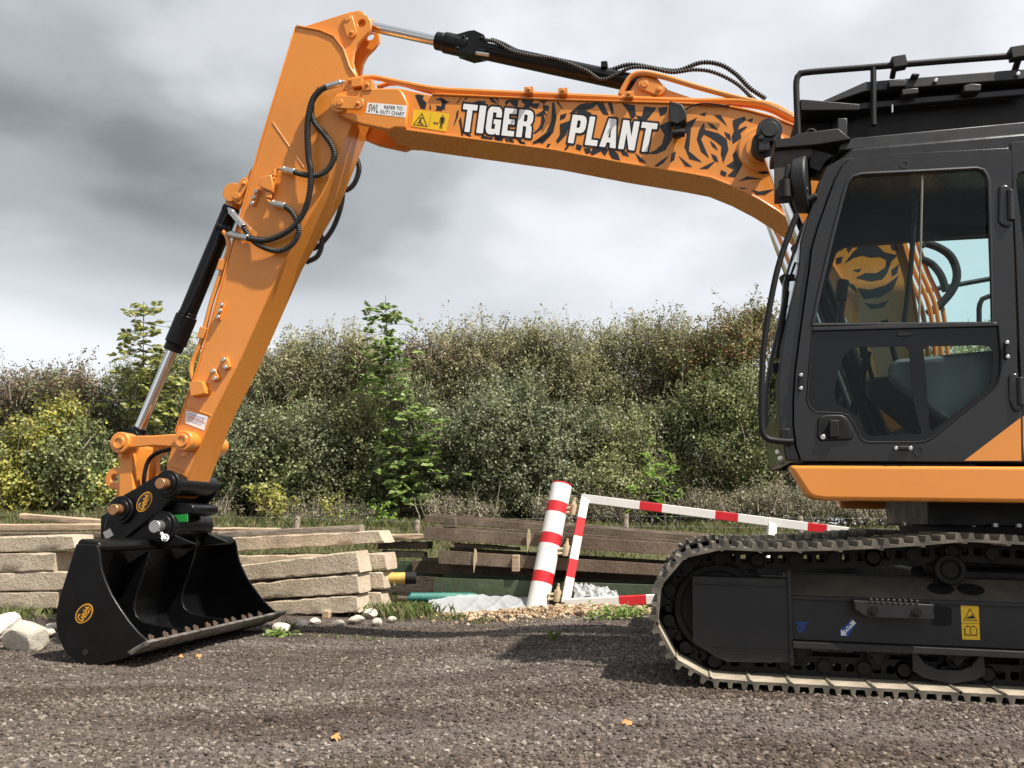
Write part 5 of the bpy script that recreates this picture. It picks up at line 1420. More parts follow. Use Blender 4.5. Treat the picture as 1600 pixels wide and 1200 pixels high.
def topbeam(v0, v1):
    s2 = (tp[2][1] - tp[1][1]) / (tp[2][0] - tp[1][0])
    pp = [tp[0], tp[1], (ex_u, tp[1][1] + s2 * (ex_u - tp[1][0])), (ex_u, tp[4][1] + s2 * (ex_u - tp[4][0])), tp[4], tp[5]]
    m = MB(); m.prism(pp, v0, v1); m.build('guard_top_beam', M['guard'], g, bevel=.005)
topbeam(VG, VG + .05); topbeam(-.46, -.41)
s2 = (tp[2][1] - tp[1][1]) / (tp[2][0] - tp[1][0])
m = MB(); m.prism([tp[5], (tp[1][0], tp[1][1] - .03), (ex_u, tp[1][1] + s2 * (ex_u - tp[1][0]) - .03), (ex_u, tp[1][1] + s2 * (ex_u - tp[1][0]) - .05), (tp[1][0], tp[1][1] - .05), (tp[5][0], tp[5][1] - .02)], VG + .05, -.46)
m.build('guard_roof_plate', M['flatblack'], g)
pin_ = UL(Z5([(470, 340), (640, 262), (1467, 200), (1467, 460), (580, 525), (470, 520)]), VG + .12)
m = MB(); m.prism(pin_[:2] + [(ex_u, pin_[2][1] + .04), (ex_u, pin_[3][1])] + pin_[4:], VG + .12, VG + .15); m.build('guard_inner_panel', M['flatblack'], g)
m = MB(); m.prism(UL(Z5([(300, 320), (345, 322), (610, 345), (612, 378), (300, 380)]), VG), VG - .01, -.4); m.prism(UL(Z5([(300, 380), (500, 375), (500, 510), (300, 500)]), VG + .15), VG + .15, -.42)
m.build('guard_panel', M['flatblack'], g, bevel=.006)
m = MB(); m.prism(UL(Z5([(600, 345), (840, 322), (1467, 268), (1467, 300), (930, 345), (610, 378)]), VG + .05), VG + .03, VG + .08); m.build('guard_lower_beam', M['guard'], g, bevel=.005)
for pts in (Z5([(760, 222), (848, 214), (852, 252), (762, 258)]), Z5([(828, 268), (915, 260), (917, 290), (830, 300)]), Z5([(1150, 248), (1190, 238), (1243, 242), (1240, 278), (1150, 282)]), Z5([(880, 185), (922, 184), (922, 198), (880, 200)]), Z5([(495, 418), (546, 418), (546, 510), (495, 515)])):
    m = MB(); m.prism(UL(pts, VG - .03), VG - .04, VG + .02); m.build('guard_bracket', M['guard'], g, bevel=.006)
for x, y in Z5([(1003, 227), (1430, 193), (522, 520)]):
    m = MB(); m.cyl(P3(x, y, VG), P3(x, y, VG) + Vector((0, -.022, 0)), .012, n=12); m.build('bolt', M['steel'], g, bevel=.003)
m = MB(); m.cyl(P3(1394, 164, VG - .02), P3(1394, 176, VG - .02), .006, n=8); m.build('split_pin', M['steel'], g)
# handrail
hr = [(1247, 212), (1244.5, 150), (1244.5, 126), (1249, 117), (1262, 113), (1365, 104.5), (1480, 95), (1600, 86)]
m = MB(); pts = [P3(x, y, VG) for x, y in hr]; e_ = pts[-1] + (pts[-1] - pts[-2]).normalized() * .7; m.tube(catmull(pts + [e_], .04), .018, 12); m.tube([P3(1364.5, 104, VG), P3(1365, 196, VG)], .017, 10)
m.tube([P3(1400, 90, VG + .02), P3(1394, 122, VG + .12)], .016, 10); m.tube([P3(1598, 72, VG + .02), P3(1585, 112, VG + .12)], .018, 10)
rail = m.build('roof_handrail', M['flatblack'], g)
for x, y, w in ((1404, 99, .11), (1590, 84, .12)):
    m = MB(); p = P3(x, y, VG - .01); m.box(p, (w * .7, .06, .07), Matrix.Rotation(R(-6), 3, 'Y')); m.build('rail_clamp', M['flatblack'], rail, bevel=.005)
# mirror and lamp bracket at the front corner
m = MB(); m.prism(UL(ZC([(145, 310), (340, 290), (430, 240), (900, 180), (1060, 310), (900, 340), (640, 380), (150, 420)]), VG - .03), VG - .06, VG + .25); mb = m.build('mirror_bracket', M['flatblack'], ex, bevel=.006)
m = MB(); m.prism(UL(ZC([(140, 430), (600, 405), (600, 470), (560, 510), (430, 520), (430, 900), (380, 1040), (150, 1060), (150, 700)]), VG - .02), VG - .03, VG - .015); m.build('bracket_plate', mat('worn_primer', [(.030, .022, .02), (.065, .045, .038)], rough=.7, scale=14), mb, bevel=.004)
c = P3(1252, 285, VG - .06)
m = MB(); m.cyl(c + Vector((-.035, .06, 0)), c + Vector((.045, .04, 0)), .150, .165, 40); m.build('mirror_head', M['guard'], mb, bevel=.015, seg=3)
m = MB(); m.tube(catmull([P3(x, y, VG - .12) for x, y in ZC([(300, 800), (295, 680), (305, 610), (318, 600), (322, 640), (310, 800)])], .02), .011, 8); p = P3(1227, 296, VG - .12); m.cyl(p + Vector((0, 0, -.05)), p + Vector((0, 0, .05)), .035, n=18); m.cyl(p, p + Vector((.12, .03, 0)), .018, n=12); m.build('adjuster_handle', M['flatblack'], mb, bevel=.004)
m = MB(); m.tube(catmull([P3(x, y, VG - .05) for x, y in ZC([(525, 350), (530, 230), (560, 180), (600, 170), (640, 195), (655, 240), (650, 340)])], .02), .008, 8); m.build('wire_loop', M['flatblack'], mb)
m = MB(); m.prism(UL(ZC([(600, 410), (860, 490), (760, 560), (690, 690), (560, 640), (560, 520)]), VG), VG - .02, VG + .1); m.build('bracket_gusset', M['flatblack'], mb, bevel=.006)
gb = [(1247, 335), (1241, 345), (1215, 420), (1196, 520), (1191, 580), (1189.5, 650), (1192, 676), (1202, 687), (1229, 690), (1240, 690)]
m = MB(); m.tube(catmull([P3(x, y, VC - .06) for x, y in gb], .04), .017, 12); gbo = m.build('grab_bar', M['flatblack'], ex)
m = MB(); p = P3(1226, 679, VC - .04); m.box(p, (.05, .05, .06)); m.build('bar_mount', M['flatblack'], gbo, bevel=.005); m = MB(); p = P3(1267, 312, VC - .02); m.cyl(p + Vector((-.06, 0, -.02)), p + Vector((.03, 0, .02)), .02, n=12); m.build('bar_mount', M['flatblack'], gbo, bevel=.005)
for x, y in ((1217, 706), (1221, 716)):
    m = MB(); m.cyl(P3(x, y, VC), P3(x, y, VC) + Vector((-.012, -.012, 0)), .012, n=10); m.build('bolt', M['steel'], gbo)
m = MB(); m.tube([P3(x, y, VC + .1) for x, y in [(1243, 410), (1232, 440), (1225, 500), (1217, 575)]], .007, 8); m.tube([P3(1230, 455, VC + .1), P3(1215, 560, VC + .1)], .014, 6); m.box(P3(1216, 575, VC + .1), (.06, .05, .05)); m.box(P3(1234, 434, VC + .1), (.05, .04, .03)); m.build('wiper', M['rubber'], ex)

# ================================================================== YARD: stacks, steel, gate
def rough_beam(name, quad, v, depth, material, label, cat, group, jit=.0032, seg=18, parent=None, seed=0):
    """beam seen by its long side: quad px TL,TR,BR,BL on plane v, pushed back by depth; worn edges"""
    rs = random.Random(seed * 13 + len(name))
    q = [P3(x, y, v) for x, y in quad]
    cen = (q[0] + q[1] + q[2] + q[3]) / 4
    ring_n = 12
    vs = []; fs = []
    for i in range(seg + 1):
        s = i / seg
        b = q[3].lerp(q[2], s); t = q[0].lerp(q[1], s)
        ch = .009 + max(0, rs.gauss(0, .006)) + (.006 if i in (0, seg) else 0)
        hgt = (t - b).length; upv = (t - b).normalized()
        prof = [(0, ch), (0, hgt * .5), (0, hgt - ch), (ch, hgt), (depth * .5, hgt), (depth - ch, hgt), (depth, hgt - ch), (depth, hgt * .5), (depth, ch), (depth - ch, 0), (depth * .5, 0), (ch, 0)]
        for dv, dz in prof:
            p = b + upv * dz + Vector((0, dv, 0))
            vs.append(frame_w(p + Vector((rs.gauss(0, jit * .6), rs.gauss(0, jit), rs.gauss(0, jit)))))
    for i in range(seg):
        for k in range(ring_n):
            fs.append((i * ring_n + k, i * ring_n + (k + 1) % ring_n, (i + 1) * ring_n + (k + 1) % ring_n, (i + 1) * ring_n + k))
    fs += [tuple(range(ring_n)), tuple(reversed(range(seg * ring_n, (seg + 1) * ring_n)))]
    c = frame_w(Vector((cen.x, v + depth / 2, min(p.z for p in q))))
    m = MB(); m.add([(p - c) for p in [Vector(a) for a in vs]], fs)
    o = m.build(name, material, None, smooth=28); o.location = c
    tag(o, label, cat, group)
    return o
V1 = 1.75
right = [
 ([(360, 840), (590, 829), (600, 848), (360, 862)], V1 + .36, .34, 'topmost pale concrete beam of the stack right of the bucket'),
 ([(352, 886), (556, 861), (562, 894), (352, 910)], V1, .33, 'tilted concrete beam, second from top of the stack right of the bucket'),
 ([(362, 868), (600, 864), (604, 890), (362, 892)], V1 + .36, .34, 'concrete beam end showing behind the tilted beam in the right stack'),
 ([(352, 916), (558, 896), (560, 928), (352, 938)], V1, .33, 'third concrete beam down at the front of the right stack'),
 ([(362, 897), (597, 894), (600, 920), (362, 922)], V1 + .36, .34, 'concrete beam in the rear row, third down, of the right stack'),
 ([(352, 945), (556, 930), (560, 957), (352, 964)], V1, .33, 'lowest front concrete beam of the stack right of the bucket'),
 ([(362, 928), (594, 925), (599, 952), (362, 955)], V1 + .36, .34, 'lowest concrete beam in the rear row of the right stack'),
]
for k, (q, v, d, lab) in enumerate(right):
    rough_beam('concrete_beam', q, v, d, M['concrete'], lab, 'concrete beam', 'concrete beams stacked beside the bucket', seed=k)
m = MB(); 
for k, (x0, x1, v) in enumerate(((515, 525, V1 + .05), (400, 415, V1 + .05))):
    a = U(x0, 957, v); b = U(x1, 973, v)
    m = MB(); c = frame_w((a[0], v, 0)); m.box((0, .3, .03), (.07, .8, .10)); o = m.build('timber_bearer', M['timber_pale'], None, bevel=.005); o.location = c + Vector((0, 0, .02)); o.rotation_euler = (0, 0, -EX_A)
    tag(o, ('pale timber bearer under the right end of the right concrete stack', 'timber bearer under the right concrete stack close to the bucket')[k], 'timber')
V2 = 1.25
left = [
 ([(-190, 842), (112, 836), (118, 860), (-190, 868)], .34, 'top concrete beam of the stack left of the bucket'),
 ([(-190, 868), (86, 863), (84, 893), (-190, 896)], .34, 'second concrete beam from the top, left stack at the picture edge'),
 ([(-190, 898), (108, 893), (104, 922), (-190, 928)], .34, 'third concrete beam from the top, left stack at the picture edge'),
 ([(-190, 929), (91, 924), (87, 951), (-190, 957)], .34, 'lowest concrete beam of the stack left of the bucket'),
]
for k, (q, d, lab) in enumerate(left):
    rough_beam('concrete_beam', q, V2, d, M['concrete'], lab, 'concrete beam', 'concrete beams stacked left of the bucket', seed=k + 20)
rough_beam('concrete_beam', [(60, 866), (110, 862), (113, 892), (60, 895)], V2 + .36, .34, M['concrete'], 'short concrete beam end showing behind the second beam of the left stack', 'concrete beam', 'concrete beams stacked left of the bucket', seed=40)
rough_beam('timber_sleeper', [(-190, 960), (80, 955), (82, 972), (-190, 978)], V2 + .06, .3, M['timber_dark'], 'dark timber sleeper under the left concrete stack', 'timber', None, seed=41)
# timbers lying over the stacks
tim = [
 ([(30, 802), (162, 812), (162, 822), (30, 812)], V2 + .9, .12, 'timber_pale', 'short pale plank tilted across the top of the left stack'),
 ([(-190, 820), (175, 818), (175, 829), (-190, 832)], V2 + .55, .14, 'timber_pale', 'long pale plank lying on top of the left stack'),
 ([(-190, 833), (170, 831), (170, 841), (-190, 843)], V2 + .30, .16, 'timber_dark', 'dark plank under the long pale plank of the left stack'),
 ([(300, 824), (432, 825), (432, 833), (300, 834)], V1 + .75, .12, 'timber_pale', 'narrow pale plank lying behind the bucket on the right stack'),
 ([(340, 831), (561, 820), (562, 832), (340, 845)], V1 + .40, .14, 'timber_grey', 'grey weathered beam lying on top of the right stack'),
 ([(560, 835), (662, 834), (662, 843), (560, 844)], V1 + 1.0, .12, 'timber_pale', 'pale plank bridging the right stack and the steel pile'),
 ([(590, 846), (668, 846), (668, 858), (590, 858)], V1 + 1.1, .2, 'timber_dark', 'dark board below the plank between stack and steel pile'),
 ([(596, 860), (662, 862), (662, 872), (596, 870)], V1 + 1.15, .15, 'timber_grey', 'short grey board end between the concrete stack and steel pile'),
]
for k, (q, v, d, mm, lab) in enumerate(tim):
    rough_beam('timber_plank', q, v, d, M[mm], lab, 'plank', None, jit=.0025, seg=8, seed=k + 60)
# rusty steel channels
def channel(top_px, bot_px, v, depth, lab, mat_out, mat_in, wall=.012, lip=True, name='steel_channel', solid=False):
    """U-section lying open side up: near wall outline from px, pushed back"""
    A, B = P3(*top_px[0], v), P3(*top_px[1], v); C, D = P3(*bot_px[1], v), P3(*bot_px[0], v)
    m = MB()
    near = [(A.x, A.z), (B.x, B.z), (C.x, C.z), (D.x, D.z)]
    m.prism(near, v, v + wall)
    m.prism([(a, b + .02) for a, b in near], v + depth - wall, v + depth)
    base = [(D.x, D.z), (C.x, C.z), (C.x, C.z + .03), (D.x, D.z + .03)]
    if solid:
        base = [(D.x, D.z), (C.x, C.z), (B.x, B.z - .015), (A.x, A.z - .015)]
    m.prism(base, v + wall, v + depth - wall, mi=1)
    c = Vector((A.x, v, D.z))
    m.v = [tuple(frame_w(q) - frame_w(c)) for q in m.v]
    o = m.build(name, [mat_out, mat_in], None, bevel=.003); o.location = frame_w(c)
    tag(o, lab, 'steel beam', 'steel beams piled in the middle')
    return o
VP_ = 2.75
zc = lambda a: Z8([a])[0]
ch = channel([zc((325, 297)), (1120, 853)], [zc((325, 360)), (1120, 872)], VP_, .42, 'long rusty steel channel on top of the pile, left end open', M['rust'], M['rustgreen'])
m = MB()
channel([zc((330, 238)), (1110, 838)], [zc((330, 275)), (1110, 849)], VP_ + .44, .3, 'rusty steel channel lying behind the top channel of the pile', M['rust'], M['rust'])
channel([zc((400, 415)), (1075, 884)], [zc((400, 482)), (1075, 902)], VP_ - .02, .45, 'rusty steel channel second from top with a greenish end', M['rust'], M['rustgreen'])
channel([zc((270, 465)), (1060, 890)], [zc((270, 530)), (1060, 908)], VP_ + .42, .35, 'rusty steel channel sticking out furthest left in the pile', M['rust'], M['rust'])
channel([zc((380, 552)), (1060, 915)], [zc((372, 640)), (1060, 934)], VP_ - .05, .35, 'lowest steel beam of the pile with flaking green paint', M['rustgreen'], M['rust'], solid=True)
channel([(612, 880), (1060, 905)], [(612, 897), (1060, 925)], VP_ + .85, .25, 'green painted steel beam at the rear left of the pile', M['greensteel'], M['rust'])
def thing_box(name, px, v, size, material, lab, cat, rz=0, ry=0, bevel=.006):
    p = frame_w(P3(*px, v)); m = MB(); m.box((0, 0, 0), size, Matrix.Rotation(R(ry), 3, 'Y')); o = m.build(name, material, None, bevel=bevel); o.location = p; o.rotation_euler = (0, 0, -EX_A + R(rz)); tag(o, lab, cat); return o
thing_box('timber_block', zc((788, 480)), VP_ - .06, (.075, .07, .17), M['timber_pale'], 'small upright pale timber block against the steel pile', 'timber')
thing_box('timber_chock', zc((465, 278)), VP_ + .35, (.11, .1, .10), M['timber_dark'], 'dark timber chock inside the top channel', 'timber')
rough_beam('timber_plank', [zc(q) for q in ((480, 378), (800, 402), (800, 415), (480, 402))], VP_ + .22, .12, M['timber_grey'], 'grey plank lying inside the second steel channel', 'plank', None, .003, 8, seed=81)
rough_beam('timber_plank', [(885, 818), (1115, 838), (1115, 850), (885, 828)], VP_ + .62, .18, M['timber_dark'], 'dark weathered board on top of the pile behind the gate', 'plank', None, .005, 14, seed=82)
rough_beam('timber_sleeper', [(600, 884), (1060, 908), (1060, 948), (600, 930)], VP_ + 1.2, .25, M['timber_dark'], 'dark sleeper deep behind the steel pile', 'timber', None, .004, 10, seed=83)
for k, px in enumerate(((584, 465), (852, 365))):
    p = frame_w(P3(*zc(px), VP_ - .03)); m = MB(); m.prism([(-.012, -.13), (.0, -.06), (.02, .0), (.012, .1), (-.008, .12), (-.02, .02)], -.008, .008); o = m.build('rust_flake', M['hinge'], None); o.location = p; o.rotation_euler = (0, 0, -EX_A)
    tag(o, ('split wood sliver hanging from the second steel channel', 'split wood sliver hanging from the top steel channel')[k], 'wood sliver')
def gpipe(name, px0, px1, v0, v1, r, material, lab, cap=None):
    a = frame_w(P3(*px0, v0)); b = frame_w(P3(*px1, v1)); m = MB(); d = b - a
    m.cyl((0, 0, 0), d, r, n=28); o = m.build(name, material, None, bevel=.003); o.location = a; tag(o, lab, 'pipe')
    if cap:
        m = MB(); m.ring(Vector((0, 0, 0)) + d.normalized() * -.012, d.normalized() * .09, r * 1.03, r * .8, 28); m.build('pipe_collar', cap, o)
    return o
gpipe('yellow_pipe', (600, 903), (646, 903), V1 + .55, V1 + .65, .055, M['yellowpipe'], 'short yellow pipe between the concrete stack and steel pile')
gpipe('black_pipe_end', (633, 903), (650, 903), V1 + .62, V1 + .66, .062, M['rubber'], 'black collar around the yellow pipe end')
gpipe('teal_pipe', (622, 933), (790, 933), VP_ - .35, VP_ + .1, .045, M['tealpipe'], 'teal painted pipe on the ground left of the plastic sheet', M['rust'])

# red and white gate post and gate frame
def banded_tube(name, p0, p1, r, bands, parent, square=False):
    """bands: (t0,t1) painted red; each length of paint is a piece of its own"""
    p0 = Vector(p0); p1 = Vector(p1); cuts = [0.0]
    cols = []
    for a, b in bands:
        if a > cuts[-1]: cols.append(0); cuts.append(a)
        cols.append(1); cuts.append(b)
    if cuts[-1] < 1: cols.append(0); cuts.append(1.0)
    m = MB(); n = 4 if square else 36
    d = (p1 - p0).normalized()
    if square:
        side = Vector((0, 1, 0)); side = (side - d * side.dot(d)).normalized(); o2 = d.cross(side)
        off = [side * x * r + o2 * y * r for x, y in ((-1, -1), (1, -1), (1, 1), (-1, 1))]
    else:
        a = d.orthogonal().normalized(); b = d.cross(a); off = [a * (r * math.cos(2 * math.pi * k / n)) + b * (r * math.sin(2 * math.pi * k / n)) for k in range(n)]
    vs = [p0.lerp(p1, t) + q for t in cuts for q in off]
    m.v = [tuple(q) for q in vs]
    for i in range(len(cols)):
        for k in range(n):
            m.f.append((i * n + k, i * n + (k + 1) % n, (i + 1) * n + (k + 1) % n, (i + 1) * n + k)); m.m.append(cols[i])
    m.f += [tuple(reversed(range(n))), tuple(range((len(cuts) - 1) * n, len(cuts) * n))]; m.m += [2 if not square else cols[0], cols[-1]]
    return m.build(name, [M['gatewhite'], M['gatered'], M['timber_dark']], parent, bevel=.004 if square else 0)
VGt = 2.42
pb = frame_w(P3(838, 954, VGt)); 
gp_ = empty('gate_post', pb)
tag(gp_, 'thick white round post with red bands leaning on the steel pile', 'post')
pt = frame_w(P3(878, 757, VGt + .42))
d_ = pt - pb
banded_tube('post_tube', (0, 0, 0), d_, .108, [(.20, .285), (.50, .585), (.755, .84), (.988, 1.0)], gp_)
gf = empty('field_gate', frame_w(P3(880, 945, VGt - .02)))
tag(gf, 'white square-tube gate frame with red bands leaning beside the post', 'gate')
g0 = frame_w(P3(880, 945, VGt - .02))
def gpt(x, y, v): return frame_w(P3(x, y, v)) - g0
A = gpt(914, 779, VGt + .36); B = gpt(883, 943, VGt - .02)
banded_tube('gate_upright', B, A, .043, [(.23, .40), (.62, .80)], gf, True)
C_ = gpt(1325, 831, VGt + .60)
banded_tube('gate_top_rail', A + (A - C_).normalized() * .04, C_, .043, [(.225, .31), (.51, .595), (.85, .92)], gf, True)
D_ = gpt(1300, 905, VGt + .10)
banded_tube('gate_bottom_rail', B, gpt(1060, 934, VGt + .02), .043, [(.48, .72), (.9, 1.0)], gf, True)
banded_tube('gate_end_upright', gpt(1206, 816, VGt + .54), gpt(1200, 922, VGt + .10), .040, [(.30, .52)], gf, True)
for k, (x, y) in enumerate(((895, 797), (884, 861), (870, 932))):
    m = MB(); t = (932 - y) / 135; v = VGt + .0 + .33 * t
    c = gpt(x, y, v)
    for dz in (-.03, .015): m.cyl(c + Vector((-.09, 0, dz)), c + Vector((.09, .0, dz + .02)), .014, n=10)
    m.cyl(c + Vector((0, 0, -.05)), c + Vector((.01, 0, .06)), .034, n=16); m.cyl(c + Vector((.01, 0, .06)), c + Vector((.014, 0, .095)), .022, .016, 12); m.cyl(c + Vector((.014, 0, .095)), c + Vector((.018, 0, .125)), .012, n=10)
    m.build('hinge', M['hinge'], gf, bevel=.003)

# plastic sheeting: crumpled translucent film
def crumpled(name, pts_fn, nu, nv, amp, seed, lab):
    rs = np.random.RandomState(seed)
    bumps = [(rs.uniform(2, 22), rs.uniform(-6, 6), rs.uniform(0, 6.28), rs.uniform(.3, 1) ) for _ in range(9)]
    vs = []
    for j in range(nv):
        for i in range(nu):
            s, t = i / (nu - 1), j / (nv - 1)
            ee = .05 * math.sin(s * 23 + seed) + .04 * math.sin(s * 51) 
            p = pts_fn(s + .012 * math.sin(t * 9 + seed), t * (1 + ee) - ee * .4)
            k = sum(w * (1 - abs(math.sin(a * s + b * t + ph))) ** 2 for a, b, ph, w in bumps) / 2.2
            k *= .35 + .65 * math.sin(math.pi * (.15 + .7 * t)) * (.6 + .4 * math.sin(s * 7 + seed))
            vs.append(p + Vector((0, -k * amp * .6, k * amp)))
    m = MB(); m.add(vs, [(j * nu + i, j * nu + i + 1, (j + 1) * nu + i + 1, (j + 1) * nu + i) for j in range(nv - 1) for i in range(nu - 1)])
    mt = bpy.data.materials.get('milky_film')
    if mt is None:
        mt, nt, b = nodes_of('milky_film'); b.inputs['Base Color'].default_value = (.66, .68, .70, 1); b.inputs['Roughness'].default_value = .18; b.inputs['Alpha'].default_value = .55
    o = m.build(name, mt, None, smooth=60); tag(o, lab, 'plastic sheet'); return o
c0 = frame_w(P3(668, 955, VP_ - .42)); 
def sheetA(s, t):
    a = frame_w(P3(667 + 165 * s, 962 - 5 * s, VP_ - .50)); b = frame_w(P3(669 + 165 * s, 928 + 6 * s, VP_ - .12)); p = a.lerp(b, t)
    p.z = max(p.z, .01); return p
crumpled('plastic_sheet', sheetA, 150, 26, .03, 3, 'crumpled clear plastic sheet on the ground left of the gate post')
def sheetB(s, t):
    a = frame_w(P3(897 + 70 * s, 938, VP_ - .28)); b = frame_w(P3(897 + 66 * s, 915 + 10 * s, VP_ - .12)); return a.lerp(b, t)
crumpled('plastic_sheet', sheetB, 70, 22, .07, 5, 'crumpled clear plastic sheet inside the lower corner of the gate')

# pale rocks
def rock(px, size, lab, seed, sc3=(1, .8, .62), material='rock', sink=.25):
    p = GP(*px); rs = random.Random(seed)
    bm = bmesh.new(); bmesh.ops.create_icosphere(bm, subdivisions=3, radius=1)
    ks = [(Vector((rs.gauss(0, 1), rs.gauss(0, 1), rs.gauss(0, 1))).normalized(), rs.uniform(.62, .95)) for _ in range(13)]
    for q in bm.verts:
        for n, d in ks:
            e = q.co.dot(n) - d
            if e > 0: q.co -= n * e * .92
        q.co += Vector((rs.gauss(0, .012), rs.gauss(0, .012), rs.gauss(0, .012)))
        q.co = Vector((q.co.x * sc3[0], q.co.y * sc3[1], q.co.z * sc3[2])) * size
    me = bpy.data.meshes.new('rock'); bm.to_mesh(me); bm.free(); me.materials.append(M[material]); me.shade_smooth(); me.set_sharp_from_angle(angle=R(32))
    o = bpy.data.objects.new('rock', me); col.objects.link(o); o.location = (p.x, p.y, gz(p.x, p.y) + size * sc3[2] * (1 - sink)); o.rotation_euler = (rs.uniform(-.2, .2), rs.uniform(-.2, .2), rs.uniform(0, 6))
    tag(o, lab, 'rock', 'pale rocks lining the yard edge'); return o
rocks = [((38, 1015), .21, 'large cream boulder at the left edge beside the bucket'), ((4, 1000), .20, 'cream boulder cut by the left picture edge'), ((10, 985), .13, 'grey-white rock behind the two boulders at the left edge'),
 ((72, 996), .10, 'small pale rock just left of the bucket, behind the boulder'), ((82, 985), .08, 'pale rock touching the shadow of the bucket heel'),
 ((440, 990), .10, 'flat pale rock at the far end of the cutting edge'), ((468, 980), .085, 'pale rock under the right stack, nearest the bucket tip'), ((492, 976), .07, 'small pale rock under the middle of the right stack'),
 ((530, 980), .07, 'small white rock below the bearer of the right stack'), ((556, 975), .09, 'white rock under the right corner of the right stack'), ((578, 966), .10, 'largest white rock at the right corner of the right stack'),
 ((590, 978), .08, 'pale rock in the grass right of the stack'), ((612, 972), .06, 'small rock in the grass between stack and plastic sheet'), ((735, 972), .05, 'small pale stone in front of the plastic sheet'), ((910, 962), .07, 'sandy stone at the foot of the gate corner'), ((935, 958), .06, 'sandy stone beneath the gate bottom rail')]
for k, (px, s, lab) in enumerate(rocks):
    rock(px, s * .9, lab, k + 5, (1, .8, .6) if k > 1 else (1.05, .8, .72), 'rock' if k < 13 else 'sandstone', .3)

# ================================================================== VEGETATION
class Leaves:
    def __init__(s, seed):
        s.rs = np.random.RandomState(seed); s.V = []; s.C = []
    def add(s, pos, L, W, nrm, cols, droop=.2):
        rs = s.rs; n = len(pos)
        nrm = nrm / np.linalg.norm(nrm, axis=1, keepdims=True)
        t = rs.normal(0, 1, (n, 3)); t[:, 2] -= droop
        t -= nrm * (t * nrm).sum(1, keepdims=True); t /= np.linalg.norm(t, axis=1, keepdims=True) + 1e-9
        b = np.cross(nrm, t)
        k = rs.uniform(.65, 1.25, (n, 1)); L = L * k; W = W * k
        p0 = pos; p1 = pos + t * L * .45 + b * W * .5 + nrm * L * .06; p2 = pos + t * L - nrm * L * .06; p3 = pos + t * L * .45 - b * W * .5 + nrm * L * .06
        s.V.append(np.stack([p0, p1, p2, p3], 1).reshape(-1, 3)); s.C.append(np.repeat(cols, 4, 0))
    def build(s, name, parent, org, material=None):
        V = np.concatenate(s.V) - np.array(org); C = np.concatenate(s.C)
        n = len(V) // 4
        me = bpy.data.meshes.new(name)
        me.vertices.add(len(V)); me.vertices.foreach_set('co', V.astype(np.float32).ravel())
        me.loops.add(4 * n); me.loops.foreach_set('vertex_index', np.arange(4 * n, dtype=np.int32))
        me.polygons.add(n); me.polygons.foreach_set('loop_start', (np.arange(n) * 4).astype(np.int32))
        me.update(calc_edges=True)
        a = me.color_attributes.new('Col', 'FLOAT_COLOR', 'POINT')
        a.data.foreach_set('color', np.concatenate([C, np.ones((len(C), 1))], 1).astype(np.float32).ravel())
        me.materials.append(material or M['leaf'])
        o = bpy.data.objects.new(name, me); col.objects.link(o); o.parent = parent
        return o
PAL = {
 'sallow': [(.270, .280, .125), (.320, .315, .155), (.225, .240, .105), (.350, .330, .185), (.235, .205, .120), (.38, .36, .22)],
 'sallow_green': [(.250, .275, .110), (.305, .315, .140), (.210, .235, .095), (.34, .335, .160)],
 'dark': [(.165, .195, .100), (.200, .230, .120), (.235, .260, .145), (.290, .305, .200), (.135, .160, .082)],  # fourth tone is a grey glint of light painted into some leaves
 'green': [(.210, .255, .098), (.255, .295, .122), (.170, .205, .085), (.300, .320, .155), (.18, .22, .09)],
 'redgreen': [(.190, .225, .080), (.155, .185, .070), (.290, .150, .078), (.23, .24, .09), (.26, .18, .09)],
 'red': [(.25, .11, .062), (.21, .13, .078), (.30, .15, .09), (.18, .15, .07)],
 'yellow': [(.36, .345, .075), (.43, .39, .095), (.28, .30, .07), (.23, .26, .065), (.45, .41, .12)],
 'ash': [(.190, .290, .070), (.235, .340, .095), (.150, .225, .058), (.30, .37, .12)],
 'ashyellow': [(.32, .34, .095), (.40, .39, .125), (.25, .29, .08)],
 'lime': [(.22, .38, .05), (.27, .44, .07), (.18, .31, .05)],
 'brown': [(.185, .140, .095), (.235, .170, .115), (.155, .135, .085), (.20, .18, .09)],
 'grey': [(.28, .25, .17), (.21, .19, .125), (.36, .32, .23), (.17, .16, .09), (.19, .20, .09)],
}
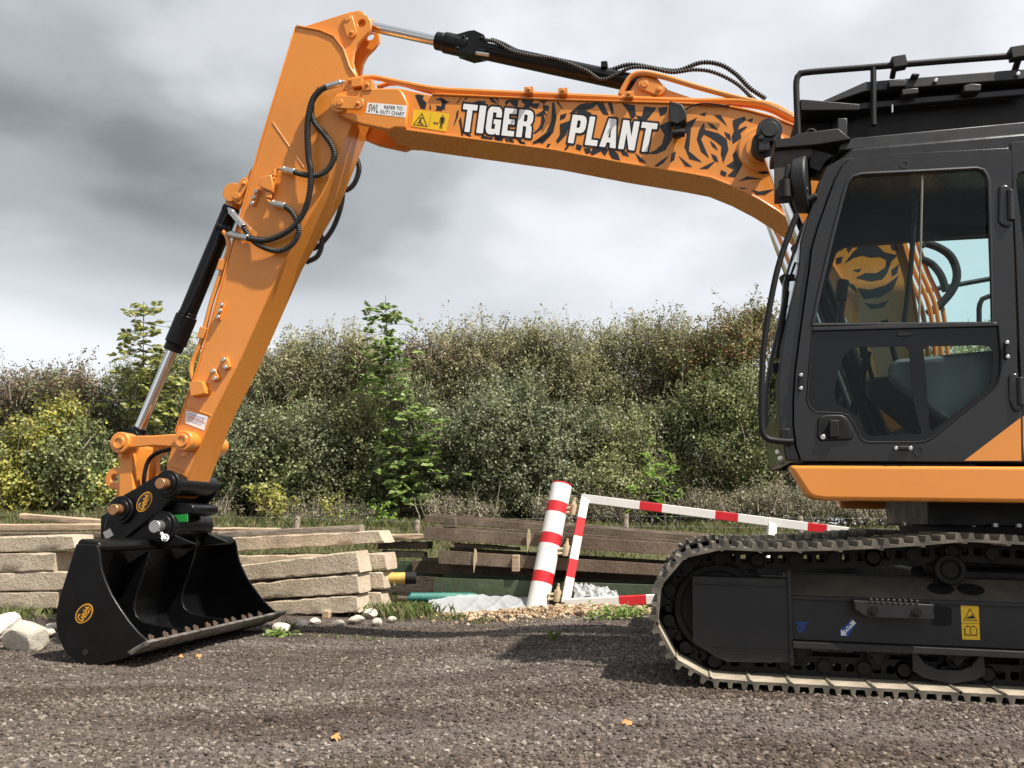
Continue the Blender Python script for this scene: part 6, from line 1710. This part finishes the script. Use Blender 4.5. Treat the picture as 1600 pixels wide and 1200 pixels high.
def tree(name, label, cat, lobes, Y, pal, dens=1.0, leaf=(.070, .045), wands=0, seed=0, twig=.5, group='shrubs of the hedge', base=None, spread=.085, mix=None, upright=.6):
    """lobes: pixel ellipses at depth Y -> ellipsoids of that real size, filled with leafy twigs"""
    rs = np.random.RandomState(seed + 100)
    L3 = []
    for (x, y, rx, ry) in lobes:
        yo = rs.uniform(-.35, .35)
        c = WY(x, y, Y + yo); k = (Y + yo) / FPX
        L3.append((np.array(c), rx * k, max(rx, ry) * k * .8, ry * k))
    bx = float(np.mean([l[0][0] for l in L3])) if base is None else WY(base, 800, Y).x
    org = Vector((bx, Y, gz(bx, Y)))
    root = empty(name, org); tag(root, label, cat, group)
    LV = Leaves(seed); wood_m = MB(); tv = []; tf_ = []
    palA = np.array(PAL[pal]); palB = np.array(PAL[mix]) if mix else None
    small = name in ('bramble', 'yellow_sapling', 'maple_sapling')
    for li, (c, rx, ry, rz) in enumerate(L3):
        area = (rx * rz + rx * ry + ry * rz) * 4.2
        nt_ = max(8, int(area * 84 * dens))
        d = rs.normal(0, 1, (nt_, 3)); d /= np.linalg.norm(d, axis=1, keepdims=True)
        rad = rs.uniform(0, 1, (nt_, 1)) ** .45
        lump = 1 + .20 * np.sin(4.1 * d[:, :1] + 6 * d[:, 2:3] + 3 * d[:, 1:2] + li * 1.7) + rs.normal(0, .12, (nt_, 1))
        a = c + d * rad * lump * np.array([rx, ry, rz])
        ln = rs.uniform(.16, .46, (nt_, 1)) * (.5 if small else 1)
        # some strong shoots run well past the rest
        ln = np.where(rs.uniform(0, 1, (nt_, 1)) < .12 * min(1, wands / 5), ln * rs.uniform(1.4, 2.3, (nt_, 1)), ln)
        dr = d * (1 - upright) + np.array([0, 0, 1.]) * upright + rs.normal(0, .38, (nt_, 3)); dr /= np.linalg.norm(dr, axis=1, keepdims=True)
        b = a + dr * ln
        tone = rs.normal(1, .16, nt_).clip(.6, 1.45)
        lumpt = 1 + .22 * np.sin(a[:, 0] * 3.7 + seed) * np.sin(a[:, 2] * 4.1 + a[:, 1])     # leaf tone varies from bough to bough
        useB = (np.sin(a[:, 0] * 2.9 + seed * 2) + np.sin(a[:, 2] * 3.3 + seed) + rs.normal(0, .8, nt_)) > .35 if palB is not None else np.zeros(nt_, bool)
        per = 26 if not small else 18
        n = nt_ * per; idx = np.repeat(np.arange(nt_), per)
        t = rs.uniform(0, 1, (n, 1)) ** .85
        pos = a[idx] * (1 - t) + b[idx] * t + rs.normal(0, 1, (n, 3)) * spread * (1.15 - .8 * t)
        ok = pos[:, 2] > ground_h(pos[:, 0], pos[:, 1], False) + .03
        nrm = d[idx] * .5 + rs.normal(0, .65, (n, 3)) + np.array([0, 0, .45])
        pc = palA[rs.randint(0, len(palA), n)]
        if palB is not None:
            pc = np.where(useB[idx][:, None], palB[rs.randint(0, len(palB), n)], pc)
        pc = pc * (tone * lumpt)[idx][:, None] * rs.uniform(.78, 1.22, (n, 1))
        LV.add(pos[ok], leaf[0] * .86, leaf[1] * .84, nrm[ok], pc[ok], droop=.1)
        # limb to the lobe, then a twig under every spray
        cv = Vector(c)
        for q in range(2 if not small else 1):
            tip = cv + Vector((rs.normal(0, rx * .4), rs.normal(0, ry * .3), rz * rs.uniform(.3, .8)))
            mid = org.lerp(tip, .5) + Vector((rs.normal(0, .2), rs.normal(0, .1), 0))
            p = catmull([Vector((org.x + rs.normal(0, .25), org.y + rs.normal(0, .15), org.z - .1)), mid, tip], .3)
            wood_m.tube(p, [max(.006, (.03 if not small else .012) * (1 - i / len(p))) for i in range(len(p))], 6)
        st = a - dr * .22 - d * np.array([rx, ry, rz]) * .12
        for k in range(nt_):
            if rs.uniform() > twig + .25: continue
            o = len(tv); w = .0055
            for p, ww in ((st[k], w * 1.5), (a[k], w), (b[k], w * .4)):
                for q in range(3):
                    an = q * 2.094
                    tv.append((p[0] + ww * math.cos(an) - org.x, p[1] + ww * math.sin(an) - org.y, p[2] - org.z))
            for g_ in (0, 3):
                for q in range(3):
                    tf_.append((o + g_ + q, o + g_ + (q + 1) % 3, o + g_ + 3 + (q + 1) % 3, o + g_ + 3 + q))
    wood_m.v = [tuple(Vector(q) - org) for q in wood_m.v]
    wood_m.build('trunk', M['bark'], root)
    me = bpy.data.meshes.new('twigs'); me.from_pydata(tv, [], tf_); me.materials.append(M['twig'])
    o = bpy.data.objects.new('twigs', me); col.objects.link(o); o.parent = root; o['kind'] = 'stuff'
    LV.build('crown', root, org)
    return root
def ash(name, label, pts, Y, pal, seed, fronds, flen=.30, lf=(.11, .052)):
    """sapling with feathered leaves along a stem; fronds: (px,py,count,spread px)"""
    rs = np.random.RandomState(seed); LV = Leaves(seed)
    P = [WY(x, y, Y) for x, y in pts]; org = Vector((P[0].x, Y, gz(P[0].x, Y)))
    P[0] = org.copy()
    root = empty(name, org); tag(root, label, 'sapling', 'saplings in front of the hedge')
    st = MB(); pp = catmull(P, .12); st.tube(pp, [.022 * (1 - .8 * i / len(pp)) for i in range(len(pp))], 6)
    tw = MB(); palA = np.array(PAL[pal])
    for (x, y, cnt, sp) in fronds:
        for j in range(cnt):
            c = WY(x + rs.normal(0, sp * .5), y + rs.normal(0, sp * .4), Y + rs.normal(0, .18))
            near = min(pp, key=lambda q: (q - c).length)
            d = Vector((rs.normal(0, 1), rs.normal(0, .7), rs.uniform(-.5, 1.5))).normalized()
            a = c; b = c + d * flen * rs.uniform(.6, 1.1); b.z -= .05
            tw.tube([near, a, b], [.006, .004, .002], 3, caps=False)
            k = 6
            side = d.cross(Vector((0, 0, 1))).normalized()
            tone = rs.uniform(.75, 1.25)
            for q in range(k):
                t = .25 + .75 * q / k; o = a.lerp(b, t)
                for sg in (-1, 1):
                    pos = np.array([o + side * sg * .01]); dirv = (side * sg + d * .45 + Vector((0, 0, -.25))).normalized()
                    n0 = Vector((rs.normal(0, .8), -.55 + rs.normal(0, .6), .6 + rs.normal(0, .4))); n0 = (n0 - dirv * n0.dot(dirv)).normalized()
                    L = lf[0] * rs.uniform(.75, 1.15); W = lf[1] * rs.uniform(.8, 1.1); bb = dirv.cross(n0)
                    v4 = np.array([o, o + dirv * L * .45 + bb * W * .5, o + dirv * L - n0 * .015, o + dirv * L * .45 - bb * W * .5])
                    LV.V.append(v4); LV.C.append(np.repeat(palA[rs.randint(0, len(palA))][None] * tone * rs.uniform(.85, 1.15), 4, 0))
    st.v = [tuple(Vector(q) - org) for q in st.v]; tw.v = [tuple(Vector(q) - org) for q in tw.v]
    st.build('trunk', M['bark'], root); tw.build('twigs', M['bark'], root, smooth=0)['kind'] = 'stuff'; LV.build('crown', root, org)

S_ = (.075, .034)
tree('hawthorn_shrub', 'brown and red-tinged shrub at the far left edge, behind yellow leaves', 'shrub', [(35, 655, 70, 62), (110, 665, 62, 55), (-40, 690, 60, 80), (60, 620, 45, 35)], 16.6, 'brown', .8, (.06, .04), 5, 1, .9, mix='dark')
tree('field_maple', 'yellow-leaved shrub at the left edge behind the concrete stack', 'shrub', [(55, 725, 62, 62), (115, 735, 55, 62), (15, 770, 55, 45), (100, 670, 28, 34), (150, 770, 40, 40)], 14.7, 'yellow', .75, (.075, .058), 2, 2, .4, mix='green')
tree('dark_shrub', 'dark shrub between the yellow shrub and the bucket cylinder', 'shrub', [(165, 670, 50, 55), (185, 750, 55, 60), (120, 620, 35, 35)], 16.2, 'dark', .9, (.065, .046), 3, 3, .5, mix='brown')
tree('olive_shrub', 'olive shrub seen behind the bucket cylinder rod', 'shrub', [(255, 630, 50, 60), (250, 720, 60, 70), (300, 600, 40, 60), (200, 610, 30, 30)], 16.2, 'sallow_green', .9, S_, 5, 4, .6, mix='green')
tree('sallow_shrub', 'grey-olive feathery shrub just right of the excavator arm', 'shrub', [(440, 600, 55, 55), (478, 575, 40, 44), (425, 670, 60, 75), (400, 600, 36, 44), (490, 650, 40, 70)], 16.6, 'sallow', .8, S_, 9, 5, .8)
tree('sallow_shrub', 'grey-olive feathery shrub left of the tall green sapling', 'shrub', [(545, 570, 46, 48), (535, 650, 58, 80), (580, 595, 40, 55), (590, 680, 40, 80)], 16.8, 'sallow', .75, S_, 9, 6, .9)
tree('sallow_shrub', 'brownish feathery shrub right of the tall green sapling', 'shrub', [(680, 572, 52, 48), (738, 562, 46, 42), (700, 650, 62, 80), (650, 620, 40, 70)], 16.8, 'sallow', .8, S_, 10, 7, .9, mix='brown')
tree('sallow_shrub', 'feathery olive shrub rising in the middle of the hedge', 'shrub', [(815, 558, 56, 48), (868, 572, 48, 52), (845, 640, 64, 70), (770, 590, 36, 60)], 16.8, 'sallow', .8, S_, 10, 8, .9)
tree('sallow_shrub', 'feathery olive shrub with bare twigs above the gate post', 'shrub', [(930, 572, 44, 46), (990, 558, 50, 48), (960, 650, 64, 80), (900, 620, 36, 70)], 16.9, 'sallow', .72, S_, 10, 9, 1.0)
tree('sallow_shrub', 'thin feathery shrub with sky gaps left of the russet hawthorn', 'shrub', [(1050, 548, 50, 44), (1035, 630, 50, 75), (1085, 600, 40, 60)], 16.8, 'sallow', .7, S_, 10, 10, 1.0, mix='brown')
tree('hawthorn_shrub', 'russet-tinged green hawthorn at the right end of the hedge by the cab', 'shrub', [(1095, 575, 45, 42), (1150, 545, 55, 42), (1190, 520, 40, 25), (1130, 600, 50, 40)], 15.9, 'redgreen', 1.0, (.062, .045), 6, 11, .6)
tree('hawthorn_shrub', 'dense green hawthorn beside the cab grab bar', 'shrub', [(1160, 645, 68, 62), (1100, 650, 50, 50), (1215, 700, 60, 60), (1150, 720, 60, 45)], 15.4, 'green', 1.05, (.062, .045), 3, 12, .4)
tree('hawthorn_shrub', 'green hedge shrub seen through the cab windows', 'shrub', [(1290, 620, 70, 70), (1370, 600, 70, 70), (1320, 720, 90, 55)], 15.8, 'green', .8, (.064, .046), 4, 13, .4)
tree('hawthorn_shrub', 'green hedge shrub behind the rear of the cab', 'shrub', [(1470, 610, 70, 70), (1560, 600, 80, 75), (1500, 720, 100, 55), (1640, 640, 80, 90)], 15.8, 'green', .7, (.064, .046), 4, 14, .4, mix='sallow')
tree('ivy_shrub', 'dark glossy evergreen shrub in the middle of the hedge', 'shrub', [(765, 690, 66, 62), (845, 700, 66, 62), (735, 755, 62, 45), (840, 768, 76, 36), (800, 640, 50, 44)], 15.3, 'dark', 1.1, (.066, .048), 1, 15, .3)
tree('ivy_shrub', 'dark evergreen shrub right behind the excavator arm', 'shrub', [(395, 700, 62, 60), (465, 715, 62, 66), (400, 770, 60, 40), (330, 740, 55, 60)], 15.3, 'dark', 1.05, (.066, .048), 1, 16, .3, mix='green')
tree('ivy_shrub', 'dark shrub low in the hedge left of the green sapling', 'shrub', [(540, 725, 56, 56), (500, 775, 60, 35), (560, 670, 40, 40)], 15.4, 'dark', 1.0, (.066, .048), 1, 17, .4, mix='sallow_green')
tree('olive_shrub', 'olive shrub above the top of the red and white gate', 'shrub', [(925, 700, 52, 56), (985, 715, 56, 60), (950, 770, 60, 36), (1045, 690, 48, 56), (1060, 760, 50, 40)], 15.5, 'sallow_green', .95, (.07, .04), 2, 18, .5, mix='dark')
tree('olive_shrub', 'mid-green shrub around the stem of the tall sapling', 'shrub', [(620, 650, 55, 55), (665, 720, 56, 60), (600, 740, 50, 55), (650, 780, 60, 34)], 15.5, 'green', .9, (.068, .044), 2, 19, .4, mix='dark')
tree('hawthorn_shrub', 'green shrub running on beyond the left picture edge', 'shrub', [(-130, 680, 70, 80), (-230, 690, 70, 80), (-180, 760, 90, 50)], 16.2, 'green', .6, (.064, .046), 4, 36, .4, mix='brown')
ash('ash_sapling', 'tall bright green ash sapling rising above the hedge', [(622, 806), (618, 720), (612, 640), (606, 560), (602, 462)], 14.6, 'ash', 31, [(586, 482, 8, 20), (622, 490, 10, 20), (600, 512, 16, 36), (598, 548, 30, 40), (588, 580, 22, 34), (612, 590, 14, 34), (618, 630, 10, 36), (645, 655, 26, 40), (652, 690, 32, 40), (640, 735, 44, 54), (655, 772, 34, 50), (618, 770, 20, 40)], .22, (.125, .062))
ash('ash_sapling', 'yellow-green sapling left of the bucket cylinder', [(228, 806), (226, 700), (224, 600), (224, 472)], 14.9, 'ashyellow', 32, [(214, 488, 8, 18), (236, 486, 9, 18), (226, 520, 22, 34), (214, 556, 30, 44), (238, 570, 26, 40), (226, 600, 34, 54), (228, 640, 30, 54), (258, 612, 18, 36), (225, 690, 24, 50)], .21, (.12, .06))
ash('elder_sapling', 'small vivid green feathery sapling above the gate top rail', [(1040, 806), (1036, 760), (1030, 712)], 14.1, 'lime', 33, [(1032, 725, 16, 26), (1035, 755, 22, 34), (1040, 785, 14, 36)], .28, (.07, .026))
tree('yellow_sapling', 'small yellow-leaved sapling right of the quick hitch', 'sapling', [(402, 768, 10, 12), (430, 793, 28, 20), (412, 785, 16, 16)], 13.9, 'yellow', .5, (.07, .05), 0, 34, .4, group='saplings in front of the hedge', spread=.06)
tree('maple_sapling', 'lime-yellow sapling low in front of the dark hedge, left of the steel pile', 'sapling', [(520, 800, 22, 14), (590, 805, 18, 12)], 13.9, 'yellow', .25, (.06, .04), 0, 35, .4, group='saplings in front of the hedge', spread=.06, mix='lime')
bram = [((1180, 782), 60, 26, 'dry grey bramble below the cab corner'), ((1105, 792), 50, 20, 'dry grey bramble behind the gate top rail, right of the lime sapling'), ((960, 795), 55, 17, 'dry bramble behind the gate hinge side'), ((720, 797), 65, 18, 'dry bramble above the steel pile'), ((870, 795), 45, 18, 'dry bramble behind the gate post'), ((560, 806), 55, 15, 'dry bramble above the plank bridging the stacks'), ((320, 800), 50, 20, 'dry bramble behind the quick hitch'), ((1260, 790), 50, 24, 'dry bramble under the cab skirt'), ((1370, 796), 60, 20, 'dry bramble behind the slew ring'), ((210, 805), 60, 15, 'dry bramble left of the bucket hitch'), ((470, 805), 50, 15, 'dry bramble beside the fence post right of the arm')]
for k, ((x, y), rx, ry, lab) in enumerate(bram):
    tree('bramble', lab, 'bramble', [(x - rx * .4, y, rx * .6, ry), (x + rx * .4, y + 3, rx * .6, ry * .9)], 14.3, 'grey', .8, (.05, .026), 4, 50 + k, .8, group='dry brambles along the hedge foot', spread=.07)

for k, (x, lab) in enumerate(((40, 'low undergrowth under the yellow shrub at the left edge'), (190, 'low undergrowth beneath the yellow-green sapling'), (350, 'low undergrowth behind the quick hitch'), (500, 'low undergrowth right of the small yellow sapling'), (650, 'low undergrowth at the foot of the tall ash sapling'), (790, 'low undergrowth below the glossy evergreen shrub'), (930, 'low undergrowth behind the gate hinges'), (1070, 'low undergrowth at the foot of the vivid green sapling'), (1210, 'low undergrowth at the hedge foot below the grab bar'), (1360, 'low undergrowth behind the skirt of the cab'), (1520, 'low undergrowth behind the slew ring at the right edge'))):
    tree('undergrowth', lab, 'undergrowth', [(x - 40, 778, 50, 34), (x + 40, 780, 50, 36), (x, 770, 50, 40)], 15.9, 'dark', 1.0, (.07, .05), 0, 200 + k, .5, group='undergrowth along the hedge foot', mix='grey', upright=.4)
# grass: blades as stuff
def grass(name, label, areas, seed, pal):
    rs = np.random.RandomState(seed); LV = Leaves(seed); palA = np.array(pal)
    for (x0, x1, y0, y1, n, h0, h1) in areas:
        x = rs.uniform(x0, x1, n); y = rs.uniform(y0, y1, n)
        cl = np.sin(x * 3.1 + 1) * np.sin(y * 4.3 + x) ; keep = rs.uniform(-1, 1, n) < cl + .55
        x = x[keep]; y = y[keep]; n_ = len(x)
        z = ground_h(x, y); h = rs.uniform(h0, h1, n_)
        lean = rs.normal(0, .35, (n_, 2)); a = rs.uniform(0, 6.28, n_); w = rs.uniform(.003, .006, n_)
        bx = np.cos(a) * w; by = np.sin(a) * w
        p0 = np.stack([x - bx, y - by, z - .01], 1); p1 = np.stack([x + bx, y + by, z - .01], 1)
        tip = np.stack([x + lean[:, 0] * h, y + lean[:, 1] * h, z + h], 1)
        mid = np.stack([x + bx * .8 + lean[:, 0] * h * .35, y + by * .8 + lean[:, 1] * h * .35, z + h * .6], 1)
        LV.V.append(np.stack([p0, p1, mid, tip], 1).reshape(-1, 3))
        LV.C.append(np.repeat(palA[rs.randint(0, len(palA), n_)] * rs.uniform(.7, 1.3, (n_, 1)), 4, 0))
    o = LV.build(name, None, (0, 0, 0), M['grass']); o['kind'] = 'stuff'; tag(o, label, 'grass')
grass('bank_grass', 'dry pale grass on the bank along the wire fence', [(-9, 12, 11.6, 14.2, 42000, .04, .17)], 5, [(.20, .18, .08), (.13, .16, .05), (.26, .235, .13), (.10, .13, .04)])
def tuft(name, px, w, d, n, h, label, seed, pal=((.11, .17, .045), (.15, .21, .06), (.21, .23, .09), (.26, .23, .12))):
    p = GP(*px)
    rs = np.random.RandomState(seed); LV = Leaves(seed); palA = np.array(pal)
    x = p.x + rs.normal(0, w, n); y = p.y + rs.normal(0, d, n); z = ground_h(x, y); hh = rs.uniform(h * .4, h, n)
    lean = rs.normal(0, .4, (n, 2)); a = rs.uniform(0, 6.28, n); ww = rs.uniform(.003, .006, n); bx = np.cos(a) * ww; by = np.sin(a) * ww
    V = np.stack([np.stack([x - bx, y - by, z - .01], 1), np.stack([x + bx, y + by, z - .01], 1), np.stack([x + bx * .8 + lean[:, 0] * hh * .3, y + by * .8 + lean[:, 1] * hh * .3, z + hh * .6], 1), np.stack([x + lean[:, 0] * hh, y + lean[:, 1] * hh, z + hh], 1)], 1).reshape(-1, 3)
    LV.V.append(V); LV.C.append(np.repeat(palA[rs.randint(0, len(palA), n)] * rs.uniform(.75, 1.25, (n, 1)), 4, 0))
    o = LV.build(name, None, p, M['grass']); o.location = p; tag(o, label, 'grass', 'grass tufts at the yard edge')
for k, (px, w, d, n, h, lab) in enumerate([((632, 962), .16, .12, 650, .14, 'large tuft of green grass right of the right concrete stack'), ((655, 952), .10, .1, 260, .11, 'grass tuft beside the teal pipe'), ((598, 948), .07, .15, 260, .16, 'grass tuft against the right end of the concrete stack'), ((612, 915), .09, .1, 300, .2, 'grass seen under the yellow pipe'), ((708, 968), .08, .05, 110, .07, 'grass tuft in front of the plastic sheet'), ((755, 972), .07, .04, 70, .05, 'low grass tuft below the plastic sheet, left of the gate post'), ((447, 985), .03, .03, 60, .10, 'small green tuft at the tip of the cutting edge'), ((430, 992), .03, .03, 50, .06, 'tiny weed just under the cutting edge tip'), ((866, 1000), .012, .012, 22, .09, 'single small green shoot in the gravel'), ((530, 996), .16, .05, 45, .03, 'flat weed patch in the gravel right of the bucket'), ((575, 1000), .06, .03, 50, .03, 'tiny flat weed in the gravel below the white rocks'), ((30, 965), .15, .08, 160, .12, 'grass tuft under the left concrete stack')]):
    tuft('grass_tuft', px, w, d, n, h, lab, 70 + k)
def weed(px, r, lab, seed):
    p = GP(*px); rs = np.random.RandomState(seed); LV = Leaves(seed); n = 170
    pos = np.stack([p.x + rs.normal(0, r, n), p.y + rs.normal(0, r * .6, n), np.abs(rs.normal(0, r * .3, n)) + gz(p.x, p.y) + .01], 1)
    LV.add(pos, .05, .032, rs.normal(0, .6, (n, 3)) + np.array([0, 0, 1.]), np.array(PAL['ash'])[rs.randint(0, 4, n)]); o = LV.build('weed_plant', None, p); o.location = p; tag(o, lab, 'weed')
weed((950, 966), .12, 'leafy green weed below the gate bottom rail', 90); weed((985, 962), .10, 'leafy green weed close to the track front', 91); weed((438, 994), .05, 'small leafy weed by the bucket tip', 92)
# bare dead stems at the track front
m = MB(); rs_ = random.Random(4); p = GP(992, 955)
for k in range(9):
    a = Vector((rs_.gauss(0, .05), rs_.gauss(0, .05), 0)); b = a + Vector((rs_.gauss(0, .12), rs_.gauss(0, .1), rs_.uniform(.25, .5))); m.tube([a, a.lerp(b, .5) + Vector((rs_.gauss(0, .03), 0, 0)), b], [.006, .004, .002], 4)
    for q in range(3): c = a.lerp(b, .5 + .15 * q); m.tube([c, c + Vector((rs_.gauss(0, .06), rs_.gauss(0, .05), .07))], [.003, .0015], 3)
o = m.build('dead_weed', M['bark'], None); o.location = p; tag(o, 'bare brown dead stems in front of the track', 'weed')
# fallen leaves
for k, (px, lab) in enumerate([((523, 1157), 'orange fallen leaf at the bottom of the picture on gravel'), ((980, 1134), 'orange fallen leaf on gravel in front of the track'), ((281, 1029), 'brown leaf in the bucket shadow'), ((310, 1028), 'brown leaf right of another one in the bucket shadow')]):
    p = GP(*px); z = gz(p.x, p.y); p = GP(*px, z); rs_ = random.Random(k)
    out = [(.0, -.5), (.18, -.32), (.38, -.3), (.26, -.05), (.5, .1), (.22, .2), (.16, .48), (0, .34), (-.18, .5), (-.2, .2), (-.5, .12), (-.28, -.06), (-.4, -.3), (-.16, -.3)]
    m = MB(); vs = [(x * .055, y * .05, .012 * math.cos(x * 5 + y * 3)) for x, y in out]; m.add([(0, 0, .012)] + vs, [(0, i + 1, (i + 1) % len(vs) + 1) for i in range(len(vs))]); o = m.build('fallen_leaf', M['deadleaf'], None); o.location = p + Vector((0, 0, .012)); o.rotation_euler = (.2, .15, rs_.uniform(0, 6)); tag(o, lab, 'leaf', 'fallen leaves on the gravel')
# wire fence on the bank
fo = WY(700, 815, 13.0); fr = empty('wire_fence', (fo.x, 13.0, gz(fo.x, 13.0)))
tag(fr, 'low wire fence with wooden posts along the foot of the hedge', 'fence')
org = Vector(fr.location); tops = []
for x, yt in ((-60, 800), (195, 803), (465, 806), (652, 812), (978, 803), (1250, 806), (1420, 808), (1660, 812)):
    p = WY(x, yt, 13.0); b = Vector((p.x, 13.0, gz(p.x, 13.0) - .2)); m = MB(); m.tube([b - org, p - org + Vector((0, 0, -.02)), p - org], [.045, .043, .036], 10); m.build('post', M['post'], fr); tops.append(p)
for dz in (.02, -.13, -.27):
    m = MB(); m.tube([t - org + Vector((0, -.05, -.05 + dz)) for t in tops], .003, 4); m.build('wire', M['wire'], fr)
